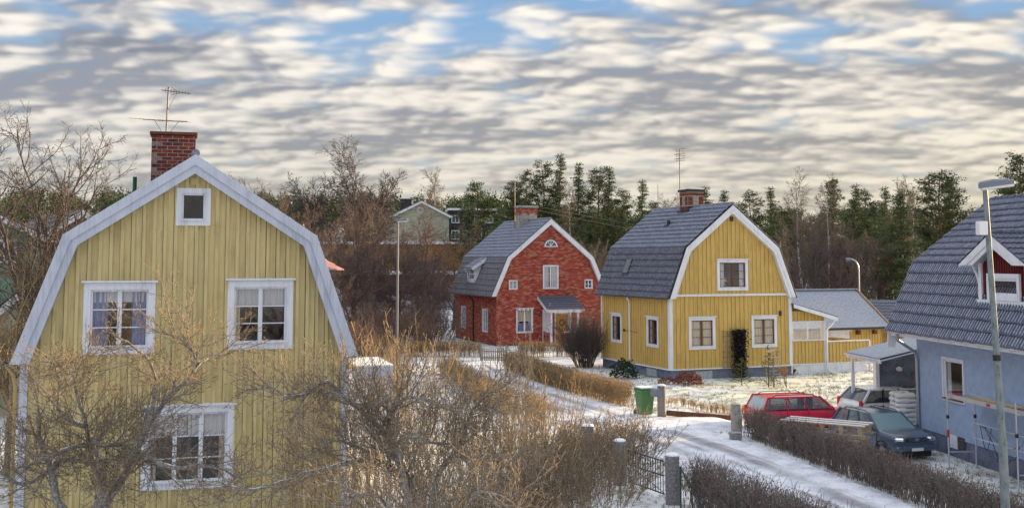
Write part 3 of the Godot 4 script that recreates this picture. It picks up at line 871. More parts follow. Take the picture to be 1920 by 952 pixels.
	for k in 7:
		pbox("trellis_slat", Vector3(-.06 + k * .137, 2.1, .13), Vector3(.03, 1.9, .02), M.worn_white, p)
		pbox("trellis_rail", Vector3(.34, 1.25 + k * .28, .155), Vector3(.9, .03, .02), M.worn_white, p)

func middle_house():
	var h := {"W": 3.6, "oe": 3.79, "ye": 4.05, "uk": 2.79, "yk": 6.63, "yr": 8.85, "L": 7.75}
	var t := thing("ochre_house", "golden yellow wooden house with slate grey gambrel roof behind the parked red car", "house", Vector3(11.274, 0, -57.858), deg_to_rad(21.63))
	var line := gambrel_line(h)
	var top := func(u): return gable_at(h.oe, h.ye, h.uk, h.yk, h.yr, u) - .3
	var wins := [[-.86, .99, 4.43, 6.01], [-2.54, -1.0, 1.49, 3.09], [1.17, 2.72, 1.49, 3.09]]
	var holes := wins.map(func(r): return hole(r, .15))
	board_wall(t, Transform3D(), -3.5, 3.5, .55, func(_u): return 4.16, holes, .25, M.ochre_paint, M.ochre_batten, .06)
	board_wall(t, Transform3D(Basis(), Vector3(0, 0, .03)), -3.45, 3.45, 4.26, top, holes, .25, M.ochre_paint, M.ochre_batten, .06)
	pbox("floor_band", Vector3(0, 4.21, .05), Vector3(7.0, .11, .1), M.white_paint, t)
	for s in [-1, 1]: pbox("corner_board", Vector3(s * 3.565, 2.32, .012), Vector3(.18, 3.66, .09), M.white_paint, t)
	pbox("water_board", Vector3(0, .52, .03), Vector3(7.3, .06, .1), M.white_paint, t)
	var sf := side_frame(3.6, h.L)
	var sw := [[h.L - 6.51, h.L - 5.25, 1.49, 3.05], [h.L - 2.39, h.L - 1.15, 1.53, 3.06]]
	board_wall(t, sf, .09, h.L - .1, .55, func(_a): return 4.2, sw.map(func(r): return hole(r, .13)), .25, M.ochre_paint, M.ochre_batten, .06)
	pbox("corner_board", Vector3(-3.61, 2.32, -.09), Vector3(.06, 3.66, .14), M.white_paint, t)
	pbox("corner_board", Vector3(-3.61, 2.32, -h.L + .06), Vector3(.06, 3.66, .14), M.white_paint, t)
	pbox("water_board", Vector3(-3.63, .52, -h.L / 2), Vector3(.1, .06, h.L + .02), M.white_paint, t)
	solid_wall(t, "wall", Transform3D(Basis(Vector3(0, 0, -1), Vector3.UP, Vector3(1, 0, 0)), Vector3(3.6, 0, -.1)), 0, h.L - .1, .5, func(_a): return 4.2, [], M.ochre_paint)
	solid_wall(t, "wall", Transform3D(Basis(Vector3.UP, PI), Vector3(0, 0, -h.L)), -3.55, 3.55, .5, top, [], M.ochre_paint, [-2.79, 0, 2.79])
	# stone foot with cellar windows
	var w := MB.new(); w.box(Vector3(0, .2, -h.L / 2), Vector3(7.1, .6, h.L - .02)); part("foundation", w, M.plinth, t)
	for a in [Transform3D(Basis(), Vector3(-1.75, .2, .0)), Transform3D(Basis(Vector3.UP, -PI / 2), Vector3(-3.56, .22, -2.0))]:
		var c := Node3D.new(); c.name = "cellar_window"; c.transform = a; t.add_child(c, true)
		pbox("frame", Vector3(0, 0, .0), Vector3(1.1, .44, .04), M.concrete, c)
		for k in 4: pbox("glass_block", Vector3(-.39 + k * .26, 0, .025), Vector3(.24, .38, .03), M.frosted_glass, c)
	pbox("floor_slab", Vector3(0, 4.15, -h.L / 2 - .1), Vector3(7.0, .25, h.L - .4), M.room, t)
	pbox("inner_wall", Vector3(0, 2.2, -3.2), Vector3(6.9, 3.6, .1), M.cream_cloth, t)
	pbox("inner_wall", Vector3(0, 5.3, -3.2), Vector3(5.4, 2.0, .1), M.warm_room, t)
	pbox("inner_wall", Vector3(0, 2.9, -1.6), Vector3(.1, 5.9, 3.0), M.room, t)
	roof_deck(t, line, .26, -h.L - .3, M.grey_wood)
	pantiles(t, line[0], line[1], -h.L - .3, .3, 8, .3, M.tile_dark, M.crest_highlight, 200)
	pantiles(t, line[1], line[2], -h.L - .3, .3, 10, .3, M.tile_frost, null, 100)
	part("upper_tiles", slope_tiles(line, 2, .3, -h.L - .3, .36, .15), M.tile_frost, t, "stuff")
	part("lower_tiles", slope_tiles(line, 3, .3, -h.L - .3, .36, .15), M.tile_dark, t, "stuff")
	for k in 28:                                                      # ridge tiles one by one
		var q := MB.new(); q.rod(Vector3(0, 8.88, .3 - k * .297), Vector3(0, 8.9, .3 - k * .297 - .31), .1, 7, .088); part("ridge_tile", q, M.tile_frost, t)
	verge(t, line, .02, .2, .26, .30, M.white_paint)
	verge(t, line, .2, .36, .22, .262, M.white_paint, "verge_under_board")
	verge(t, line, .33, .36, .03, .218, M.white_paint, "soffit_board")
	verge(t, [Vector2(-3.79, 4.05), Vector2(-2.79, 6.63), Vector2(0, 8.85)], -.03, .02, .28, .32, M.dark_metal, "verge_flashing")
	gutter(t, -3.87, 4.08, .2, -h.L - .2, M.dark_metal)
	gutter(t, 3.87, 4.08, .2, -h.L - .2, M.dark_metal)
	w = MB.new(); w.path([Vector3(-3.85, 4.0, -4.18), Vector3(-3.72, 3.8, -4.18), Vector3(-3.70, 3.5, -4.18), Vector3(-3.70, .35, -4.18), Vector3(-3.85, .12, -4.1), Vector3(-4.0, .08, -4.0)], .05, 8); part("downpipe", w, M.white_plastic, t)
	w = MB.new(); w.rod(Vector3(-3.63, 2.2, -4.8), Vector3(-3.75, 2.2, -3.2), .015, 5); w.box(Vector3(-3.66, 2.22, -4.9), Vector3(.08, .12, .1)); part("tap_pipe", w, M.dark_metal, t)
	w = MB.new(); w.box(Vector3(2.95, 3.22, .03), Vector3(.14, .26, .06)); part("wall_vent", w, M.dark_metal, t)
	w = MB.new(); w.box(Vector3(.05, 8.1, .07), Vector3(.18, .22, .06)); part("gable_vent", w, M.dark_metal, t)
	var oc := {"cas": .15, "hood": true, "sash": M.brown_paint, "curtains": [[.0, 1.0, .0, 1.0, M.cream_cloth, 8]]}
	var up := Transform3D(Basis(), Vector3(0, 0, .03))
	var a := window(t, up, wins[0], {"cas": .15, "hood": true, "sash": M.brown_paint, "cols": 1, "rows": 3, "stile": .06, "curtains": [[.0, .22, 0, 1, M.white_cloth, 3], [.8, 1, 0, 1, M.white_cloth, 3]]})
	w = MB.new(); w.lathe(Vector3(-.25, -.55, -.35), [Vector2(.1, 0), Vector2(.03, .05), Vector2(.03, .2), Vector2(.13, .22), Vector2(.07, .38)], 10); part("table_lamp", w, M.white_plastic, a)
	window(t, Transform3D(), wins[1], oc); window(t, Transform3D(), wins[2], oc)
	for r in sw: window(t, sf, r, {"cas": .13, "hood": true, "sash": M.brown_paint, "curtains": [[.0, .2, 0, 1, M.white_cloth, 2], [.8, 1, 0, 1, M.white_cloth, 2]]})
	# skylight and vent hood on the roof
	var sb := Basis(Vector3(0, 0, 1), Vector3(1.0, 2.58, 0).normalized(), Vector3(-2.58, 1.0, 0).normalized())
	var sl := Node3D.new(); sl.name = "skylight"; t.add_child(sl, true); sl.transform = Transform3D(sb, Vector3(-3.19, 5.6, -5.15))
	pbox("frame", Vector3(0, 0, .06), Vector3(.72, 1.0, .14), M.dark_metal, sl)
	pbox("pane", Vector3(0, .03, .135), Vector3(.54, .78, .03), M.car_glass, sl)
	pbox("flashing", Vector3(0, -.58, .06), Vector3(.9, .2, .03), M.steel, sl)
	w = MB.new(); w.box(Vector3(-1.35, 7.85, -4.0), Vector3(.3, .1, .4)); w.rod(Vector3(-1.35, 7.85, -4.0), Vector3(-1.35, 8.15, -4.0), .09, 8); part("roof_vent", w, M.dark_metal, t)
	w = MB.new()
	for k in 9: w.bar(Vector3(-2.4 + k * .24, 6.95 + k * .19, -4.35), Vector3(-2.4 + k * .24, 6.95 + k * .19, -3.95), .03, .03)
	part("roof_ladder", w, M.dark_metal, t)
	# chimney: red brick with pale stones let in
	var c := Node3D.new(); c.name = "chimney"; t.add_child(c, true)
	pbox("core", Vector3(.08, 9.0, -3.95), Vector3(1.0, 1.5, .88), M.grey_mortar, c)
	w = MB.new()
	var red := [Color(.20, .05, .03), Color(.28, .08, .05), Color(.14, .04, .03)]; var pale := [Color(.50, .42, .37), Color(.43, .36, .32)]
	for f in [Transform3D(Basis(), Vector3(.08, 0, -3.51)), Transform3D(Basis(Vector3.UP, -PI / 2), Vector3(-.42, 0, -3.95)), Transform3D(Basis(Vector3.UP, PI / 2), Vector3(.58, 0, -3.95))]:
		var hw: float = .5 if f.origin.z > -3.6 else .44
		brick_face(w, f, -hw, hw, 8.2, func(_a): return 8.98, [], red)
		for x in 3: brick_face(w, f, -hw + x * hw * 2 / 3.0 + .02, -hw + (x + 1) * hw * 2 / 3.0 - .02, 8.98, func(_a): return 9.5, [], pale if x == 1 else red, .22)
		brick_face(w, f, -hw, hw, 9.5, func(_a): return 9.66, [], red)
	part("bricks", w, M.brick, c, "stuff")
	w = MB.new(); w.cbox(Vector3(.08, 9.78, -3.95), Vector3(1.16, .14, 1.04), .02); part("cap", w, M.dark_metal, c)
	for k in 3: pbox("cap_snow", Vector3(-.2 + k * .3, 9.87, -3.8 - .1 * k), Vector3(.2, .05, .3), M.fresh_snow, c)
	w = MB.new(); w.box(Vector3(.08, 8.42, -3.95), Vector3(1.2, .5, 1.08)); part("chimney_flashing", w, M.dark_metal, c)
	var an := thing("tv_antenna", "tall mast with a grid aerial beside the patterned chimney of the golden house", "antenna", t.transform * Vector3(-.62, 8.5, -4.0), 0)
	w = MB.new(); w.rod(Vector3.ZERO, Vector3(0, 3.55, 0), .028, 6); part("mast", w, M.antenna, an)
	w = MB.new()
	for k in 6: w.rod(Vector3(-.22, 2.9 + k * .13, .1), Vector3(.32, 2.95 + k * .13, .0), .012, 4)
	for x in [-.15, .25]: w.rod(Vector3(x, 2.88, .05), Vector3(x, 3.62, .05), .014, 4)
	for k in 3: w.rod(Vector3(-.35, 3.0 + k * .24, .3), Vector3(.1, 3.02 + k * .24, .0), .012, 4)
	part("grid_aerial", w, M.antenna, an)
	# trellis with a dark creeper
	var tr := thing("trellis", "brown wooden trellis on the gable between two windows of the golden house", "trellis", t.transform * Vector3(.1, 0, .06), t.rotation.y)
	for k in 7: pbox("slat", Vector3(-.66 + k * .22, 1.45, .03), Vector3(.035, 2.1 if k > 1 else 1.9, .02), M.grey_wood, tr)
	for k in 8: pbox("rail", Vector3(0, .55 + k * .26, .052), Vector3(1.5, .035, .02), M.grey_wood, tr)
	var cp := MB.new()
	for k in 2300:
		var y := R.randf_range(0, 2.45)
		var o := Vector3(.2 + R.randfn(0, .17 + .05 * y) * .8, y, .1 + absf(R.randfn(0, .09)))
		var q := Vector3(R.randf() - .5, R.randf() - .7, R.randf()).normalized() * .1; var q2 := Vector3(R.randf() - .5, R.randf() - .5, R.randf() - .5).normalized() * .06
		cp.tri(o - q2, o + q2, o + q)
	for k in 14:
		var p := []
		for j in 8: p.append(Vector3(.2 + R.randfn(0, .12), j * .33, .08 + R.randf() * .06))
		cp.path(p, .012, 4)
	var cl := thing("climbing_plant", "dark withered climbing plant growing up the trellis on the golden house", "plant", t.transform * Vector3(.1, 0, .06), t.rotation.y)
	part("foliage", cp, M.creeper, cl)
	# glazed veranda and deck
	var v := thing("veranda", "yellow boarded glazed veranda with white lattice foot beside the golden house", "veranda", t.transform * Vector3(3.68, 0, -.1), t.rotation.y)
	var wd := 2.1; var lg := 5.05
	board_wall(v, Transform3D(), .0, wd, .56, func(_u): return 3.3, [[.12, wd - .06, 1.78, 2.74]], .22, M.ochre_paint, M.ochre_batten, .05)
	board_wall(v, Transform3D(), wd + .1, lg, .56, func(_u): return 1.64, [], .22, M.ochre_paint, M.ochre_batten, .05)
	window(v, Transform3D(), [.06, wd, 1.74, 2.78], {"cas": .05, "n": 2, "rows": 1, "stile": .03, "glass": M.clear_cover})
	pbox("rail", Vector3(lg / 2 + wd / 2, 1.68, .0), Vector3(lg - wd, .06, .14), M.white_paint, v)
	pbox("floor_edge", Vector3(lg / 2, .53, .02), Vector3(lg, .06, .07), M.white_paint, v)
	for x in [.0, wd + .04, lg]: pbox("post", Vector3(x, 1.6 if x < 3 else .82, .0), Vector3(.1, 3.1 if x < 3 else 1.66, .1), M.white_paint, v)
	for k in 46:
		for s in [-1, 1]:
			var a0 := Vector3(k * .115 + (0.0 if s > 0 else .5) - .25, 0, .02 + s * .006); var b0 := a0 + Vector3(s * .5, .5, 0)
			if minf(a0.x, b0.x) < .0 or maxf(a0.x, b0.x) > lg: continue
			pbar("lattice_slat", a0, b0, .055, .008, M.white_paint, v, Vector3(0, 0, 1))
	pbox("deck_floor", Vector3(lg / 2, .5, -1.6), Vector3(lg, .06, 3.1), M.grey_wood, v)
	board_wall(v, Transform3D(Basis(), Vector3(0, 0, -3.1)), .0, lg, .5, func(_u): return 1.64, [], .22, M.ochre_paint, M.ochre_batten, .05)
	board_wall(v, Transform3D(Basis(Vector3.UP, PI / 2), Vector3(lg, 0, 0)), .0, 3.1, .5, func(_u): return 1.64, [], .22, M.ochre_paint, M.ochre_batten, .05)
	w = MB.new()
	w.hexa([Vector3(-.05, 3.62, .35), Vector3(2.75, 2.88, .35), Vector3(2.75, 2.88, -3.2), Vector3(-.05, 3.62, -3.2), Vector3(-.05, 3.74, .35), Vector3(2.75, 3.0, .35), Vector3(2.75, 3.0, -3.2), Vector3(-.05, 3.74, -3.2)])
	part("roof", w, M.tile_dark, v)
	w = MB.new()
	w.hexa([Vector3(-.05, 3.5, .40), Vector3(2.72, 2.77, .40), Vector3(2.72, 2.77, .36), Vector3(-.05, 3.5, .36), Vector3(-.05, 3.7, .40), Vector3(2.72, 2.96, .40), Vector3(2.72, 2.96, .36), Vector3(-.05, 3.7, .36)])
	part("verge_board", w, M.white_paint, v)
	w = MB.new(); w.path([Vector3(2.6, 2.82, .3), Vector3(2.5, 2.65, .25), Vector3(2.2, 2.3, .12), Vector3(2.18, .3, .12), Vector3(2.3, .1, .2), Vector3(2.7, -.05, .5)], .05, 8); part("downpipe", w, M.white_plastic, v)
	for z in [-3.05]: pbox("post", Vector3(wd, 1.7, z), Vector3(.1, 2.4, .1), M.white_paint, v)
	pbox("bench", Vector3(3.4, 1.55, -1.4), Vector3(2.4, .05, .5), M.pale_wood, v)
	for x in [2.4, 4.4]: pbox("bench_leg", Vector3(x, 1.03, -1.4), Vector3(.06, 1.0, .4), M.pale_wood, v)

func garage():
	# behind the veranda: a long low building under a corrugated roof
	var t := thing("yellow_garage", "low yellow outbuilding with grey corrugated metal roof behind the veranda", "outbuilding", Vector3(18.33, 0, -65.2), deg_to_rad(22))
	var L := 4.5; var D := 3.1
	var w := MB.new()
	tile_rows(w, Vector3(-L, 2.05, 0), Vector3(1, 0, 0), Vector3(0, 2.1, -D).normalized(), 2 * L - .15, sqrt(2.1 * 2.1 + D * D), 3.8, .12, 4, .02)
	var ro := part("roof", w, M.metal_roof, t)
	pbar("ridge_cap", Vector3(-L, 4.2, -D), Vector3(L, 4.2, -D), .3, .06, M.metal_roof, ro)
	w = MB.new(); w.hexa([Vector3(-L, 1.98, 0), Vector3(L, 1.98, 0), Vector3(L, 4.08, -D), Vector3(-L, 4.08, -D), Vector3(-L, 2.03, 0), Vector3(L, 2.03, 0), Vector3(L, 4.13, -D), Vector3(-L, 4.13, -D)]); part("roof_deck", w, M.grey_wood, t)
	w = MB.new(); w.hexa([Vector3(-L, 4.08, -D), Vector3(L, 4.08, -D), Vector3(L, 1.98, -2 * D), Vector3(-L, 1.98, -2 * D), Vector3(-L, 4.13, -D), Vector3(L, 4.13, -D), Vector3(L, 2.03, -2 * D), Vector3(-L, 2.03, -2 * D)]); part("roof_deck", w, M.metal_roof, t)
	pbar("verge_board", Vector3(L + .02, 2.0, .05), Vector3(L + .02, 4.17, -D), .05, .18, M.pale_wood, t)
	pbar("gutter", Vector3(-L, 1.99, .08), Vector3(L, 1.99, .08), .1, .08, M.dark_metal, t)
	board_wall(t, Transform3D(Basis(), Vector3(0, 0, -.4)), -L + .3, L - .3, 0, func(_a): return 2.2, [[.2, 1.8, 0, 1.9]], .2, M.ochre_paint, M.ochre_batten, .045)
	pbox("door_frame", Vector3(1.0, 1.9, -.36), Vector3(1.8, .1, .06), M.white_paint, t)
	pbox("door", Vector3(1.0, .95, -.45), Vector3(1.58, 1.9, .05), M.white_paint, t)
	for x in [2.3, 3.5]: pbox("wall_lamp", Vector3(x, 1.75, -.3), Vector3(.22, .22, .18), M.brown_paint, t)
	var gt := func(a): return 1.95 + 2.05 * (1.0 - absf(a - 2.7) / 2.7)
	solid_wall(t, "wall", Transform3D(Basis(Vector3.UP, PI / 2), Vector3(L - .3, 0, -.4)), 0, 5.4, 0, gt, [], M.ochre_paint, [2.7])
	solid_wall(t, "wall", Transform3D(Basis(Vector3.UP, -PI / 2), Vector3(-L + .3, 0, -5.8)), 0, 5.4, 0, gt, [], M.ochre_paint, [2.7])

func brick_house():
	var h := {"W": 4.06, "oe": 4.51, "ye": 3.45, "uk": 3.3, "yk": 6.19, "yr": 8.91, "L": 9.24}
	var t := thing("brick_house", "red brick house with grey gambrel roof and white porch across the cross street", "house", Vector3(2.711, 0, -80.14), deg_to_rad(20.74))
	var line := gambrel_line(h)
	var top := func(u): return gable_at(h.oe, h.ye, h.uk, h.yk, h.yr, u) - .22
	var wins := [[-.55, .64, 3.93, 5.62], [-3.14, -2.5, 3.91, 4.58], [2.69, 3.32, 3.93, 4.6], [-2.59, -1.33, .87, 2.57]]
	var holes := wins.map(func(r): return hole(r, .07))
	holes.append([.35, 1.42, .2, 2.2])
	solid_wall(t, "wall", Transform3D(Basis(), Vector3(0, 0, -.012)), -4.05, 4.05, 0, top, holes, M.mortar, [-3.3, 0, 3.3])
	var sf := side_frame(4.06, h.L)
	var sw := [[h.L - 7.8, h.L - 6.69, .86, 2.51], [h.L - 2.9, h.L - 1.79, .84, 2.51]]
	var sh := sw.map(func(r): return hole(r, .07))
	solid_wall(t, "wall", Transform3D(sf.basis, sf.origin + Vector3(.012, 0, 0)), 0, h.L - .25, 0, func(_a): return 3.7, sh, M.mortar)
	solid_wall(t, "back_wall", Transform3D(Basis(Vector3.UP, PI), Vector3(0, 0, -h.L)), -4.0, 4.0, 0, top, [], M.mortar, [-3.3, 0, 3.3])
	solid_wall(t, "wall", Transform3D(Basis(Vector3(0, 0, -1), Vector3.UP, Vector3(1, 0, 0)), Vector3(4.05, 0, -.22)), 0, h.L - .25, 0, func(_a): return 3.7, [], M.mortar)
	var pal := [Color(.46, .10, .07), Color(.49, .13, .09), Color(.40, .08, .062), Color(.55, .20, .13), Color(.30, .06, .055), Color(.47, .12, .085), Color(.56, .24, .16), Color(.43, .09, .07)]
	var arch := [[-.44, .57, 6.95, 7.25], [-.3, .43, 7.2, 7.4]]
	var w := MB.new(); brick_face(w, Transform3D(), -4.06, 4.06, .1, top, holes + arch, pal); part("bricks", w, M.brick, t, "stuff")
	w = MB.new(); brick_face(w, sf, 0, h.L, .1, func(_a): return 3.7, sh, pal); part("bricks", w, M.brick, t, "stuff")
	pbox("floor_slab", Vector3(0, 3.3, -h.L / 2 - .1), Vector3(7.6, .25, h.L - .5), M.room, t)
	pbox("inner_wall", Vector3(0, 1.6, -3.2), Vector3(7.4, 3.2, .1), M.room, t)
	pbox("inner_wall", Vector3(0, 4.6, -3.2), Vector3(6.2, 2.4, .1), M.room, t)
	# half-round window under the ridge
	var ar := Node3D.new(); ar.name = "arch_window"; t.add_child(ar, true); ar.position = Vector3(.065, 6.95, 0)
	w = MB.new()
	var poly := PackedVector2Array()
	for k in 17: poly.append(Vector2(.5 * cos(PI * k / 16), .48 * sin(PI * k / 16)))
	for k in 17: poly.append(Vector2(-.40 * cos(PI * k / 16), .03 + .37 * sin(PI * k / 16)))
	w.slab(poly, -.02, .05); part("frame", w, M.white_paint, ar)
	pbox("sill", Vector3(0, .0, .03), Vector3(1.08, .06, .1), M.white_paint, ar)
	poly = PackedVector2Array()
	for k in 17: poly.append(Vector2(.41 * cos(PI * k / 16), .03 + .38 * sin(PI * k / 16)))
	w = MB.new(); w.slab(poly, -.012, .02); part("pane", w, M.car_glass, ar)
	for q in [-.42, 0.0, .42]: pbar("muntin", Vector3(0, .04, .03), Vector3(sin(q * 1.5) * .4, .04 + cos(q * 1.5) * .37, .03), .035, .03, M.white_paint, ar, Vector3(0, 0, 1))
	window(t, Transform3D(), wins[0], {"cas": .07, "n": 2, "rows": 3, "stile": .05, "curtains": [[.0, .4, 0, 1, M.white_cloth, 4], [.6, 1, 0, 1, M.white_cloth, 4]]})
	window(t, Transform3D(), wins[1], {"cas": .06, "n": 2, "rows": 2, "stile": .035, "curtains": [[0, 1, 0, 1, M.white_cloth, 4]]})
	window(t, Transform3D(), wins[2], {"cas": .06, "n": 2, "rows": 2, "stile": .035})
	var a := window(t, Transform3D(), wins[3], {"cas": .07, "n": 2, "rows": 2, "stile": .05, "hood": true, "curtains": [[.0, 1, 0, .4, M.blue_cloth, 9], [.0, .18, .3, 1, M.cream_cloth, 2], [.82, 1, .3, 1, M.cream_cloth, 2], [.0, 1, .5, 1, M.cream_cloth, 6]]})
	for k in 8: pbox("awning_flap", Vector3(-.56 + k * .16, .8, .09), Vector3(.15, .1, .02), M.white_cloth if k % 2 else M.blue_cloth, a)
	for r in sw: window(t, sf, r, {"cas": .06, "n": 2, "rows": 3, "stile": .05, "curtains": [[0, .3, 0, 1, M.white_cloth, 3], [.7, 1, 0, 1, M.white_cloth, 3]]})
	roof_deck(t, line, .22, -h.L - .3, M.grey_wood)
	for k in [1, 2]: part("upper_tiles", slope_tiles(line, k, .26, -h.L - .3, .4, .24, 4), M.tile_frost, t, "stuff")
	for k in [0, 3]: part("lower_tiles", slope_tiles(line, k, .26, -h.L - .3, .4, .24, 4), M.tile_brown, t, "stuff")
	w = MB.new(); w.rod(Vector3(0, 8.94, .26), Vector3(0, 8.94, -h.L - .3), .1, 7); part("ridge_tiles", w, M.tile_frost, t)
	verge(t, line, .0, .30, .22, .28, M.white_paint)
	verge(t, line, .27, .30, .03, .218, M.white_paint, "soffit_board")
	gutter(t, -4.58, 3.46, .1, -h.L - .2, M.dark_metal)
	w = MB.new(); w.path([Vector3(-4.56, 3.4, -4.85), Vector3(-4.2, 3.1, -4.85), Vector3(-4.13, 2.9, -4.85), Vector3(-4.13, 0, -4.85)], .05, 6); part("downpipe", w, M.dark_metal, t)
	# dormer on the slope that faces the street
	var d := Node3D.new(); d.name = "dormer"; t.add_child(d, true)
	var dz := -4.95
	for s in [-1, 1]: pbox("cheek", Vector3(-3.75, 4.95, dz + s * .62), Vector3(.9, 1.3, .06), M.white_paint, d)
	pbox("front", Vector3(-4.17, 4.42, dz), Vector3(.06, .25, 1.3), M.white_paint, d)
	var ds := MB.new()
	ds.hexa([Vector3(-4.45, 5.32, dz + .85), Vector3(-3.1, 6.15, dz + .85), Vector3(-3.1, 6.15, dz - .85), Vector3(-4.45, 5.32, dz - .85), Vector3(-4.45, 5.4, dz + .85), Vector3(-3.1, 6.23, dz + .85), Vector3(-3.1, 6.23, dz - .85), Vector3(-4.45, 5.4, dz - .85)]); part("roof_deck", ds, M.white_paint, d)
	ds = MB.new(); tile_rows(ds, Vector3(-4.5, 5.41, dz - .9), Vector3(0, 0, 1), Vector3(1.35, .83, 0).normalized(), 1.8, 1.65, .4, .24, 4); part("tiles", ds, M.tile_frost, d, "stuff")
	for s in [-1, 1]: pbar("verge_board", Vector3(-4.5, 5.33, dz + s * .9), Vector3(-3.1, 6.2, dz + s * .9), .05, .22, M.white_paint, d)
	pbox("frame", Vector3(-4.18, 4.95, dz), Vector3(.05, .9, 1.1), M.white_paint, d)
	for k in 4: pbox("pane", Vector3(-4.21, 4.77 + .37 * (k % 2), dz - .24 + .48 * (k / 2)), Vector3(.02, .31, .4), M.car_glass, d)
	w = MB.new(); w.path([Vector3(-4.5, 5.3, dz - .8), Vector3(-4.3, 5.0, dz - .72), Vector3(-4.25, 4.4, dz - .7)], .04, 6); part("downpipe", w, M.white_plastic, d)
	# second dormer behind the ridge, on the other slope
	var d2 := Node3D.new(); d2.name = "dormer"; t.add_child(d2, true)
	w = MB.new(); w.hexa([Vector3(2.2, 7.3, -2.6), Vector3(3.9, 6.6, -2.6), Vector3(3.9, 6.6, -4.6), Vector3(2.2, 7.3, -4.6), Vector3(2.2, 7.4, -2.6), Vector3(3.9, 6.7, -2.6), Vector3(3.9, 6.7, -4.6), Vector3(2.2, 7.4, -4.6)]); part("roof_deck", w, M.tile_frost, d2)
	pbox("cheek", Vector3(3.1, 6.3, -2.75), Vector3(1.2, .9, .06), M.white_paint, d2)
	# chimney with plaster below and a brick crown
	var c := Node3D.new(); c.name = "chimney"; t.add_child(c, true)
	w = MB.new(); w.cbox(Vector3(-.05, 8.9, -4.5), Vector3(1.36, 1.5, .9), .02); part("shaft", w, M.concrete, c)
	w = MB.new()
	for f in [Transform3D(Basis(), Vector3(-.05, 0, -4.04)), Transform3D(Basis(Vector3.UP, -PI / 2), Vector3(-.74, 0, -4.5)), Transform3D(Basis(Vector3.UP, PI / 2), Vector3(.64, 0, -4.5))]:
		var hw: float = .69 if f.origin.z > -4.2 else .46
		brick_face(w, f, -hw, hw, 9.5, func(_a): return 9.86, [], pal, .25, .068, .012, .03)
		for k in 3: brick_face(w, f, -hw + (hw - .07) * k, -hw + (hw - .07) * k + .14, 9.34, func(_a): return 9.5, [], pal, .25, .068, .012, .03)
	part("bricks", w, M.brick, c, "stuff")
	w = MB.new(); w.cbox(Vector3(-.05, 9.96, -4.5), Vector3(1.56, .16, 1.1), .03); part("cap", w, M.concrete, c)
	w = MB.new(); w.box(Vector3(-.05, 10.07, -4.5), Vector3(1.4, .06, .9)); part("cap_lid", w, M.dark_metal, c)
	w = MB.new(); w.path([Vector3(-.1, 8.75, -3.95), Vector3(-.1, 9.0, -3.8), Vector3(.05, 9.0, -3.8), Vector3(.05, 8.75, -3.95)], .02, 5); part("hook", w, M.dark_metal, c)
	var an := thing("tv_antenna", "thin mast with a flat aerial beside the plastered chimney of the brick house", "antenna", t.transform * Vector3(-.78, 8.4, -5.0), .35)
	w = MB.new(); w.rod(Vector3.ZERO, Vector3(0, 3.45, 0), .03, 6); part("mast", w, M.antenna, an)
	w = MB.new(); antenna_elements(w, Vector3(-.45, 3.3, 0), Vector3(1, .0, .1).normalized(), 8, .11, .5, .3, Vector3(.2, .25, .95).normalized()); w.rod(Vector3(-.3, 3.0, 0), Vector3(-.3, 3.55, 0), .015, 4); w.rod(Vector3(-.5, 3.55, 0), Vector3(.1, 3.55, 0), .014, 4); w.rod(Vector3(-.5, 3.02, 0), Vector3(.0, 3.02, 0), .014, 4); part("aerial", w, M.antenna, an)
	# porch
	var p := Node3D.new(); p.name = "porch"; t.add_child(p, true)
	w = MB.new(); w.hexa([Vector3(-.95, 2.48, 1.75), Vector3(1.8, 2.48, 1.75), Vector3(1.8, 3.3, .02), Vector3(-.95, 3.3, .02), Vector3(-.95, 2.58, 1.75), Vector3(1.8, 2.58, 1.75), Vector3(1.8, 3.4, .02), Vector3(-.95, 3.4, .02)]); part("roof_deck", w, M.white_paint, p)
	w = MB.new(); tile_rows(w, Vector3(-1.0, 2.58, 1.8), Vector3(1, 0, 0), Vector3(0, .82, -1.73).normalized(), 2.85, 1.93, .35, .2, 4); part("tiles", w, M.tile_blue, p, "stuff")
	for x in [-.98, 1.83]: pbar("verge_board", Vector3(x, 2.46, 1.8), Vector3(x, 3.34, .03), .05, .2, M.white_paint, p)
	pbox("fascia", Vector3(.42, 2.44, 1.68), Vector3(2.6, .2, .06), M.white_paint, p)
	for x in [-.55, 1.5]:
		for z in [1.5, .12]: pbox("post", Vector3(x, 1.3, z), Vector3(.13, 2.4, .13), M.white_paint, p)
	w = MB.new()
	for k in 11:
		for s in [-1, 1]:
			var a0 := Vector3(-.58, 1.1 + k * .13, .2); var b0 := a0 + Vector3(0, s * .6, .6)
			w.bar(a0, b0, .03, .02, Vector3(1, 0, 0)); w.bar(a0 + Vector3(0, 0, .6), b0 + Vector3(0, 0, .6), .03, .02, Vector3(1, 0, 0))
	part("lattice", w, M.white_paint, p)
	pbox("rail", Vector3(.95, .98, 1.5), Vector3(1.0, .08, .1), M.white_paint, p)
	pbox("rail", Vector3(-.56, .98, .8), Vector3(.09, .08, 1.3), M.white_paint, p)
	w = MB.new(); brick_face(w, Transform3D(Basis(), Vector3(0, 0, 1.5)), -.5, 1.45, .15, func(_a): return .95, [[-.5, .2, 0, 1]], pal); brick_face(w, Transform3D(Basis(Vector3.UP, -PI / 2), Vector3(-.58, 0, .8)), -.65, .65, .15, func(_a): return .95, [], pal); part("parapet", w, M.brick, p, "stuff")
	pbox("parapet_core", Vector3(.85, .53, 1.45), Vector3(1.2, .84, .08), M.mortar, p)
	pbox("parapet_core", Vector3(-.53, .53, .8), Vector3(.08, .84, 1.3), M.mortar, p)
	pbox("step", Vector3(.45, .06, .9), Vector3(2.3, .16, 1.7), M.concrete, p)
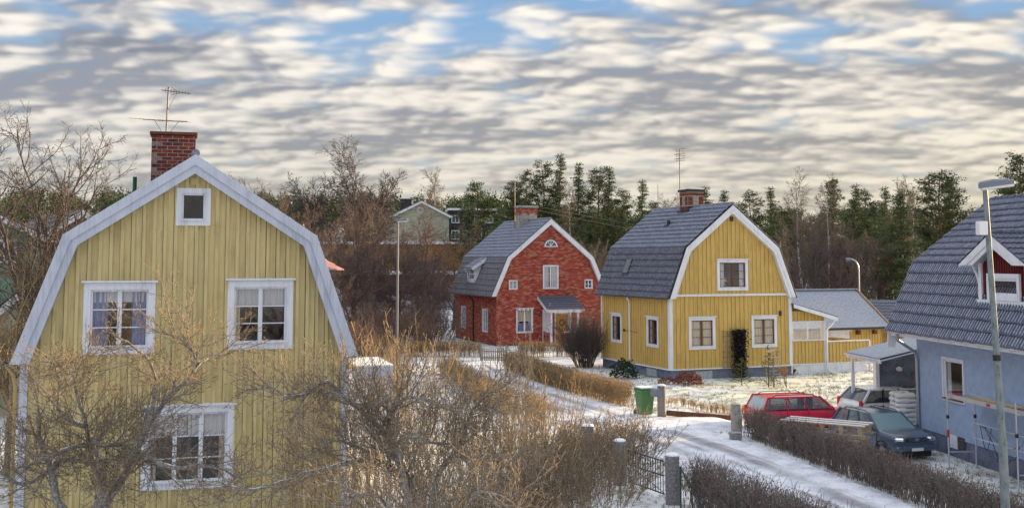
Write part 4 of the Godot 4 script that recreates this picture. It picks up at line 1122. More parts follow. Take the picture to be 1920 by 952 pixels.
	var dr := Node3D.new(); dr.name = "door"; t.add_child(dr, true); dr.position = Vector3(.885, 1.2, -.04)
	pbox("leaf", Vector3(0, 0, 0), Vector3(.98, 1.98, .06), M.door_wood, dr)
	for s in [-1, 1]: pbox("frame", Vector3(s * .52, 0, .03), Vector3(.08, 2.0, .1), M.white_paint, dr)
	pbox("frame", Vector3(0, 1.02, .03), Vector3(1.12, .08, .1), M.white_paint, dr)
	w = MB.new(); w.rod(Vector3(-.38, -.05, .03), Vector3(-.38, -.05, .1), .015, 6); w.rod(Vector3(-.38, -.05, .09), Vector3(-.26, -.05, .09), .012, 6); part("handle", w, M.chrome, dr)
	var wr := thing("wreath", "small dark christmas wreath with red bow on the wooden porch door", "wreath", t.transform * Vector3(.885, 1.55, .04), t.rotation.y)
	w = MB.new()
	for k in 200:
		var an2 := R.randf() * TAU; var o := Vector3(cos(an2) * .17, sin(an2) * .2, .02)
		var q := Vector3(R.randfn(0, 1), R.randfn(0, 1), R.randf()).normalized() * .075
		w.tri(o - Vector3(-q.y, q.x, 0) * .25, o + Vector3(-q.y, q.x, 0) * .25, o + q)
	part("greens", w, M.wreath, wr)
	w = MB.new()
	for s in [-1, 1]: w.tri(Vector3(0, -.15, .07), Vector3(s * .14, -.08, .08), Vector3(s * .12, -.24, .08))
	part("bow", w, M.red_ornament, wr)

func blue_house():
	var h := {"W": 3.1, "oe": 3.97, "ye": 3.55, "uk": 2.92, "yk": 5.87, "yr": 8.05}
	var t := thing("blue_house", "pale blue rendered house with frosty pantile gambrel roof and red dormer", "house", Vector3(17.005, -.3, -39.223), deg_to_rad(6.58))
	var L := 10.2; var y0 := .3                     # its foot lies lower than the road
	var line := [Vector2(-h.oe, h.ye + y0), Vector2(-h.uk, h.yk + y0), Vector2(0, h.yr + y0), Vector2(h.uk, h.yk + y0), Vector2(h.oe, h.ye + y0)]
	var sf := Transform3D(Basis(Vector3(0, 0, 1), Vector3.UP, Vector3(-1, 0, 0)), Vector3(-3.1, 0, 0))
	var win := [1.79, 3.17, 1.75, 3.15]
	var holes := [hole(win, .08), [2.1, 3.05, .28, .70]]
	solid_wall(t, "wall", sf, 0, L, .6, func(_a): return 4.3, holes, M.blue_render)
	solid_wall(t, "plinth", Transform3D(sf.basis, sf.origin + Vector3(.03, 0, 0)), 0, L, -.2, func(_a): return .6, [[2.1, 3.05, .28, .60]], M.plinth)
	var top := func(u): return gable_at(h.oe, h.ye, h.uk, h.yk, h.yr, u) + .05
	solid_wall(t, "gable_wall", Transform3D(Basis(Vector3.UP, PI), Vector3(0, 0, 0)), -3.08, 3.08, -.2, top, [], M.blue_render, [-2.92, 0, 2.92])
	solid_wall(t, "gable_wall", Transform3D(Basis(), Vector3(0, 0, L)), -3.08, 3.08, -.2, top, [], M.blue_render, [-2.92, 0, 2.92])
	solid_wall(t, "wall", Transform3D(Basis(Vector3(0, 0, -1), Vector3.UP, Vector3(1, 0, 0)), Vector3(3.1, 0, L)), 0, L, -.2, func(_a): return 4.3, [], M.blue_render)
	pbox("floor_slab", Vector3(0, 3.9, L / 2), Vector3(5.7, .2, L - .5), M.room, t)
	pbox("inner_wall", Vector3(0, 2, L / 2), Vector3(.1, 4, L - .5), M.room, t)
	window(t, sf, win, {"cas": .07, "n": 1, "rows": 1, "stile": .07, "sill": M.brown_paint, "curtains": [[.0, .2, .0, 1, M.white_cloth, 2]]})
	var cw := Node3D.new(); cw.name = "cellar_window"; t.add_child(cw, true)
	cw.transform = Transform3D(sf.basis, sf * Vector3(2.57, .49, .0))
	pbox("panel", Vector3(-.24, 0, -.02), Vector3(.46, .42, .05), M.white_paint, cw)
	pbox("frame", Vector3(.24, 0, -.03), Vector3(.46, .42, .05), M.brown_paint, cw)
	pbox("pane", Vector3(.26, 0, .0), Vector3(.34, .32, .02), M.car_glass, cw)
	roof_deck(t, line, L + .4, -.35, M.white_paint, .03, .14)
	# pantiles laid one by one on the slopes that show
	var laid := pantiles(t, line[0], line[1], -.36, L + .4, 7, .3, M.tile_blue, M.frost, 210, 8.3)
	pantiles(t, line[1], line[2], -.36, L + .4, 10, .3, M.tile_blue, M.frost, 300 - laid, 8.0)
	for k in [2, 3]: part("back_tiles", slope_tiles(line, k, L + .4, -.35, .36, .15, 4), M.tile_blue, t, "stuff")
	for k in 26:
		var q := MB.new(); q.rod(Vector3(0, h.yr + y0 + .05, -.36 + k * .4), Vector3(0, h.yr + y0 + .07, .06 + k * .4), .095, 8, .115); part("ridge_tile", q, M.tile_blue, t)
	var xb := Transform3D(Basis(Vector3.UP, PI), Vector3.ZERO)
	verge(t, line, -.03, .2, .33, .37, M.white_paint, "verge_board", xb)
	verge(t, line, -.06, -.03, .30, .40, M.tile_frost, "verge_flashing", xb)
	w_eave(t, h, y0, L)
	# dormer with red boards, facing the street
	var d := Node3D.new(); d.name = "dormer"; t.add_child(d, true)
	var cz := 6.22; var hw := 1.25; var fx := -3.45
	var df := Transform3D(Basis(Vector3(0, 0, 1), Vector3.UP, Vector3(-1, 0, 0)), Vector3(fx, y0, cz))
	var dt := func(a): return 6.5 - absf(a) * .52
	board_wall(d, df, -hw + .1, hw - .1, 4.78, dt, [[-.72, .86, 4.85, 5.53]], .13, M.red_paint, M.red_paint, .04)
	for s in [-1, 1]:
		pbox("corner_board", df * Vector3(s * (hw - .03), 5.32, .02), Vector3(.14, 1.15, .08), M.white_paint, d, df.basis)
		pbox("cheek", Vector3(-2.95, 5.32 + y0, cz + s * (hw - .05)), Vector3(.9, 1.2, .05), M.white_paint, d)
	pbox("sill_board", df * Vector3(0, 4.72, .04), Vector3(2 * hw + .24, .2, .12), M.white_paint, d, df.basis)
	for a in [["frame", Vector3(.07, 5.53, .05), Vector3(1.7, .14, .1)], ["frame", Vector3(.07, 4.87, .05), Vector3(1.7, .14, .1)], ["frame", Vector3(-.72, 5.2, .05), Vector3(.13, .53, .1)], ["frame", Vector3(.86, 5.2, .05), Vector3(.13, .53, .1)], ["sash", Vector3(.07, 5.42, .02), Vector3(1.45, .07, .06)], ["sash", Vector3(.07, 4.99, .02), Vector3(1.45, .1, .06)], ["sash", Vector3(-.62, 5.2, .02), Vector3(.08, .38, .06)], ["sash", Vector3(.76, 5.2, .02), Vector3(.08, .38, .06)]]:
		pbox(a[0], df * a[1], a[2], M.white_paint, d, df.basis)
	pbox("pane", df * Vector3(.07, 5.21, -.01), Vector3(1.34, .38, .006), M.pane_glass, d, df.basis)
	var dl := [Vector2(-1.82, 5.84), Vector2(0, 6.74), Vector2(1.82, 5.84)]
	verge(d, dl, .0, .2, .38, .42, M.white_paint, "verge_board", df)
	verge(d, dl, .2, .33, .34, .382, M.white_paint, "verge_under_board", df)
	for k in 2:
		var w := MB.new()
		var e := df * Vector3((-1.82 if k == 0 else 1.82), 5.84, .42)
		var up := (df.basis * Vector3(1.82 * (1 if k == 0 else -1), .9, 0)).normalized()
		if k == 0: tile_rows(w, e + Vector3(3.3, 0, 0), Vector3(-1, 0, 0), up, 3.3, 2.03, .34, .15, 5)
		else: tile_rows(w, e, Vector3(1, 0, 0), up, 3.3, 2.03, .34, .15, 5)
		part("tiles", w, M.tile_blue, d, "stuff")
		var s := MB.new(); var a0 := df * Vector3((-1.8 if k == 0 else 1.8), 5.78, .4); var b0 := df * Vector3(0, 6.68, .4); var g := Vector3(3.3, 0, 0); var u := Vector3(0, .05, 0)
		s.hexa([a0, b0, b0 + g, a0 + g, a0 + u, b0 + u, b0 + g + u, a0 + g + u]); part("roof_deck", s, M.white_paint, d)
	for k in 9:
		var q := MB.new(); q.rod(df * Vector3(0, 6.79, .42 - k * .38), df * Vector3(0, 6.81, .42 - k * .38 - .4), .085, 8, .1); part("ridge_tile", q, M.tile_blue, d)
	var w := MB.new(); w.path([df * Vector3(-1.55, 5.86, .1), df * Vector3(-1.5, 5.7, .05), df * Vector3(-1.4, 5.5, .03), df * Vector3(-1.33, 5.3, .02), df * Vector3(-1.33, 4.85, .02)], .04, 8); part("downpipe", w, M.white_plastic, d)

func w_eave(t: Node3D, h: Dictionary, y0: float, L: float):
	pbox("fascia", Vector3(-h.oe + .08, h.ye + y0 - .06, L / 2), Vector3(.04, .16, L + .7), M.white_paint, t)
	pbox("soffit", Vector3(-h.oe + .5, h.ye + y0 - .09, L / 2), Vector3(.8, .03, L + .6), M.white_paint, t)
	gutter(t, -h.oe + .0, h.ye + y0 + .0, -.3, L + .3, M.white_plastic, .055)
	var w := MB.new()
	w.path([Vector3(-h.oe, h.ye + y0 - .05, .35), Vector3(-h.oe + .05, h.ye + y0 - .28, .32), Vector3(-h.oe + .5, h.ye + y0 - .55, .2), Vector3(-3.2, h.ye + y0 - .72, .12), Vector3(-3.17, h.ye + y0 - .95, .12), Vector3(-3.17, .1, .12)], .055, 8)
	part("downpipe", w, M.steel, t)
	w = MB.new(); w.hexa([Vector3(-4.0, 3.0 + y0, -.30), Vector3(-3.75, 3.0 + y0, -.30), Vector3(-3.75, 3.0 + y0, -.36), Vector3(-4.0, 3.0 + y0, -.36), Vector3(-3.95, 3.7 + y0, -.30), Vector3(-3.5, 3.75 + y0, -.30), Vector3(-3.5, 3.75 + y0, -.36), Vector3(-3.95, 3.7 + y0, -.36)])
	part("verge_foot", w, M.white_paint, t)

func carport():
	var t := thing("carport", "white framed carport with shed roof joined to the gable of the blue house", "carport", Vector3(17.005, -.3, -39.223), deg_to_rad(6.58))
	var w := MB.new()
	w.hexa([Vector3(-4.2, 2.8, -.4), Vector3(0, 3.75, -.4), Vector3(0, 3.75, -3.2), Vector3(-4.2, 2.8, -3.2), Vector3(-4.2, 2.85, -.4), Vector3(0, 3.8, -.4), Vector3(0, 3.8, -3.2), Vector3(-4.2, 2.85, -3.2)]); part("roof_deck", w, M.white_paint, t)
	w = MB.new(); tile_rows(w, Vector3(-4.22, 2.86, -3.22), Vector3(0, 0, 1), Vector3(4.2, .95, 0).normalized(), 2.85, 4.3, 4.3, .14, 4, .02); part("roof_sheet", w, M.metal_roof, t)
	pbar("fascia", Vector3(-4.24, 2.78, -.36), Vector3(-4.24, 2.78, -3.24), .04, .12, M.white_paint, t)
	gutter(t, -4.3, 2.86, -.36, -3.24, M.white_plastic, .05)
	pbox("added_side_wall", Vector3(2.9, 1.6, -1.7), Vector3(.12, 3.2, 2.6), M.plinth, t)  # unseen wall, added to keep the sun off the back wall
	for z in [-3.05]: pbox("post", Vector3(-4.1, 1.4, z), Vector3(.1, 2.8, .1), M.white_paint, t)
	solid_wall(t, "back_wall", Transform3D(Basis(), Vector3(0, 0, -3.0)), -3.15, 3, 0, func(a): return 2.98 + (a + 3.15) * .2, [], M.plinth)
	pbox("wall_edge", Vector3(-3.22, 1.5, -3.0), Vector3(.14, 3.0, .24), M.white_paint, t)
	w = MB.new(); w.lathe(Vector3(-2.4, 2.3, -2.85), [Vector2(0, -.1), Vector2(.1, -.08), Vector2(.12, .02), Vector2(.03, .08)], 10); part("lamp", w, M.white_plastic, t)

# ---- plants
func rnd_dir() -> Vector3:
	var v := Vector3(R.randfn(0, 1), R.randfn(0, 1), R.randfn(0, 1))
	return v.normalized() if v.length() > .01 else Vector3.UP

func side_dir(d: Vector3, ang: float) -> Vector3:
	var s := d.cross(rnd_dir()).normalized()
	return (d * cos(ang) + s * sin(ang)).normalized()

# g: arrays by level: n children, len share, ang, wig, trop, seg; out: MB by level
func branch(lv: int, p: Vector3, dir: Vector3, length: float, r: float, g: Dictionary, out: Array):
	var seg: int = g.seg[lv]
	var pts := PackedVector3Array([p]); var rad := PackedFloat32Array([r])
	var d := dir
	var tip: float = maxf(r * g.get("tip", .3), g.get("rmin", .004))
	for i in seg:
		d = (d + rnd_dir() * g.wig[lv] + Vector3(0, g.trop[lv], 0)).normalized()
		p += d * (length / seg)
		pts.append(p); rad.append(lerpf(r, tip, (i + 1.0) / seg))
	kids(lv, pts, rad, length, g, out)

func kids(lv: int, pts: PackedVector3Array, rad: PackedFloat32Array, length: float, g: Dictionary, out: Array):
	var sides: int = g.sides[lv]
	out[mini(lv, out.size() - 1)].tube(pts, rad, sides)
	if lv + 1 >= g.n.size() + 1 or lv >= g.n.size(): return
	var n: int = int(g.n[lv] * R.randf_range(.75, 1.25) + .5)
	var t0: float = g.t0[lv]
	for k in n:
		var t := lerpf(t0, 1.0, (k + R.randf()) / n)
		var f := t * (pts.size() - 1); var i := mini(int(f), pts.size() - 2)
		var o := pts[i].lerp(pts[i + 1], f - i)
		var dd := (pts[i + 1] - pts[i]).normalized()
		var l: float = length * g.len[lv] * R.randf_range(.6, 1.25) * (1.0 - g.get("taper", .5) * (t - t0))
		var rr := minf(lerpf(rad[i], rad[i + 1], f - i) * .72, maxf(g.get("rmin", .004), l * g.get("thick", .016)))
		branch(lv + 1, o, side_dir(dd, g.ang[lv] * R.randf_range(.6, 1.3)), l, rr, g, out)

func mbs(n: int) -> Array:
	var a := []
	for k in n: a.append(MB.new())
	return a

func bare_tree(called: String, label: String, g: Dictionary, height: float, r: float, mt: Material, mc: Material, at: Vector3, group := "", lean := Vector3.ZERO) -> Node3D:
	var t := thing(called, label, "tree", at, 0, group)
	t.set_meta("base_name", called)
	var out := mbs(2)
	for s in g.get("stems", 1):
		var o := Vector3(R.randfn(0, .15), 0, R.randfn(0, .15)) if s > 0 else Vector3.ZERO
		branch(0, o, (Vector3.UP + lean + (rnd_dir() * .22 if g.get("stems", 1) > 1 else Vector3.ZERO)).normalized(), height * R.randf_range(.8, 1.0) if s > 0 else height, r, g, out)
	part("trunk", out[0], mt, t); part("crown", out[1], mc, t)
	return t

const OAK := {"n": [16, 8, 7, 6], "len": [.52, .55, .5, .5], "ang": [.8, .75, .75, .8], "wig": [.07, .16, .2, .25, .3], "trop": [.02, .07, .06, .03, .0], "seg": [8, 6, 4, 3, 2], "sides": [7, 5, 4, 3, 3], "t0": [.25, .25, .2, .15], "thick": .024, "rmin": .021, "taper": .35}
const DENSE := {"n": [15, 9, 7, 6], "len": [.66, .52, .45, .42], "ang": [.85, .8, .8, .8], "wig": [.1, .2, .22, .25, .3], "trop": [.02, .06, .06, .04, .02], "seg": [6, 6, 4, 3, 2], "sides": [6, 5, 4, 3, 3], "t0": [.14, .2, .15, .15], "thick": .016, "rmin": .010, "taper": .3}
const BIRCH := {"n": [26, 11, 9], "len": [.33, .42, .5], "ang": [.6, .7, .8], "wig": [.035, .12, .2, .25], "trop": [.02, .10, -.05, -.18], "seg": [9, 5, 4, 3], "sides": [7, 4, 3, 3], "t0": [.28, .2, .15], "thick": .013, "rmin": .012, "taper": .55}
const FRUIT := {"n": [12, 10, 8, 6], "len": [.8, .5, .42, .36], "ang": [.7, .75, .8, .85], "wig": [.1, .2, .24, .3, .35], "trop": [.02, .10, .08, .06, .04], "seg": [6, 7, 5, 4, 2], "sides": [7, 6, 4, 3, 3], "t0": [.25, .2, .15, .15], "thick": .017, "rmin": .007, "taper": .3}
const THICKET := {"n": [10, 8, 6], "len": [.34, .5, .5], "ang": [.5, .6, .7], "wig": [.07, .15, .2, .25], "trop": [.03, .08, .05, .0], "seg": [7, 4, 3, 2], "sides": [5, 3, 3, 3], "t0": [.15, .15, .15], "thick": .014, "rmin": .013, "taper": .4, "stems": 3}
const SHOOTS := {"n": [8, 3], "len": [.30, .35], "ang": [.42, .5], "wig": [.05, .12, .2], "trop": [.03, .10, .08], "seg": [8, 4, 2], "sides": [4, 3, 3], "t0": [.2, .2], "thick": .0125, "rmin": .0055, "taper": .5}
const BUSH := {"n": [8, 5], "len": [.42, .42], "ang": [.6, .65], "wig": [.1, .18, .25], "trop": [.02, .06, .04], "seg": [6, 4, 2], "sides": [4, 3, 3], "t0": [.25, .2], "thick": .012, "rmin": .006, "taper": .4}

func shrub(called: String, label: String, g: Dictionary, stems: int, h: float, spread: float, r: float, m: Material, at: Vector3, group := "", lean := .25) -> Node3D:
	var t := thing(called, label, "shrub", at, 0, group)
	t.set_meta("base_name", called)
	var out := mbs(1)
	for k in stems:
		var a := R.randf() * TAU; var q := sqrt(R.randf()) * spread
		var o := Vector3(cos(a) * q, -.05, sin(a) * q)
		branch(0, o, Vector3(cos(a) * lean * q / spread + R.randfn(0, .08), 1, sin(a) * lean * q / spread + R.randfn(0, .08)).normalized(), h * R.randf_range(.55, 1.0), r * R.randf_range(.7, 1.2), g, out)
	part("twigs", out[0], m, t)
	return t

func needle_clump(mb: MB, o: Vector3, s: float, n: int, flatten := .55):
	for k in n:
		var q := rnd_dir(); q.y = q.y * flatten + .12
		var c := o + q * s * R.randf_range(.15, .8)
		var a := (q + rnd_dir() * .7).normalized() * s * R.randf_range(.25, .5)
		var b := a.cross(rnd_dir()).normalized() * s * R.randf_range(.05, .11)
		mb.tri(c - b, c + b, c + a)

func pine(called: String, label: String, h: float, from: float, wide: float, kind: int, at: Vector3, m: Material, group := "", dens := 1.0) -> Node3D:
	var t := thing(called, label, "tree", at, 0, group)
	t.set_meta("base_name", called)
	var tr := MB.new(); var cr := MB.new()
	var pts := PackedVector3Array(); var rad := PackedFloat32Array()
	var p := Vector3.ZERO
	for k in 9:
		pts.append(p); rad.append(lerpf(h * .016, .03, k / 8.0))
		p += Vector3(R.randfn(0, .1), h / 8.0, R.randfn(0, .1))
	tr.tube(pts, rad, 7)
	var n := int(h * 5.2 * dens)
	for k in n:
		var u := (k + R.randf()) / n
		var y := lerpf(from, .985, u)
		var prof: float
		if kind == 0: prof = pow(sin(PI * clampf(.12 + .83 * (y - from) / (1 - from), 0, 1)), .7) * (1.0 - .25 * u)      # rounded pine
		else: prof = 1.06 - (y - from) / (1 - from)                                                                      # pointed spruce
		var l := wide * prof * R.randf_range(.55, 1.08)
		if kind == 0 and R.randf() < .18: l *= 1.25
		var f := y * 8.0; var i := mini(int(f), 7)
		var o := pts[i].lerp(pts[i + 1], f - i)
		var a := R.randf() * TAU
		var up: float = R.randf_range(-.05, .5) if kind == 0 else R.randf_range(-.35, .12) + .5 * u
		var d := Vector3(cos(a), up, sin(a)).normalized()
		var bp := PackedVector3Array([o]); var br := PackedFloat32Array([.05 * (1.2 - u)])
		var q := o
		for j in 3:
			d = (d + rnd_dir() * .15 + Vector3(0, .06 if kind == 0 else -.02, 0)).normalized(); q += d * l / 3.0
			bp.append(q); br.append(lerpf(.04, .012, j / 2.0))
		tr.tube(bp, br, 3)
		var m2 := maxi(2, int(l * 2.6))
		for j in m2:
			var tt := lerpf(.3 if kind == 0 else .12, 1.0, (j + R.randf()) / m2) * 3.0
			var ii := mini(int(tt), 2)
			needle_clump(cr, bp[ii].lerp(bp[ii + 1], tt - ii) + rnd_dir() * .22, R.randf_range(.45, .8), 26, .5 if kind == 0 else .35)
	part("trunk", tr, M.pine_bark, t); part("crown", cr, m, t)
	return t

func hedge(called: String, label: String, pts: Array, h: float, wide: float, per_m: float, m: Material, leaf: Material, leaves: float, group := "", r := .009) -> Node3D:
	var t := thing(called, label, "hedge", on(pts[0][0], pts[0][1]), 0, group)
	var out := mbs(1); var lf := MB.new()
	var g := {"n": [9], "len": [.42], "ang": [.65], "wig": [.12, .2], "trop": [.05, .08], "seg": [5, 3], "sides": [4, 3], "t0": [.3], "thick": .012, "rmin": .0045, "taper": .4}
	for k in pts.size() - 1:
		var a := Vector2(pts[k][0], pts[k][1]); var b := Vector2(pts[k + 1][0], pts[k + 1][1])
		var dir := (b - a).normalized(); var nr := Vector2(-dir.y, dir.x)
		for s in int(a.distance_to(b) * per_m):
			var q := a.lerp(b, R.randf()) + nr * R.randf_range(-.32, .32) * wide
			var o := on(q.x, q.y, -.05) - t.position
			var e := nr * R.randfn(0, .16)
			branch(0, o, Vector3(e.x + R.randfn(0, .1), 1, -e.y).normalized(), h * R.randf_range(.72, 1.04), r * R.randf_range(.7, 1.4), g, out)
		for s in int(a.distance_to(b) * leaves):
			var q := a.lerp(b, R.randf()) + nr * R.randf_range(-.5, .5) * wide
			var o := on(q.x, q.y, h * (.08 + .95 * sqrt(R.randf()))) - t.position
			var u := rnd_dir() * R.randf_range(.03, .06); var v := u.cross(rnd_dir()).normalized() * .022
			lf.tri(o - v, o + v, o + u)
	part("twigs", out[0], m, t)
	if leaf: part("leaves", lf, leaf, t)
	return t

func apple_tree(label: String, limbs: Array, base: Vector3, fork: Vector3, r: float):
	var t := thing("apple_tree", label, "tree", base, 0, "old apple trees in the front garden")
	var out := mbs(3); var snow := MB.new()
	var g := {"n": [12, 11, 5], "len": [.36, .46, .38], "ang": [.8, .85, .9], "wig": [.1, .22, .17, .15], "trop": [.02, .05, .07, .08], "seg": [6, 6, 5, 2], "sides": [8, 5, 3, 3], "t0": [.12, .12, .25], "thick": .0125, "rmin": .0048, "taper": .35}
	out[0].tube(PackedVector3Array([Vector3(0, -.2, 0), (fork - base) * .5 + Vector3(.06, 0, .05), fork - base]), PackedFloat32Array([r * 1.35, r, r * .9]), 9)
	for k in limbs.size():
		var l: Array = limbs[k]
		var pts := PackedVector3Array(); var rad := PackedFloat32Array()
		var c := Curve3D.new()
		var p := []
		for q in l: p.append(Vector3(q[0], q[1], -q[2]) - base)
		if k < 3: p.push_front(fork - base)
		for i in p.size():
			var d: Vector3 = (p[mini(i + 1, p.size() - 1)] - p[maxi(i - 1, 0)]) / 6.0
			c.add_point(p[i], -d, d)
		var len_ := c.get_baked_length(); var n := int(len_ * 4.0) + 3
		var r0 := r * (.62 if k < 3 else .40)
		for i in n + 1:
			pts.append(c.sample_baked(len_ * i / n) + rnd_dir() * .022); rad.append(lerpf(r0, r * .10, pow(float(i) / n, .8)))
		var gg := g.duplicate(); gg.n = [int(len_ * 7.5), 9, 4]
		gg.len = [1.1 / len_, .58, .30]
		kids(0, pts, rad, len_, gg, out)
		var sp := PackedVector3Array(); var sr := PackedFloat32Array()          # snow lying on the level stretches
		for i in pts.size():
			var d := (pts[mini(i + 1, pts.size() - 1)] - pts[maxi(i - 1, 0)]).normalized()
			if absf(d.y) < .5 and rad[i] > .016: sp.append(pts[i] + Vector3(0, rad[i] * .66, 0)); sr.append(rad[i] * R.randf_range(.15, .5))
			else:
				if sp.size() > 2: snow.tube(sp, sr, 6)
				sp = PackedVector3Array(); sr = PackedFloat32Array()
		if sp.size() > 2: snow.tube(sp, sr, 6)
	part("trunk", out[0], M.apple_bark, t); part("branches", out[1], M.apple_bark, t); part("twigs", out[2], M.apple_twig, t); part("snow_layer", snow, M.fresh_snow, t)

func leaf_bush(called: String, label: String, at: Vector3, h: float, w: float, n: int, ls: float, m: Material, category := "shrub"):
	var t := thing(called, label, category, at)
	var lf := MB.new(); var out := mbs(1)
	for k in 12: branch(0, Vector3(R.randfn(0, w * .15), 0, R.randfn(0, w * .15)), Vector3(R.randfn(0, .5), 1, R.randfn(0, .5)).normalized(), h * R.randf_range(.6, 1.0), .012, {"n": [4], "len": [.4], "ang": [.6], "wig": [.1, .2], "trop": [.02, .05], "seg": [4, 3], "sides": [4, 3], "t0": [.3]}, out)
	for k in n:
		var q := rnd_dir(); q.y = absf(q.y)
		var o := Vector3(q.x * w * .5, .08 + q.y * h * .95, q.z * w * .5) * Vector3(1, 1, 1) * (.45 + .55 * sqrt(R.randf()))
		var u := (q * .5 + rnd_dir()).normalized() * ls; var v := u.cross(rnd_dir()).normalized() * ls * .35
		lf.quad(o, o + u * .5 - v, o + u, o + u * .5 + v)
	part("stems", out[0], M.grey_twig, t); part("leaves", lf, m, t)

func small_spruce(label: String, at: Vector3, h: float, w: float):
	var t := thing("small_spruce", label, "tree", at, 0, "young spruces on the lawn")
	var tr := MB.new(); var cr := MB.new()
	tr.rod(Vector3(0, -.05, 0), Vector3(0, h, 0), .03, 5, .006)
	for k in int(h * 24):
		var u := (k + R.randf()) / int(h * 24)
		var a := R.randf() * TAU; var l := w * .5 * (1.08 - u) * R.randf_range(.7, 1.1)
		var o := Vector3(0, .05 + u * h * .95, 0); var d := Vector3(cos(a), .25, sin(a)).normalized()
		tr.rod(o, o + d * l, .006, 3)
		for j in int(8 + l * 40):
			var q := o + d * l * sqrt(R.randf())
			var e := (d * .6 + rnd_dir()).normalized() * .075; var b := e.cross(rnd_dir()).normalized() * .014
			cr.tri(q - b, q + b, q + e)
	part("trunk", tr, M.grey_twig, t); part("crown", cr, M.spruce_green, t)

func foreground_plants():
	R.seed = 501
	apple_tree("gnarled apple tree with bare crooked limbs before the pale yellow gable", [
		[[-7.91, 1.73, 20.0], [-8.24, 2.27, 20.4], [-8.29, 2.35, 20.94], [-7.69, 2.35, 20.84], [-6.75, 2.47, 20.24], [-6.33, 2.77, 20.02]],
		[[-7.27, 1.73, 20.01], [-7.24, 2.03, 20.27], [-7.65, 2.23, 20.87], [-7.78, 2.63, 20.93], [-7.67, 3.16, 20.36], [-7.74, 3.88, 20.0], [-7.98, 4.11, 20.37]],
		[[-7.34, 1.57, 20.6], [-7.08, 2.03, 20.7], [-6.67, 2.67, 20.11], [-6.41, 3.16, 20.09], [-6.51, 3.48, 20.67], [-6.65, 4.0, 21.0], [-6.83, 4.36, 20.59], [-7.15, 4.74, 20.05]],
		[[-6.47, 3.09, 20.3], [-6.27, 3.44, 20.34], [-5.64, 4.01, 20.0], [-5.57, 4.19, 20.39], [-5.26, 4.31, 20.94]],
		[[-5.62, 4.1, 20.2], [-5.67, 4.44, 20.07], [-6.24, 4.75, 20.14]],
		[[-7.78, 2.63, 20.9], [-7.91, 2.68, 20.08], [-8.32, 2.49, 20.12], [-9.02, 2.21, 20.72]],
		[[-7.7, 2.72, 20.8], [-7.27, 2.75, 20.15], [-7.02, 2.61, 20.76], [-6.81, 2.34, 20.98], [-6.29, 2.34, 20.5]],
		[[-8.24, 2.27, 20.4], [-8.54, 2.67, 20.64], [-8.37, 3.38, 20.07], [-8.55, 3.95, 20.13]],
		[[-7.7, 3.0, 20.5], [-8.33, 3.28, 20.85], [-8.38, 3.87, 20.94], [-8.4, 4.28, 20.39]],
		[[-6.5, 2.6, 20.1], [-5.9, 2.4, 19.8], [-5.3, 2.5, 19.6], [-4.7, 2.2, 19.9]],
		[[-8.3, 2.3, 20.9], [-8.8, 2.0, 20.4], [-9.3, 2.6, 20.1]]], Vector3(-7.5, 0, -20.4), Vector3(-7.5, 1.15, -20.4), .13)
	apple_tree("spreading apple tree with long arching limbs beside the corner of the pale yellow house", [
		[[-1.34, 1.9, 18.47], [-1.21, 2.45, 18.97], [-.99, 2.73, 18.79], [-.23, 2.89, 18.18], [.25, 2.93, 18.04]],
		[[-1.5, 1.9, 18.47], [-1.8, 2.53, 18.97], [-2.34, 3.43, 18.79], [-2.55, 3.75, 18.18], [-3.05, 3.96, 18.04]],
		[[-1.66, 2.1, 18.5], [-2.0, 3.0, 18.8], [-2.72, 3.65, 18.98], [-3.02, 4.01, 18.51], [-3.3, 3.89, 18.02], [-3.63, 3.82, 18.23], [-3.96, 3.87, 18.84], [-4.45, 3.83, 18.95]],
		[[-1.93, 2.7, 18.93], [-2.05, 3.29, 18.86], [-1.74, 3.78, 18.26], [-1.24, 3.73, 18.01], [-.82, 3.51, 18.48]],
		[[-1.78, 2.6, 18.8], [-1.85, 3.12, 18.12], [-1.52, 3.2, 18.09], [-1.28, 2.99, 18.66], [-.84, 2.98, 19.0]],
		[[-1.18, 2.5, 18.9], [-.84, 2.98, 18.99], [-.66, 3.52, 18.73], [-.32, 3.87, 18.13]],
		[[-1.75, 2.45, 18.8], [-2.22, 2.71, 18.9], [-2.68, 2.96, 18.89], [-3.0, 3.09, 18.3]],
		[[-2.3, 2.75, 18.9], [-3.2, 2.6, 18.4], [-4.0, 2.43, 17.84], [-4.73, 2.47, 18.2]]], Vector3(-1.5, 0, -18.5), Vector3(-1.45, 1.2, -18.5), .12)
	apple_tree("low apple tree whose snow dusted arching boughs reach the bottom edge of the view", [
		[[-1.2, 1.6, 15.3], [-.62, 2.62, 15.68], [-.47, 2.87, 15.46], [-.23, 2.9, 15.3], [.01, 2.74, 15.43]],
		[[-1.4, 1.7, 15.2], [-1.67, 2.77, 15.15], [-1.91, 2.93, 14.91], [-2.12, 2.95, 14.8], [-2.38, 2.77, 14.98]],
		[[-1.3, 1.9, 15.4], [-1.1, 2.3, 15.9], [-.9, 2.6, 16.2]]], Vector3(-1.3, 0, -15.3), Vector3(-1.3, 1.1, -15.3), .09)
	# tall sunlit shoots between the yellow house and the road
	R.seed = 502
	var g1 := "tall bare shoots between the yellow house and the road"
	var protos := []
	for k in 4: protos.append(shrub("tall_shrub", "", SHOOTS, 12, 4.3, .75, .014, M.shoot, on([-2.6, -1.2, -3.6, .4][k], [25.0, 27.5, 24.0, 26.5][k]), g1, .22))
	for k in 2: protos.append(shrub("tall_shrub", "", SHOOTS, 18, 3.0, .9, .012, M.gold_twig, on([-.4, .9][k], [31.0, 33.5][k]), g1, .3))
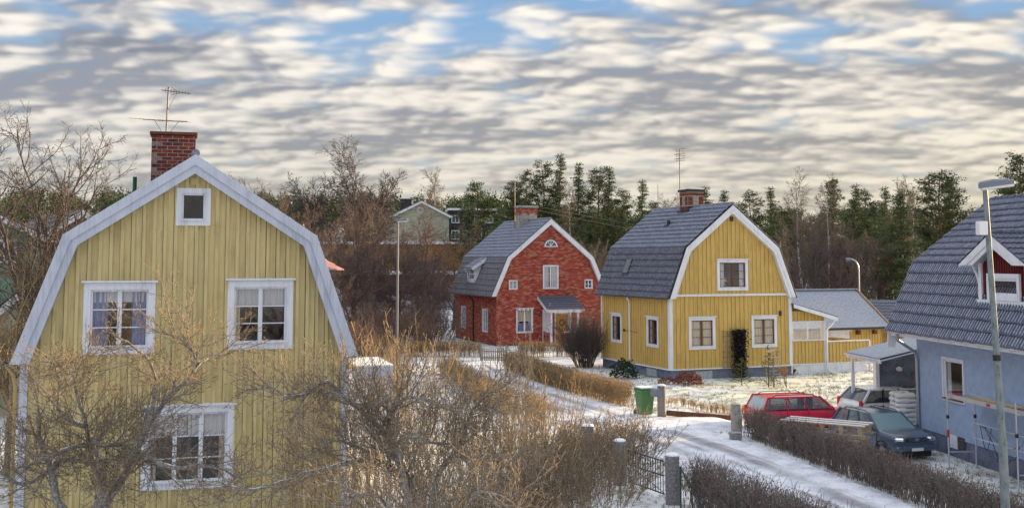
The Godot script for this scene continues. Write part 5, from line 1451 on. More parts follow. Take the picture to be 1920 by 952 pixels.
	var spots := [[-3.0, 22.0, .92], [-1.1, 23.5, .95], [-3.9, 22.0, .95], [-.6, 29.0, .9], [-2.3, 30.0, .95], [-4.4, 34.0, .95], [-3.0, 35.0, .9], [-4.2, 41.0, .85], [-5.2, 46.0, 1.0], [-5.9, 57.0, .8], [-5.2, 52.0, .85], [-6.6, 60.0, .7], [-3.4, 21.0, .9]]
	for k in protos.size(): protos[k].set_meta("label", ["bare shrub of tall tan shoots beside the corner of the pale yellow house", "bare shrub of tall tan shoots in the middle of the garden thicket", "tallest bare shoots standing before the pale yellow gable", "bare tan shrub nearest the granite gate posts", "golden twigged shrub at the bend of the snowy road", "golden twigged shrub left of the road opposite the green bin"][k])
	for k in spots.size():
		var s: Array = spots[k]
		copy_of(protos[k % 4 if k < 7 else 4 + k % 2], "bare shrub with tan shoots in the thicket beside the snowy road", on(s[0], s[1]), R.randf() * TAU, s[2])
	R.seed = 503
	var g2 := "low dark shrubs by the gate"
	var b0 := shrub("garden_shrub", "dark twiggy shrub hiding the foot of the gate posts", BUSH, 36, 1.5, .9, .011, M.apple_twig, on(1.4, 29.5), g2, .5)
	var b1 := shrub("garden_shrub", "dark twiggy shrub leaning over the road edge beside the granite posts", BUSH, 36, 1.6, .8, .011, M.apple_twig, on(3.2, 33.0), g2, .6)
	for a in [[0.2, 28.2, 0], [2.5, 31.8, 1], [.9, 31.5, 0], [2.6, 35.2, 1], [-.3, 26.0, 0], [1.6, 33.6, 1], [2.4, 28.6, 1], [.6, 22.6, 0], [-.6, 23.4, 0], [1.5, 25.6, 1], [-1.8, 21.6, 0], [.9, 27.2, 0]]:
		copy_of(b0 if a[2] == 0 else b1, "low dark twiggy shrub in the thicket beside the garden gate", on(a[0], a[1]), R.randf() * TAU, R.randf_range(.8, 1.15))

func hedges():
	R.seed = 510
	hedge("hedge", "dark clipped bare hedge along the road before the parked cars", [[8.15, 38.9], [8.9, 35.0], [9.75, 30.5], [10.5, 26.0], [11.4, 21.0]], .93, .8, 80, M.hedge_twig, M.hedge_twig, 200)
	hedge("hedge", "dark bare hedge beside the granite post at the bottom edge", [[4.35, 27.9], [5.0, 25.8], [5.8, 23.6], [6.6, 21.0]], 1.15, .75, 70, M.hedge_twig, M.hedge_twig, 350)
	hedge("hedge", "golden brown clipped hedge running along the road past the green bin", [[4.75, 46.3], [2.9, 51.0], [1.2, 56.5], [-.1, 62.2]], .95, 1.2, 70, M.gold_twig, M.gold_twig, 900)
	hedge("hedge", "golden hedge in front of the red brick house", [[-6.5, 70.5], [-1.9, 70.2]], .9, .9, 50, M.gold_twig, M.gold_twig, 700)
	hedge("hedge", "golden hedge before the white porch of the brick house", [[.4, 70.0], [3.0, 70.4], [7.5, 71.2], [11, 72]], .9, .9, 50, M.gold_twig, M.gold_twig, 700)
	hedge("hedge", "wild golden hedge on the left verge of the snowy road", [[-3.6, 60.0], [-2.3, 53.5], [-.9, 46.5], [1.3, 40.8]], 1.0, 1.4, 26, M.gold_twig, M.gold_twig, 90)
	hedge("hedge", "row of low cut hedge stubs on the sunny lawn", [[6.3, 46.8], [8.0, 46.6], [10.2, 46.2]], .42, .3, 45, M.shoot, null, 0, "", .008)
	# bushes near the houses
	R.seed = 511
	shrub("round_bush", "round dense grey bush at the roadside in front of the brick house", BUSH, 110, 3.0, .5, .016, M.grey_twig, on(4.1, 63.6), "", .5)
	leaf_bush("rhododendron", "evergreen bush with dark leaves under the downpipe of the golden house", on(5.7, 57.6), .95, 1.5, 420, .16, M.dark_leaf)
	leaf_bush("brown_bush", "low bush with withered red brown leaves before the cellar window", on(8.5, 54.6), .6, 1.4, 700, .1, M.brown_leaf)
	leaf_bush("brown_bush", "small tuft of withered leaves beside the low red brown bush", on(7.5, 55.0), .3, .9, 260, .08, M.brown_leaf)
	small_spruce("bushy young spruce on the lawn before the trellis", on(11.0, 54.2), 1.35, 1.5)
	small_spruce("slender young spruce beside the bird table", on(12.15, 53.6), 2.0, 1.0)
	var hy := thing("dried_hydrangea", "bare bush with dried brown flower heads beside the young spruces", "shrub", on(12.9, 53.2))
	var out := mbs(1); var fl := []
	for k in 9:
		var d := Vector3(R.randfn(0, .35), 1, R.randfn(0, .35)).normalized(); var l := R.randf_range(.6, 1.1)
		out[0].rod(Vector3(0, .0, 0), d * l, .009, 4); fl.append(d * l)
	part("stems", out[0], M.grey_twig, hy)
	for f in fl:
		var w := MB.new()
		for k in 60:
			var q: Vector3 = f + rnd_dir() * .075; var u := rnd_dir() * .05
			w.tri(q, q + u, q + u.cross(rnd_dir()).normalized() * .05)
		part("flower_head", w, M.dry_flower, hy)
	# frozen grass tufts on the lawns
	var gm := MB.new()
	for k in 9:
		var u := Vector3(R.randfn(0, .03), R.randf_range(.05, .13), R.randfn(0, .03)); var o := Vector3(R.randfn(0, .04), -.01, R.randfn(0, .04)); var s := Vector3(R.randfn(0, 1), 0, R.randfn(0, 1)).normalized() * .006
		gm.tri(o - s, o + s, o + u)
	var mm := MultiMesh.new(); mm.transform_format = MultiMesh.TRANSFORM_3D; mm.mesh = gm.mesh(M.dry_grass)
	var f2 := FastNoiseLite.new(); f2.seed = 31; f2.frequency = .25
	var tf := []
	while tf.size() < 9000:
		var x := R.randf_range(-8, 22); var d := R.randf_range(24, 64)
		if f2.get_noise_2d(x, d) + R.randf_range(-.35, .35) < -.02: continue
		var l := 99.0; var rr := -99.0
		for k in ROAD_L.size() - 1:
			if d <= ROAD_L[k][1] and d >= ROAD_L[k + 1][1]: l = lerpf(ROAD_L[k][0], ROAD_L[k + 1][0], (ROAD_L[k][1] - d) / (ROAD_L[k][1] - ROAD_L[k + 1][1]))
			if d <= ROAD_R[k][1] and d >= ROAD_R[k + 1][1]: rr = lerpf(ROAD_R[k][0], ROAD_R[k + 1][0], (ROAD_R[k][1] - d) / (ROAD_R[k][1] - ROAD_R[k + 1][1]))
		if x > l + .15 and x < rr - .15: continue
		if d > 39.6 and d < 43.4 and x > 4 and x < 14: continue
		tf.append(Transform3D(Basis(Vector3.UP, R.randf() * TAU).scaled(Vector3.ONE * R.randf_range(.6, 1.3)), on(x, d)))
	mm.instance_count = tf.size()
	for k in tf.size(): mm.set_instance_transform(k, tf[k])
	var mi := MultiMeshInstance3D.new(); mi.name = "grass"; mi.multimesh = mm; add_child(mi)
	meta(mi, "frozen dry grass poking through the thin snow of the gardens", "grass", "", "stuff")

func background_plants():
	R.seed = 520
	bare_tree("fruit_tree", "large bare fruit tree behind the roof of the pale yellow house", FRUIT, 6.1, .24, M.grey_twig, M.grey_twig, on(-15.2, 36.5))
	var f2 := bare_tree("fruit_tree", "bare tree whose crown shows over the roof beside the brick chimney", FRUIT, 5.3, .2, M.grey_twig, M.grey_twig, on(-11.6, 40.5))
	bare_tree("fruit_tree", "golden twigged tree at the left edge beside the gambrel roof", FRUIT, 3.6, .15, M.apple_twig, M.gold_twig, on(-13.9, 31.5))
	# rounded trees with reddish twigs between the houses
	var bushy := shrub("field_bush", "dense bare bush at the near edge of the snowy field", BUSH, 70, 2.6, .9, .016, M.red_twig, on(-9.0, 64.0), "bare bushes in the snowy field", .6)
	R.seed = 521
	var dn := bare_tree("garden_tree", "dense bare tree with reddish twigs beside the tall street lamp", DENSE, 6.6, .2, M.grey_twig, M.red_twig, on(-10.8, 76.0), "bare garden trees behind the thicket")
	copy_of(dn, "dense reddish bare tree just past the gable edge of the pale yellow house", on(-13.6, 70.0), 2.0, 1.0)
	copy_of(dn, "bare tree with spreading crown left of the brick house", on(-6.6, 88.0), 4.0, .98)
	copy_of(dn, "dense bare tree behind the street lamp in front of the snowy field", on(-12.0, 86.0), 1.1, 1.08)
	copy_of(dn, "small bare tree at the edge of the brick house roof", on(-5.0, 96.0), 5.2, .9)
	copy_of(dn, "bare garden tree behind the pale yellow house near the pink gable", on(-17.0, 80.0), 3.1, 1.1)
	copy_of(dn, "low reddish bare tree between the street lamp and the brick house", on(-7.9, 78.0), 5.9, .74)
	copy_of(dn, "low reddish bare tree before the trunk of the tree beside the street lamp", on(-12.1, 66.0), .7, .72)
	copy_of(dn, "small reddish tree close to the left roof edge of the brick house", on(-5.9, 82.0), 2.6, .7)
	for a in [[-8.6, 70.0], [-10.6, 72.0], [-6.9, 73.0], [-12.4, 74.0], [-9.5, 81.0], [-7.3, 91.0], [-11.2, 92.0], [-5.4, 76.0]]:
		var sb: Node3D = copy_of(bushy, "dense bare bush in the field before the street lamp", on(a[0], a[1]), R.randf() * TAU, R.randf_range(.9, 1.3))
		sb.set_meta("group", "bare bushes in the snowy field")
	R.seed = 522
	bare_tree("oak_tree", "tall bare oak with wide branching crown against the clouds", OAK, 11.8, .3, M.grey_twig, M.grey_twig, on(-17.0, 120.0))
	bare_tree("oak_tree", "slimmer bare oak leaning beside the tall oak", OAK, 10.2, .24, M.grey_twig, M.grey_twig, on(-20.0, 118.0), "", Vector3(-.1, 0, 0))
	R.seed = 523
	var bi := bare_tree("birch_tree", "pale bare birch rising behind the beige house", BIRCH, 10.6, .13, M.birch_bark, M.birch_twig, on(-10.6, 158.0), "bare birches")
	var b2 := bare_tree("birch_tree", "white stemmed birch in front of the dark pines behind the golden house", BIRCH, 12.4, .15, M.birch_bark, M.birch_twig, on(28.0, 108.0), "bare birches", Vector3(-.08, 0, 0))
	copy_of(b2, "second white stemmed birch close to the first before the pines", on(31.2, 111.0), 2.2, .98)
	copy_of(bi, "golden lit birch crown between the two big evergreens", on(41.5, 118.0), 1.0, 1.13)
	copy_of(b2, "birch with bright crown beside the big pine by the blue roof", on(44.0, 124.0), 4.0, 1.04)
	copy_of(bi, "birch crown behind the mast on the golden house", on(21.6, 160.0), 2.7, 1.0)
	copy_of(b2, "bare birch behind the patterned chimney of the golden house", on(24.6, 165.0), 3.9, .92)
	copy_of(bi, "slim birch among the pines behind the brick house ridge", on(7.6, 142.0), .4, .96)
	copy_of(bi, "drooping bare birch behind the right slope of the brick house", on(6.6, 104.0), .4, .56)
	copy_of(b2, "small drooping birch between the brick house and the golden house", on(8.2, 108.0), 1.4, .5)
	copy_of(b2, "thin birch at the edge of the thicket beside the golden gable", on(25.0, 104.0), 1.9, .62)
	# evergreens
	R.seed = 524
	var gp := "evergreens on the hill behind the houses"
	var pp := []
	pp.append(pine("pine_tree", "full round pine standing alone left of the brick house chimney", 13.0, .05, 3.9, 0, on(-3.4, 132.0), M.needles_1, gp, 1.5))
	pp.append(pine("pine_tree", "broad pine right behind the brick house chimney", 14.0, .08, 3.9, 0, on(4.4, 150.0), M.needles_0, gp, 1.2))
	pp.append(pine("pine_tree", "slim tall pine in the group between the two chimneys", 14.6, .06, 3.0, 1, on(9.0, 152.0), M.needles_2, gp, 1.25))
	var sp := pine("spruce_tree", "big dark green spruce in front of the birches beside the blue roof", 12.2, .04, 4.0, 1, on(36.4, 104.0), M.needles_1, gp, 1.7)
	var s2 := pine("spruce_tree", "tall olive green spruce behind the far street lamp", 14.4, .05, 3.8, 1, on(33.0, 114.0), M.needles_2, gp, 1.6)
	var pr := pine("pine_tree", "large spreading pine beside the roof of the blue house", 14.6, .22, 4.3, 0, on(42.6, 110.0), M.needles_0, gp, 1.3)
	pine("pine_tree", "pine with tufted branches at the right edge behind the lamp head", 15.6, .3, 3.7, 0, on(47.2, 104.0), M.needles_0, gp, 1.2)
	var spots := [["pine_tree behind brick", 2, 6.8, 156.0, 1.0, "slim pine just right of the plastered chimney"], ["", 1, 11.6, 150.0, .98, "wide pine in the middle of the group between the chimneys"], ["", 2, 13.6, 155.0, .97, "pine nearest the ridge of the golden house"], ["", 0, 15.8, 158.0, .9, "shorter pine behind the left end of the golden house ridge"], ["", 2, 17.6, 150.0, .9, "low pine left of the patterned chimney"], ["", 1, 2.2, 160.0, .85, "lower pine half hidden behind the brick house roof"], ["", 0, 10.2, 140.0, .72, "small dense pine in front of the group between the chimneys"], ["", 2, 27.4, 158.0, .92, "pine just right of the patterned chimney"], ["", 2, 29.6, 156.0, .88, "second pine right of the patterned chimney"], ["", 1, 32.6, 152.0, .9, "pine above the right roof slope of the golden house"], ["", 2, 34.8, 150.0, .9, "pointed pine above the golden gable edge"], ["", 0, 37.0, 148.0, .8, "low dense pine at the end of the golden gable"], ["", 1, 49.0, 156.0, .92, "dark pine behind the olive green spruce"], ["", 2, 46.2, 150.0, .92, "narrow pine between the spruce and the bright birch"], ["", 2, 48.8, 146.0, .9, "narrow pine right beside the bright birch"], ["", 0, -34.2, 140.0, .84, "round pine just over the right roof slope of the pale yellow house"], ["", 1, -31.6, 142.0, .86, "broad pine behind the pale yellow house and the oaks"], ["", 1, -28.4, 146.0, .84, "dark pine left of the oaks"], ["", 2, -25.2, 148.0, .78, "slim pine right behind the oaks"], ["", 0, -19.8, 150.0, .78, "low pine right of the tall oak"], ["", 2, -22.4, 156.0, .72, "far small pine beyond the oaks"], ["", 2, -15.8, 170.0, .7, "far pine top beside the dark chimney of the beige house"], ["", 0, 41.4, 132.0, .6, "lower evergreen between the big spruce and the olive spruce"], ["", 0, 20.0, 152.0, .82, "pine hidden behind the patterned chimney"], ["", 1, 13.0, 138.0, .7, "dark pine low behind the left roof edge of the golden house"], ["", 2, 47.0, 120.0, .95, "pine close behind the ridge of the blue house"], ["", 0, 27.2, 118.0, .62, "low pine behind the golden gable edge and the birches"], ["", 1, 30.0, 124.0, .78, "pine between the two white birches"], ["", 0, 38.6, 116.0, .7, "pine left of the big spreading pine"], ["", 1, 24.0, 130.0, .74, "broad pine beside the right slope of the golden roof"], ["", 1, 43.6, 142.0, .82, "pine top between the olive spruce and the bright birch"], ["", 0, 0.2, 148.0, .8, "pine between the lone round pine and the plastered chimney"]]
	for s in spots: copy_of(pp[s[1]], "dark " + s[5] if not s[5].begins_with("dark") else s[5], on(s[2], s[3]), R.randf() * TAU, s[4] * (.86 if s[2] < -10.0 else 1.06))
	copy_of(sp, "dark spruce at the left among the bare fruit trees", on(-24.0, 58.0), 1.0, .62)
	copy_of(s2, "narrow spruce low behind the outbuilding roof", on(29.4, 120.0), 1.0, .7)
	# thickets of thin bare trees
	R.seed = 525
	var th := bare_tree("thicket_tree", "bare thin stemmed tree in the dark thicket behind the outbuilding", THICKET, 8.6, .075, M.grey_twig, M.grey_twig, on(26.5, 98.0), "thicket of bare trees behind the houses")
	var t2 := bare_tree("thicket_tree", "bare thin stemmed tree in the dark thicket behind the outbuilding", THICKET, 7.6, .07, M.grey_twig, M.red_twig, on(29.8, 101.0), "thicket of bare trees behind the houses")
	for k in 18:
		var d := R.randf_range(100, 128)
		copy_of([th, t2][k % 2], "", on(d * R.randf_range(.245, .36), d), R.randf() * TAU, R.randf_range(.75, 1.15))
	for k in 16:
		var d := R.randf_range(106, 128)
		copy_of([th, t2][k % 2], "bare thin tree low behind the brick house and the golden house", on(d * R.randf_range(.045, .12), d), R.randf() * TAU, R.randf_range(.6, .85))
	for k in 10:
		var d := R.randf_range(92, 112)
		copy_of([th, t2][k % 2], "bare thin tree beside the fence of the snowy field", on(d * R.randf_range(-.2, -.06), d), R.randf() * TAU, R.randf_range(.5, .8))
	for k in 8:
		var d := R.randf_range(40, 66)
		copy_of([th, t2][k % 2], "bare thin tree far left behind the gambrel roof of the pale yellow house", on(d * R.randf_range(-.5, -.38), d), R.randf() * TAU, R.randf_range(.5, .75))
	# the wood on the far hill, one mass
	var tri := MB.new()
	for k in 26: needle_clump(tri, Vector3(R.randfn(0, .8), R.randf_range(.5, 8.5), R.randfn(0, .8)), 2.0, 20, .7)
	var mm := MultiMesh.new(); mm.transform_format = MultiMesh.TRANSFORM_3D; mm.mesh = tri.mesh(M.needles_0)
	var n := 520; mm.instance_count = n
	for k in n:
		var d := R.randf_range(185, 330)
		mm.set_instance_transform(k, Transform3D(Basis(Vector3.UP, R.randf() * TAU).scaled(Vector3(1, R.randf_range(.7, 1.1), 1)), on(d * R.randf_range(-.62, .62), d)))
	var mi := MultiMeshInstance3D.new(); mi.name = "far_forest"; mi.multimesh = mm; add_child(mi)
	meta(mi, "dark evergreen forest covering the far hill behind all houses", "forest", "", "stuff")

# ---- vehicles: front towards +z, wheels on y = 0
func car(called: String, label: String, at: Vector3, turn: float, c: Dictionary) -> Node3D:
	var t := thing(called, label, "car", at, turn, "cars parked by the blue house" if c.get("near", true) else "")
	var paint: Material = c.paint
	t.scale = Vector3.ONE * c.get("size", 1.0)
	# lower body: stations along z: [z, half width, bottom, top]
	var rows := []
	for s in c.body:
		var w: float = s[1]; var b: float = s[2]; var h: float = s[3]
		var row := []
		for q in [[-.86, b], [-.97, b + .1], [-1.0, lerpf(b, h, .45)], [-.985, lerpf(b, h, .7)], [-.95, h - .06], [-.88, h - .012], [-.5, h + .012], [0, h + .02], [.5, h + .012], [.88, h - .012], [.95, h - .06], [.985, lerpf(b, h, .7)], [1.0, lerpf(b, h, .45)], [.97, b + .1], [.86, b]]:
			row.append(Vector3(q[0] * w, q[1], s[0]))
		rows.append(row)
	var mb := MB.new(); mb.grid(rows)
	for e in [0, rows.size() - 1]:
		for j in range(1, 14):
			if e == 0: mb.tri(rows[e][0], rows[e][j], rows[e][j + 1])
			else: mb.tri(rows[e][0], rows[e][j + 1], rows[e][j])
	part("body", mb, paint, t)
	pbox("underbody", Vector3(0, .3, 0), Vector3(c.w * 1.7, .3, c.body[-1][0] - c.body[0][0] - .3), M.black, t)
	# greenhouse: feet of the pillars at the belt, heads at the roof
	var hb: float = c.belt; var hr: float = c.roof; var wb: float = c.w * .93; var wr: float = c.w * c.get("tumble", .74)
	var zf: float = c.z[0]; var rf: float = c.z[1]; var rr: float = c.z[2]; var zr: float = c.z[3]
	var foot := func(z: float, s: float): return Vector3(s * wb, hb, z)
	var head := func(z: float, s: float): return Vector3(s * wr, hr - .05, z)
	mb = MB.new(); var rrows := []
	for k in 7:
		var u := k / 6.0; var z := lerpf(rr - .06, rf + .06, u); var row := []
		var dip := .05 * pow(absf(u - .45) * 2, 2)
		for j in 9:
			var x := (j / 4.0 - 1.0)
			row.append(Vector3(x * wr * 1.02, hr - dip - .055 * pow(absf(x), 2.5), z))
		rrows.append(row)
	mb.grid(rrows); part("roof", mb, paint, t)
	# glass: screens and side windows
	var pane := func(called2: String, a: Vector3, b: Vector3, d: Vector3, e: Vector3, m: Material, bulge: Vector3):
		var g := MB.new(); var gr := []
		for i in 4:
			var row := []
			for j in 5:
				var u := j / 4.0; var v := i / 3.0
				row.append(a.lerp(b, u).lerp(e.lerp(d, u), v) + bulge * (1.0 - pow(2 * u - 1, 2)))
			gr.append(row)
		g.grid(gr); part(called2, g, m, t)
	pane.call("windscreen", foot.call(zf, -1), foot.call(zf, 1), head.call(rf, 1), head.call(rf, -1), c.get("screen", M.car_glass), Vector3(0, .01, .06))
	pane.call("rear_window", foot.call(zr, 1), foot.call(zr, -1), head.call(rr, -1), head.call(rr, 1), c.get("back", M.car_glass), Vector3(0, 0, -.04))
	var posts: Array = c.posts           # shares along the side where pillars stand
	for s in [-1, 1]:
		for k in posts.size() - 1:
			var u0: float = posts[k]; var u1: float = posts[k + 1]
			var f0: Vector3 = foot.call(lerpf(zf, zr, u0), s); var f1: Vector3 = foot.call(lerpf(zf, zr, u1), s)
			var h0: Vector3 = head.call(lerpf(rf, rr, u0), s); var h1: Vector3 = head.call(lerpf(rf, rr, u1), s)
			if s > 0: pane.call("side_window", f0, f1, h1, h0, c.get("side", M.car_glass), Vector3(.012, 0, 0))
			else: pane.call("side_window", f1, f0, h0, h1, c.get("side", M.car_glass), Vector3(-.012, 0, 0))
		for k in posts.size():
			var u: float = posts[k]
			pbar("pillar", foot.call(lerpf(zf, zr, u), s) + Vector3(s * .012, -.02, 0), head.call(lerpf(rf, rr, u), s) + Vector3(s * .012, .02, 0), .045 if k > 0 and k < posts.size() - 1 else .07, .06, paint if k == 0 or k == posts.size() - 1 or not c.get("dark_b", false) else M.black, t, Vector3(s, 0, 0))
		pbar("roof_edge", head.call(rf, s), head.call(rr, s), .06, .05, paint, t)
		pbar("belt_strip", Vector3(s * (wb + .015), hb + .005, zf - .1), Vector3(s * (wb + .015), hb + .005, zr + .1), .03, .025, M.black, t)
		if c.get("rails", false):
			mb = MB.new(); mb.path([Vector3(s * wr * .95, hr - .03, rf - .15), Vector3(s * wr * .95, hr + .045, rf - .3), Vector3(s * wr * .95, hr + .045, rr + .35), Vector3(s * wr * .95, hr - .03, rr + .2)], .016, 6); part("roof_rail", mb, M.dark_metal, t)
		mb = MB.new(); mb.cbox(Vector3(s * (wb + .16), hb + .08, zf - .22), Vector3(.2, .15, .12), .035); part("mirror", mb, paint, t)
		for u in posts:
			pbox("door_seam", Vector3(s * c.w * .994, hb * .62, lerpf(zf, zr, u) - .04), Vector3(.012, hb * .62, .012), M.black, t)
		for u in c.get("doors", [.42, .75]):
			pbox("door_handle", Vector3(s * (c.w * .985), hb - .14, lerpf(zf, zr, u)), Vector3(.03, .025, .16), M.black if c.get("dark_b", false) else paint, t)
		for z in [c.axles[0], c.axles[1]]:
			var wh := Node3D.new(); wh.name = "wheel"; t.add_child(wh, true); wh.position = Vector3(s * (c.w - .12), .32, z)
			mb = MB.new(); mb.lathe(Vector3(0, 0, 0), [Vector2(.2, -.1), Vector2(.3, -.1), Vector2(.33, -.06), Vector2(.33, .06), Vector2(.3, .1), Vector2(.2, .1)], 20)
			var ty := part("tyre", mb, M.rubber, wh); ty.rotation.z = PI / 2
			mb = MB.new(); mb.lathe(Vector3(0, 0, 0), [Vector2(.0, -.085), Vector2(.08, -.09), Vector2(.2, -.08), Vector2(.2, .08), Vector2(.08, .09), Vector2(.0, .085)], 14)
			var rm := part("rim", mb, M.steel, wh); rm.rotation.z = PI / 2
			mb = MB.new()
			var prev := Vector3.ZERO
			for k in 13:
				var a := PI * k / 12
				var q := Vector3(s * (c.w + .004), .32 + sin(a) * .37, z + cos(a) * .37)
				if k > 0: mb.bar(prev, q, .03, .05)
				prev = q
			part("wheel_arch", mb, M.black, t)
	var fz: float = c.body[-1][0]; var bz: float = c.body[0][0]
	mb = MB.new(); mb.cbox(Vector3(0, .5, fz - .02), Vector3(c.w * 1.8, .2, .2), .06); part("front_bumper", mb, paint, t)
	mb = MB.new(); mb.cbox(Vector3(0, .5, bz + .02), Vector3(c.w * 1.8, .22, .2), .06); part("rear_bumper", mb, paint if not c.get("dark_b", false) else M.black, t)
	for s in [-1, 1]:
		mb = MB.new(); mb.cbox(Vector3(s * c.w * .74, c.lamp_y, fz - .07), Vector3(.36, .16, .26), .05, Basis(Vector3.UP, s * .5)); part("headlight", mb, M.chrome if c.get("chrome", false) else M.lamp_glass, t)
		mb = MB.new(); mb.cbox(Vector3(s * c.w * .86, c.belt - .1, bz + .06), Vector3(.14, .3, .12), .02); part("tail_light", mb, M.red_label, t)
	mb = MB.new(); mb.cbox(Vector3(0, c.lamp_y, fz + .02), Vector3(c.w * .98, .16, .06), .03); part("grille", mb, M.black, t)
	for k in 3: pbox("grille_bar", Vector3(0, c.lamp_y - .045 + k * .045, fz + .055), Vector3(c.w * .88, .014, .012), M.chrome, t)
	if c.get("emblem", false):
		mb = MB.new()
		var ring := []
		for k in 15: ring.append(Vector3(cos(TAU * k / 14) * .075, c.lamp_y + .01 + sin(TAU * k / 14) * .042, fz + .066))
		mb.path(ring, .007, 5); mb.box(Vector3(0, c.lamp_y + .01, fz + .062), Vector3(.12, .05, .006)); part("emblem", mb, M.chrome, t)
	pbox("number_plate", Vector3(0, .47, fz + .09), Vector3(.5, .11, .015), M.plate_white, t)
	pbox("number_plate", Vector3(0, c.belt - .2, bz - .02), Vector3(.5, .11, .03), M.plate_white, t)
	for s in [-1, 1]:
		mb = MB.new(); mb.cbox(Vector3(s * .36, hb - .02, .1), Vector3(.44, .9, .18), .06); mb.cbox(Vector3(s * .36, hb + .28, .08), Vector3(.24, .16, .1), .04); part("seat", mb, M.black, t)
	mb = MB.new()
	for k in 18: mb.rod(Vector3(-.36 + cos(TAU * k / 18) * .17, hb + .0 + sin(TAU * k / 18) * .15, .55), Vector3(-.36 + cos(TAU * (k + 1) / 18) * .17, hb + sin(TAU * (k + 1) / 18) * .15, .55), .014, 4)
	part("steering_wheel", mb, M.black, t)
	return t

func vehicles():
	for a in [["red_car_paint", Color(.60, .016, .06)], ["dark_car_paint", Color(.055, .09, .145)], ["white_car_paint", Color(.70, .72, .76)], ["grey_car_paint", Color(.20, .22, .25)]]:
		var m := flat(a[0], a[1], .35, .0); m.clearcoat_enabled = true; m.clearcoat = .8; m.clearcoat_roughness = .12
	car("parked_car", "red estate car with roof rails behind the hedge", Vector3(10.85, -.3, -42.3), deg_to_rad(102.7), {"size": .92, "paint": M.red_car_paint, "w": .86, "belt": .93, "roof": 1.45, "z": [.95, .35, -1.85, -2.1], "posts": [0.0, .36, .66, 1.0], "axles": [1.35, -1.3], "lamp_y": .66, "rails": true, "tumble": .8, "screen": M.frosted_glass, "back": M.frosted_glass,
		"body": [[-2.22, .78, .42, .8], [-2.16, .84, .3, .92], [-1.6, .86, .22, .94], [0, .87, .2, .93], [.95, .86, .2, .93], [1.3, .85, .22, .87], [2.0, .8, .26, .79], [2.2, .72, .34, .68]]})
	car("parked_car", "white hatchback car with tinted windows under the carport", Vector3(14.3, -.24, -42.0), deg_to_rad(104.0), {"size": 1.0, "side": M.tinted_glass, "back": M.tinted_glass, "screen": M.tinted_glass, "paint": M.white_car_paint, "w": .88, "belt": 1.14, "roof": 1.6, "z": [1.0, .3, -1.55, -1.95], "posts": [0.0, .4, .72, 1.0], "axles": [1.3, -1.2], "lamp_y": .7, "dark_b": true,
		"body": [[-2.05, .8, .45, .95], [-1.98, .85, .3, 1.14], [-1.4, .88, .22, 1.15], [0, .88, .2, 1.14], [1.0, .87, .2, 1.1], [1.4, .86, .22, .93], [1.95, .8, .28, .82], [2.1, .72, .36, .7]]})
	car("parked_car", "dark blue sport utility car with frosted windscreen beside the blue house", Vector3(12.2, -.33, -37.7), deg_to_rad(16.5), {"size": .84, "paint": M.dark_car_paint, "w": .93, "belt": 1.02, "roof": 1.6, "z": [1.15, .35, -1.6, -2.0], "posts": [0.0, .38, .68, 1.0], "axles": [1.42, -1.3], "lamp_y": .82, "rails": true, "screen": M.car_screen, "chrome": true, "emblem": true, "tumble": .76,
		"body": [[-2.22, .82, .5, .9], [-2.14, .9, .36, 1.04], [-1.5, .93, .26, 1.07], [0, .93, .25, 1.05], [1.15, .92, .25, 1.06], [1.6, .91, .27, 1.02], [2.1, .86, .32, .95], [2.28, .78, .4, .86]]})
	# far away, beyond the snowy field
	for a in [["white car parked far beyond the fence left of the brick house", -8.9, 111.0, .8, M.white_car_paint], ["grey car parked far off beside the white car at the low garages", -5.4, 112.0, .6, M.grey_car_paint], ["dark car parked far off behind the street lamp at the low garages", -12.6, 112.5, 1.1, M.dark_car_paint]]:
		car("parked_car", a[0], on(a[1], a[2]), a[3], {"near": false, "paint": a[4], "w": .86, "belt": .93, "roof": 1.45, "z": [.95, .35, -1.6, -2.0], "posts": [0.0, .4, .7, 1.0], "axles": [1.35, -1.3], "lamp_y": .66, "screen": M.frosted_glass,
			"body": [[-2.2, .78, .42, .8], [-2.1, .84, .3, .92], [0, .87, .2, .93], [.95, .86, .2, .93], [2.0, .8, .26, .79], [2.2, .72, .34, .68]]})

func stone_post(label: String, at: Vector3, h: float, w: float, m: Material, snow := true):
	var t := thing("gate_post", label, "post", at, R.randf_range(-.2, .2), "gate posts along the road")
	var mb := MB.new()
	var rows := []
	for k in 6:
		var y := lerpf(-.15, h, k / 5.0); var row := []
		for j in 13:
			var a := TAU * j / 12; var q := pow(pow(absf(cos(a)), 6) + pow(absf(sin(a)), 6), -1.0 / 6)
			row.append(Vector3(cos(a) * q * w * .5 * (1.0 - .05 * k / 5.0) + R.randfn(0, .006) * (0 if j == 0 or j == 12 else 1), y, -sin(a) * q * w * .5))
		rows.append(row)
	mb.grid(rows)
	for j in 12: mb.tri(Vector3(0, h + .03, 0), rows[5][j], rows[5][j + 1])
	part("stone", mb, m, t)
	if snow:
		mb = MB.new(); mb.lathe(Vector3(0, h, 0), [Vector2(w * .5, 0), Vector2(w * .48, .035), Vector2(w * .3, .06), Vector2(0, .065)], 12); part("snow_cap", mb, M.fresh_snow, t)

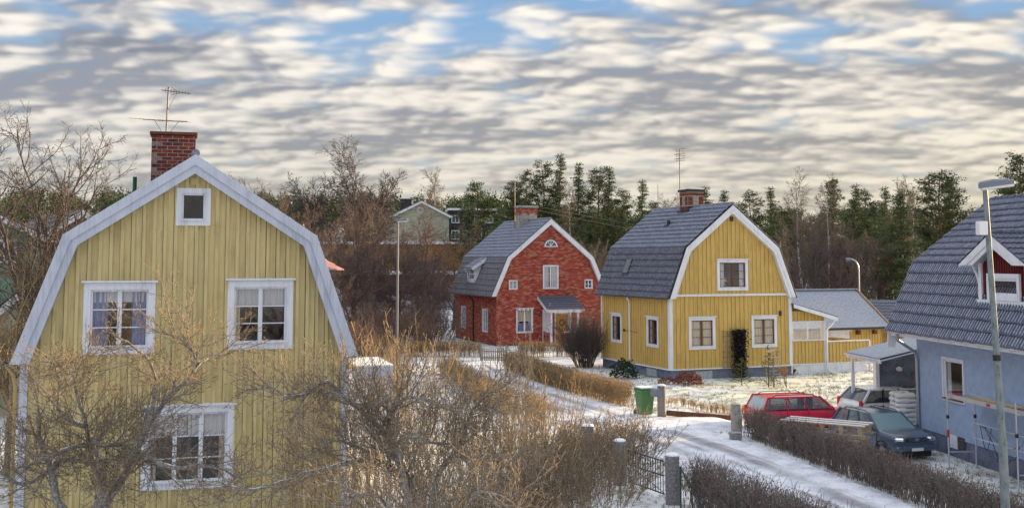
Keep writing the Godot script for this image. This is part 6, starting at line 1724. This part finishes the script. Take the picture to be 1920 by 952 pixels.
func street_things():
	R.seed = 530
	stone_post("grey granite gate post with snow cap beside the iron gate", on(3.97, 28.2), 1.18, .36, M.granite)
	stone_post("granite post half hidden by shrubs at the far end of the iron gate", on(2.9, 30.6), 1.15, .34, M.granite)
	stone_post("granite post deep in the dark shrubs behind the iron gate", on(2.2, 33.0), 1.2, .36, M.granite)
	stone_post("square concrete gate post at the end of the clipped hedge", on(7.62, 38.6), 1.12, .36, M.concrete, false)
	stone_post("weathered timber gate post carrying the mailbox", on(5.72, 43.4), 1.2, .32, M.grey_wood)
	var b := thing("stone_block", "snow topped stone block at the foot of the concrete gate post", "stone", on(7.45, 37.9))
	var w := MB.new(); w.cbox(Vector3(0, .12, 0), Vector3(.36, .26, .3), .03); part("stone", w, M.granite, b)
	w = MB.new(); w.cbox(Vector3(0, .26, 0), Vector3(.4, .06, .34), .02); part("cap", w, M.concrete, b)
	# iron gate
	var g := thing("iron_gate", "thin black iron bar gate between two granite posts", "gate", on(3.8, 28.55), atan2(30.3 - 28.55, 3.02 - 3.8))
	var gl := 1.75
	for y in [.18, .62, .98]: pbar("rail", Vector3(0, y, 0), Vector3(gl, y, 0), .025, .025, M.dark_metal, g)
	for k in 15: pbar("bar", Vector3(.03 + k * gl / 14.2, .15, 0), Vector3(.03 + k * gl / 14.2, 1.0, 0), .014, .014, M.dark_metal, g, Vector3(1, 0, 0))
	pbar("brace", Vector3(.02, .2, .015), Vector3(gl, .6, .015), .02, .012, M.dark_metal, g)
	# green fence posts and wire by the near hedge
	var fp := [[4.3, 27.4], [5.15, 25.0], [6.0, 22.6]]
	for k in 3:
		var o := on(fp[k][0] - .25, fp[k][1])
		w = MB.new(); w.rod(o + Vector3(0, -.1, 0), o + Vector3(0, 1.05, 0), .022, 7)
		single("fence_post", w, M.dark_green, ["thin green metal fence post next to the granite post", "thin green metal fence post halfway along the dark hedge", "thin green metal fence post at the bottom end of the dark hedge"][k], "post", "green posts in the dark hedge")
	w = MB.new(); w.rod(on(4.1, 27.6, .95), on(4.55, 26.4, .0), .022, 7); single("fence_strut", w, M.dark_green, "slanting green metal strut leaning beside the granite gate post", "strut")
	# bin and mailbox
	var bn := thing("wheelie_bin", "green wheelie bin with snowy lid beside the timber gate post", "bin", on(5.15, 44.1), .35)
	w = MB.new(); w.hexa([Vector3(-.22, .06, .24), Vector3(.22, .06, .24), Vector3(.22, .06, -.2), Vector3(-.22, .06, -.2), Vector3(-.29, .98, .32), Vector3(.29, .98, .32), Vector3(.29, .98, -.3), Vector3(-.29, .98, -.3)]); part("body", w, M.bin_green, bn)
	w = MB.new(); w.cbox(Vector3(0, .95, .02), Vector3(.64, .06, .68), .02); part("rim", w, M.bin_green, bn)
	w = MB.new(); w.cbox(Vector3(0, 1.02, .02), Vector3(.6, .07, .66), .03); part("lid", w, M.bin_green, bn)
	w = MB.new(); w.cbox(Vector3(0, 1.07, .02), Vector3(.56, .05, .6), .02); part("snow_layer", w, M.fresh_snow, bn)
	for s in [-1, 1]:
		w = MB.new(); w.rod(Vector3(s * .25, .1, -.26), Vector3(s * .3, .1, -.26), .1, 12); part("wheel", w, M.rubber, bn)
	w = MB.new(); w.rod(Vector3(-.26, .98, -.36), Vector3(.26, .98, -.36), .018, 6); part("handle", w, M.bin_green, bn)
	var mx := thing("mailbox", "small pale blue mailbox fixed to the timber gate post", "mailbox", on(5.5, 43.2, .82), .5)
	w = MB.new()
	var poly := PackedVector2Array([Vector2(-.13, 0), Vector2(.13, 0)])
	for k in 9: poly.append(Vector2(.13 * cos(PI * k / 8), .2 + .11 * sin(PI * k / 8)))
	w.slab(poly, -.2, .2); part("box", w, M.lamp_body, mx)
	pbox("flap", Vector3(0, .12, .206), Vector3(.2, .16, .012), M.lamp_body, mx)
	w = MB.new(); w.bar(on(5.95, 43.55, .16), on(8.75, 44.3, .14), .14, .2); single("beam", w, M.brown_paint, "low red brown timber beam lying along the edge of the sunny lawn", "beam")
	# picket fence by the brick house
	var pf := thing("picket_fence", "short grey picket fence at the end of the road", "fence", on(-1.75, 67.6), .02)
	for k in 11: pbox("picket", Vector3(k * .125, .36, .03), Vector3(.07, .72, .02), M.grey_wood, pf)
	for y in [.18, .55]: pbox("rail", Vector3(.65, y, 0), Vector3(1.45, .07, .035), M.grey_wood, pf)
	pbox("post", Vector3(1.42, .45, 0), Vector3(.13, .9, .13), M.grey_wood, pf)
	pbox("post", Vector3(-.1, .42, 0), Vector3(.1, .84, .1), M.grey_wood, pf)
	# bird table
	var bt := thing("bird_table", "little bird table with pale roof on a thin post in the lawn", "bird table", on(12.35, 53.4), .3)
	pbox("post", Vector3(0, .75, 0), Vector3(.05, 1.5, .05), M.grey_wood, bt)
	pbox("tray", Vector3(0, 1.42, 0), Vector3(.5, .04, .36), M.pale_wood, bt)
	for s in [-1, 1]: pbox("roof_board", Vector3(s * .15, 1.72, 0), Vector3(.36, .03, .46), M.pale_wood, bt, Basis(Vector3(0, 0, 1), -s * .35))
	for s in [-1, 1]: pbox("support", Vector3(s * .18, 1.56, 0), Vector3(.03, .3, .03), M.grey_wood, bt)
	var ld := thing("garden_trellis", "free standing rail trellis behind the slender young spruce", "trellis", on(12.6, 54.6), .25)
	for x in [-.36, .36]: pbox("upright", Vector3(x, .85, 0), Vector3(.03, 1.7, .03), M.pale_wood, ld)
	for k in 10: pbox("rung", Vector3(0, .2 + k * .16, .02), Vector3(.76, .03, .02), M.pale_wood, ld)
	# street lamps
	var l := thing("street_lamp", "tall worn grey green street lamp with box head before the blue house", "street lamp", on(9.52, 22.0), 0)
	w = MB.new(); w.tube(PackedVector3Array([Vector3(0, -.3, 0), Vector3(-.02, 1.2, 0), Vector3(-.03, 2.55, 0), Vector3(-.03, 2.56, 0), Vector3(-.2, 7.42, 0)]), PackedFloat32Array([.088, .086, .082, .07, .048]), 14, true); part("pole", w, M.pole_paint, l)
	w = MB.new(); w.rod(Vector3(-.082, 4.05, 0), Vector3(-.085, 4.16, 0), .076, 14); part("band", w, M.black, l)
	var hb := Basis(Vector3(0, 0, 1), .13) * Basis(Vector3.UP, -.35)
	w = MB.new()
	var rows := []
	for a in [[-.02, .10, .05], [.0, .125, .075], [.25, .135, .085], [.5, .115, .07], [.62, .085, .05], [.64, .05, .03]]:
		var row := []
		for j in 13:
			var an := PI * j / 12; row.append(Vector3(a[0], pow(sin(an), .32) * a[2] * 1.75 - .02, -cos(an) * a[1] * 1.25))
		rows.append(row)
	w.grid(rows)
	for j in 12: w.tri(rows[0][0], rows[0][j], rows[0][j + 1])
	var hd := part("head", w, M.lamp_body, l); hd.transform = Transform3D(hb, Vector3(-.3, 7.42, 0))
	w = MB.new(); rows = []
	for a in [[.02, .12], [.25, .15], [.5, .13], [.62, .09]]:
		var row := []
		for j in 9: var an := PI * j / 8; row.append(Vector3(a[0], -.02 - sin(an) * .05, cos(an) * a[1]))
		rows.append(row)
	w.grid(rows); hd = part("lens", w, M.lamp_glass, l); hd.transform = Transform3D(hb, Vector3(-.3, 7.42, 0))
	w = MB.new(); w.cbox(Vector3(-.29, 6.62, .0), Vector3(.17, .27, .2), .015); part("sign_box", w, M.white_plastic, l)
	w = MB.new(); w.box(Vector3(-.21, 6.62, .0), Vector3(.04, .25, .16)); part("sign_bracket", w, M.brown_paint, l)
	l = thing("street_lamp", "tall thin street lamp in front of the reddish bare trees and beige house", "street lamp", on(-6.52, 64.0), 0)
	w = MB.new(); w.rod(Vector3(0, -.2, 0), Vector3(0, 8.22, 0), .075, 8, .055); part("pole", w, M.lamp_body, l)
	w = MB.new(); w.cbox(Vector3(.22, 8.27, 0), Vector3(.72, .15, .3), .06, Basis(Vector3(0, 0, 1), .06)); part("head", w, M.lamp_body, l)
	w = MB.new(); w.cbox(Vector3(.25, 8.19, 0), Vector3(.55, .07, .24), .03, Basis(Vector3(0, 0, 1), .06)); part("lens", w, M.lamp_glass, l)
	l = thing("street_lamp", "distant street lamp with curved arm above the outbuilding roof", "street lamp", on(24.7, 80.0), 0)
	w = MB.new(); w.path([Vector3(0, -.2, 0), Vector3(0, 5.3, 0), Vector3(-.05, 5.65, 0), Vector3(-.2, 5.92, 0), Vector3(-.45, 6.05, 0), Vector3(-.62, 6.06, 0)], .05, 7); part("pole", w, M.steel, l)
	w = MB.new(); w.lathe(Vector3.ZERO, [Vector2(0, -.08), Vector2(.12, -.04), Vector2(.13, .06), Vector2(.08, .3), Vector2(.04, .34)], 10)
	hd = part("head", w, M.lamp_body, l); hd.transform = Transform3D(Basis(Vector3(0, 0, 1), -PI / 2 + .1), Vector3(-.85, 6.02, 0))
	# overhead wires
	var wires := [[[1.9, 10.0, 84.0], [6.0, 9.4, 88.0], [10.6, 8.75, 92.0], [16, 8.0, 94.0], [24.0, 7.3, 96.0], [31.0, 7.0, 97.0], [38.0, 7.0, 97.0], [52.0, 7.8, 98.0]], [[1.9, 9.7, 84.0], [6.0, 9.05, 88.0], [10.6, 8.35, 92.0], [16, 7.6, 94.0], [24.0, 6.95, 96.0], [31.0, 6.7, 97.0], [38.0, 6.65, 97.0], [52.0, 7.4, 98.0]], [[24.0, 11.0, 98.0], [29.0, 10.4, 99.0], [36.0, 9.7, 100.0], [43.0, 9.3, 100.0], [54, 9.2, 100.0]]]
	for k in 3:
		var p := []
		for q in wires[k]: p.append(Vector3(q[0], q[1], -q[2]))
		w = MB.new(); w.path(p, .016, 5); single("power_cable", w, M.dark_metal, ["upper of two overhead cables sagging before the dark pines", "lower of two overhead cables sagging before the dark pines", "single overhead cable high before the birches and the big spruce"][k], "cable", "overhead cables")
	var up := thing("utility_pole", "tall thin wooden pole rising above the birch crowns behind the golden house", "pole", on(19.6, 150.0))
	w = MB.new(); w.rod(Vector3(0, -.2, 0), Vector3(0, 13.8, 0), .09, 6, .035); part("shaft", w, M.grey_wood, up)

func yard_things():
	R.seed = 540
	# scaffold along the wall of the blue house, in the frame of the house
	var xf := Transform3D(Basis(Vector3.UP, deg_to_rad(6.58)), Vector3(17.005, -.3, -39.223))
	var s := thing("scaffold", "low aluminium scaffold with work platform along the blue wall", "scaffold", xf * Vector3(-3.75, 0, 4.2), deg_to_rad(6.58))
	for z in [0.0, 3.75, 7.2]:
		for x in [-.5, .38]:
			var w := MB.new(); w.rod(Vector3(x, -.02, z), Vector3(x, 2.45 if x < 0 else 2.2, z), .026, 8); part("upright", w, M.aluminium, s)
			w = MB.new(); w.cbox(Vector3(x, 0, z), Vector3(.14, .02, .14), .005); part("foot_plate", w, M.aluminium, s)
			w = MB.new(); w.cbox(Vector3(x, 1.55, z), Vector3(.075, .11, .075), .01); part("clamp", w, M.dark_metal, s)
		var w2 := MB.new(); w2.rod(Vector3(-.5, 2.1, z), Vector3(.38, 2.1, z), .022, 7); w2.rod(Vector3(-.5, .5, z), Vector3(.38, .5, z), .022, 7); part("transom", w2, M.aluminium, s)
	for k in 2:
		var z0 := k * 3.7
		for y in [1.36, .92]:
			var w := MB.new(); w.rod(Vector3(.3, y, z0 + .05), Vector3(.3, y, z0 + 3.7), .022, 7); part("guard_rail", w, M.aluminium, s)
		var w3 := MB.new(); w3.bar(Vector3(.3, 1.34, z0 + .5), Vector3(.3, .94, z0 + 1.5), .03, .07, Vector3(1, 0, 0)); w3.bar(Vector3(.3, .94, z0 + 2.2), Vector3(.3, 1.34, z0 + 3.2), .03, .07, Vector3(1, 0, 0)); part("brace", w3, M.steel, s)
	pbox("platform", Vector3(-.05, 2.16, 3.7), Vector3(.66, .05, 7.5), M.steel, s)
	for x in [-.4, .3]: pbox("platform_edge", Vector3(x, 2.17, 3.7), Vector3(.035, .12, 7.55), M.aluminium, s)
	pbox("warning_sticker", Vector3(-.421, 2.17, 2.2), Vector3(.005, .08, .2), M.red_label, s)
	pbox("warning_sticker", Vector3(-.5, 1.05, .0), Vector3(.06, .22, .06), M.red_label, s)
	for k in 5:
		var w := MB.new(); w.cbox(Vector3(-.2 + (k % 3) * .13, 2.205 + (k / 3) * .03, 1.9 + R.randf() * .4), Vector3(.11, .026, 2.6), .003, Basis(Vector3.UP, R.randf_range(-.03, .03)))
		var o := single("plank", w, M.pale_wood, ["loose pale plank on the scaffold platform", "", "", "", ""][0], "plank", "planks lying on the scaffold"); o.transform = s.transform
	var w := MB.new(); w.cbox(Vector3(-.1, 2.26, 5.6), Vector3(.42, .1, 2.2), .04); var pl := single("plastic_sheet", w, M.white_plastic, "white plastic roll lying behind the planks on the scaffold", "sheet"); pl.transform = s.transform
	w = MB.new(); var cp := []
	for k in 26: cp.append(Vector3(.36, 1.35 - .9 * sin(PI * k / 25.0) - .06 * sin(k * 1.1), .6 + k * .085))
	w.path(cp, .012, 5); cp = []
	for k in 22: cp.append(Vector3(.34, 1.34 - .7 * sin(PI * k / 21.0), .35 + k * .03))
	w.path(cp, .011, 5); cp = []
	for k in 20: cp.append(Vector3(.3 - .05 * sin(k), .42 + .16 * sin(TAU * k / 19.0), 1.6 + .25 * cos(TAU * k / 19.0)))
	w.path(cp, .012, 5)
	var cb := single("cable", w, M.black, "black cable hanging in loops from the scaffold rail", "cable"); cb.transform = s.transform
	w = MB.new(); var ri := []
	for k in 25: ri.append(Vector3(-.2, .35 + .3 * sin(TAU * k / 24), 5.2 + .3 * cos(TAU * k / 24)))
	w.path(ri, .016, 5); var co := single("cable_coil", w, M.black, "coil of black hose leaning on the foot of the blue wall", "hose"); co.transform = s.transform
	# sacks on a pallet
	var n := 0
	for k in 9:
		for j in 2:
			var m := MB.new(); var rows := []
			for a in 9:
				var row := []
				for b in 13:
					var u := PI * a / 8; var v := TAU * b / 12
					var q := Vector3(pow(absf(sin(u)), .5) * cos(v), cos(u), pow(absf(sin(u)), .5) * sin(v))
					row.append(Vector3(signf(q.x) * pow(absf(q.x), .6) * .42, q.y * .095 * (1.0 + .25 * sin(b * 2.1 + k)), signf(q.z) * pow(absf(q.z), .6) * .27))
				rows.append(row)
			m.grid(rows, true)
			var o := single("pellet_sack", m, M.sack, "plump white sack, %s layer from the bottom, %s side of the stack" % [["first", "second", "third", "fourth", "fifth", "sixth", "seventh", "eighth", "ninth"][k], ["far", "near"][j]], "sack", "white sacks stacked by the blue house")
			o.transform = Transform3D(Basis(Vector3.UP, .1 + R.randfn(0, .06)).scaled(Vector3(.86, 1, .95)), Vector3(13.85 + R.randfn(0, .015), -.08 + k * .165, -40.5 + j * .56))
			n += 1
	var pa := thing("pallet", "wooden pallet under the stack of white sacks", "pallet", Vector3(13.75, -.3, -40.22), .1)
	for k in 5: pbox("board", Vector3(0, .13, -.5 + k * .25), Vector3(.9, .022, .12), M.pale_wood, pa)
	for x in [-.38, 0, .38]: pbox("runner", Vector3(x, .06, 0), Vector3(.1, .12, 1.12), M.pale_wood, pa)
	# long pallets stacked behind the hedge
	for k in 3:
		var p := thing("long_pallet", ["long snow dusted timber pallet, topmost of the stack behind the hedge", "long timber pallet in the middle of the stack behind the hedge", "long timber pallet at the bottom of the stack behind the hedge"][2 - k], "pallet", Vector3(9.85 + (.12 if k == 2 else 0.0), -.25 + k * .42, -36.0), deg_to_rad(-38 + k * 2), "pallets stacked behind the hedge")
		for x in [-.42, 0, .42]: pbox("rail", Vector3(0, .30, x), Vector3(2.7, .03, .14), M.pale_wood, p)
		for x in [-1.2, -.6, 0, .6, 1.2]: pbox("cross_board", Vector3(x, .265, 0), Vector3(.14, .03, 1.0), M.pale_wood, p)
		for x in [-1.2, -.6, 0, .6, 1.2]:
			for z in [-.42, .42]: pbox("block", Vector3(x, .14, z), Vector3(.14, .22, .12), M.pale_wood, p)
		for z in [-.42, .42]: pbox("runner", Vector3(0, .015, z), Vector3(2.7, .03, .14), M.pale_wood, p)
		if k == 2:
			for x in [-.42, 0, .42]: pbox("snow_layer", Vector3(0, .325, x), Vector3(2.66, .02, .12), M.fresh_snow, p)
	w = MB.new(); w.rod(Vector3(0, 0, 0), Vector3(.1, 1.5, -.1), .018, 6); w.box(Vector3(.1, 1.5, -.1), Vector3(.1, .16, .04)); var sh := single("shovel_handle", w, M.door_wood, "brown wooden tool handle leaning on the carport back wall", "tool"); sh.position = Vector3(14.9, -.3, -42.0)

func window_row(par: Node3D, xf: Transform3D, xs: Array, y0: float, w: float, h: float, gm: Material):
	for x in xs:
		var n := Node3D.new(); n.name = "window"; par.add_child(n, true); n.transform = Transform3D(xf.basis, xf * Vector3(x, y0 + h / 2, .03))
		for s in [-1, 1]:
			pbox("frame", Vector3(s * w / 2, 0, 0), Vector3(.1, h + .1, .08), M.white_paint, n)
			pbox("frame", Vector3(0, s * h / 2, 0), Vector3(w - .1, .1, .08), M.white_paint, n)
		pbox("mullion", Vector3.ZERO, Vector3(.08, h - .1, .06), M.white_paint, n)
		for s in [-1, 1]: pbox("pane", Vector3(s * w / 4, 0, -.01), Vector3(w / 2 - .1, h - .1, .02), gm, n)

func simple_house(called: String, label: String, at: Vector3, turn: float, w: float, l: float, he: float, hr: float, wall: Material, roof: Material, o := {}) -> Node3D:
	var t := thing(called, label, "house", at, turn)
	var top := func(a): return lerpf(hr, he, absf(a) / (w / 2)) - .05
	solid_wall(t, "wall", Transform3D(), -w / 2, w / 2, -2, top, [], wall, [0])
	solid_wall(t, "wall", Transform3D(Basis(Vector3.UP, PI), Vector3(0, 0, -l)), -w / 2, w / 2, -2, top, [], wall, [0])
	for s in [-1, 1]: pbox("wall", Vector3(s * (w / 2 - .1), he / 2 - 1, -l / 2), Vector3(.2, he + 2, l - .4), wall, t)
	var ov := .5; var line := [Vector2(-w / 2 - ov, he - ov * (hr - he) / (w / 2)), Vector2(0, hr), Vector2(w / 2 + ov, he - ov * (hr - he) / (w / 2))]
	roof_deck(t, line, .5, -l - .5, o.get("deck", M.white_paint), .02, .18)
	var tl := [line[0], line[1], line[1], line[2]]
	for k in 2:
		var mb := MB.new()
		var e: Vector2 = line[0] if k == 0 else line[2]
		var up := Vector3(-e.x, line[1].y - e.y, 0).normalized()
		if k == 0: tile_rows(mb, Vector3(e.x, e.y, -l - .5), Vector3(0, 0, 1), up, l + 1.0, e.distance_to(line[1]), .5, .4, 3)
		else: tile_rows(mb, Vector3(e.x, e.y, .5), Vector3(0, 0, -1), up, l + 1.0, e.distance_to(line[1]), .5, .4, 3)
		part("roof", mb, roof, t)
	verge(t, line, .0, .24, .5, .55, o.get("deck", M.white_paint))
	return t

func far_buildings():
	R.seed = 550
	var t := simple_house("beige_house", "beige house with snowy pitched roof and dark chimney on the rise", on(-12.2, 150.0), deg_to_rad(12), 7.6, 9.0, 6.3, 8.2, M.pale_render, M.tile_frost)
	window_row(t, Transform3D(), [-1.0, .4, 1.8], 1.9, 1.0, 1.0, M.car_glass)
	var w := MB.new(); w.lathe(Vector3.ZERO, [Vector2(.42, 0), Vector2(.42, .08), Vector2(.3, .08), Vector2(.3, 0)], 14); var rv := part("round_vent", w, M.white_paint, t); rv.transform = Transform3D(Basis(Vector3(1, 0, 0), PI / 2), Vector3(-.1, 7.0, .02))
	w = MB.new(); w.cbox(Vector3(-1.6, 7.9, -4.0), Vector3(1.5, 1.6, 1.0), .03); part("chimney", w, M.dark_facade, t)
	t = thing("flat_block", "dark flat roofed block with white windows beside the beige house", "building", on(-5.6, 158.0), .1)
	pbox("wall", Vector3(0, 2.2, -4), Vector3(6.6, 9.0, 8.0), M.dark_facade, t)
	pbox("roof", Vector3(0, 6.8, -4), Vector3(7.0, .3, 8.4), M.fresh_snow, t)
	window_row(t, Transform3D(), [-2.4, -.8, .8, 2.4], 4.9, 1.0, 1.0, M.car_glass); window_row(t, Transform3D(), [-2.4, -.8, .8, 2.4], 2.6, 1.0, 1.2, M.car_glass)
	t = thing("ochre_block", "long ochre building half hidden by bare trees below the beige house", "building", on(-13.5, 136.0), .02)
	pbox("wall", Vector3(0, 1.5, -4), Vector3(21, 7.2, 8.0), M.ochre_render, t)
	pbox("roof", Vector3(0, 5.2, -4), Vector3(21.6, .3, 8.8), M.fresh_snow, t)
	window_row(t, Transform3D(), [-8, -2.4, 3.4, 9], 1.2, 1.3, 1.0, M.car_glass)
	t = thing("garage_row", "low brick garage row with snowy flat roof beyond the field", "building", on(-9.5, 119.0), .0)
	pbox("wall", Vector3(0, 1.6, -3), Vector3(17, 3.6, 6.0), M.garage_brick, t)
	pbox("roof", Vector3(0, 3.5, -2.9), Vector3(17.6, .3, 6.8), M.fresh_snow, t)
	for k in 6: pbox("garage_door", Vector3(-6.8 + k * 2.7, 1.2, .02), Vector3(2.2, 2.2, .06), M.dark_facade if k % 2 else M.brown_paint, t)
	# wire fence of the field
	t = thing("wire_fence", "wire mesh fence with thin posts along the snowy field", "fence", on(-14.0, 101.0), .0)
	for k in 8: pbox("post", Vector3(k * 1.9, .85, 0), Vector3(.07, 1.8, .07), M.steel, t)
	for y in [.1, 1.7]: pbox("rail", Vector3(6.6, y, 0), Vector3(13.4, .04, .04), M.steel, t)
	w = MB.new()
	for k in 64:
		for s in [-1, 1]:
			var x := k * .21
			w.bar(Vector3(x, .12, s * .008), Vector3(x + s * .8, 1.68, s * .008), .014, .014)
	part("mesh", w, M.steel, t, "stuff")
	# houses whose corners show behind the yellow house
	t = simple_house("pink_gabled_house", "house corner with pink eaves peeping past the pale yellow gable", on(-13.5, 50.0), deg_to_rad(-14), 6.4, 6.0, 5.75, 7.4, M.pink_render, M.pink_roof, {"deck": M.pink_roof})
	t = simple_house("green_house", "pale green house with red roof and brick chimney far left", on(-22.6, 47.0), deg_to_rad(30), 5.6, 7.0, 7.0, 8.3, M.green_render, M.red_roof)
	window_row(t, Transform3D(), [-.6, 1.2], 5.9, .9, .9, M.car_glass)
	w = MB.new(); w.cbox(Vector3(.5, 8.6, -2.5), Vector3(.7, 1.2, .6), .02); part("chimney", w, M.garage_brick, t)
	t = simple_house("pink_house", "dusky pink house with grey roof behind the branches far left", on(-19.3, 50.0), deg_to_rad(34), 6.0, 8.0, 6.3, 8.2, M.pink_render, M.tile_brown)
	window_row(t, Transform3D(), [-1.2, 1.0], 4.6, .9, .9, M.car_glass)
	t = simple_house("grey_house", "grey roofed house with black chimney close behind the yellow roof", on(-16.9, 44.5), deg_to_rad(16), 6.4, 7.0, 4.0, 6.9, M.pale_render, M.tile_dark)
	w = MB.new(); w.cbox(Vector3(.75, 7.2, -1.5), Vector3(.78, 2.0, .7), .02); part("chimney", w, M.dark_facade, t)
	t = simple_house("tiled_shed", "small shed with snowy tiled roof behind the outbuilding", on(31.0, 80.0), deg_to_rad(80), 5.0, 7.0, 2.0, 3.1, M.ochre_render, M.tile_blue)

func _ready():
	R.seed = 77
	setup()
	materials()
	ground(); roads()
	near_house(); middle_house(); garage(); brick_house(); blue_house(); carport()
	far_buildings()
	vehicles(); street_things(); yard_things()
	background_plants(); hedges(); foreground_plants()
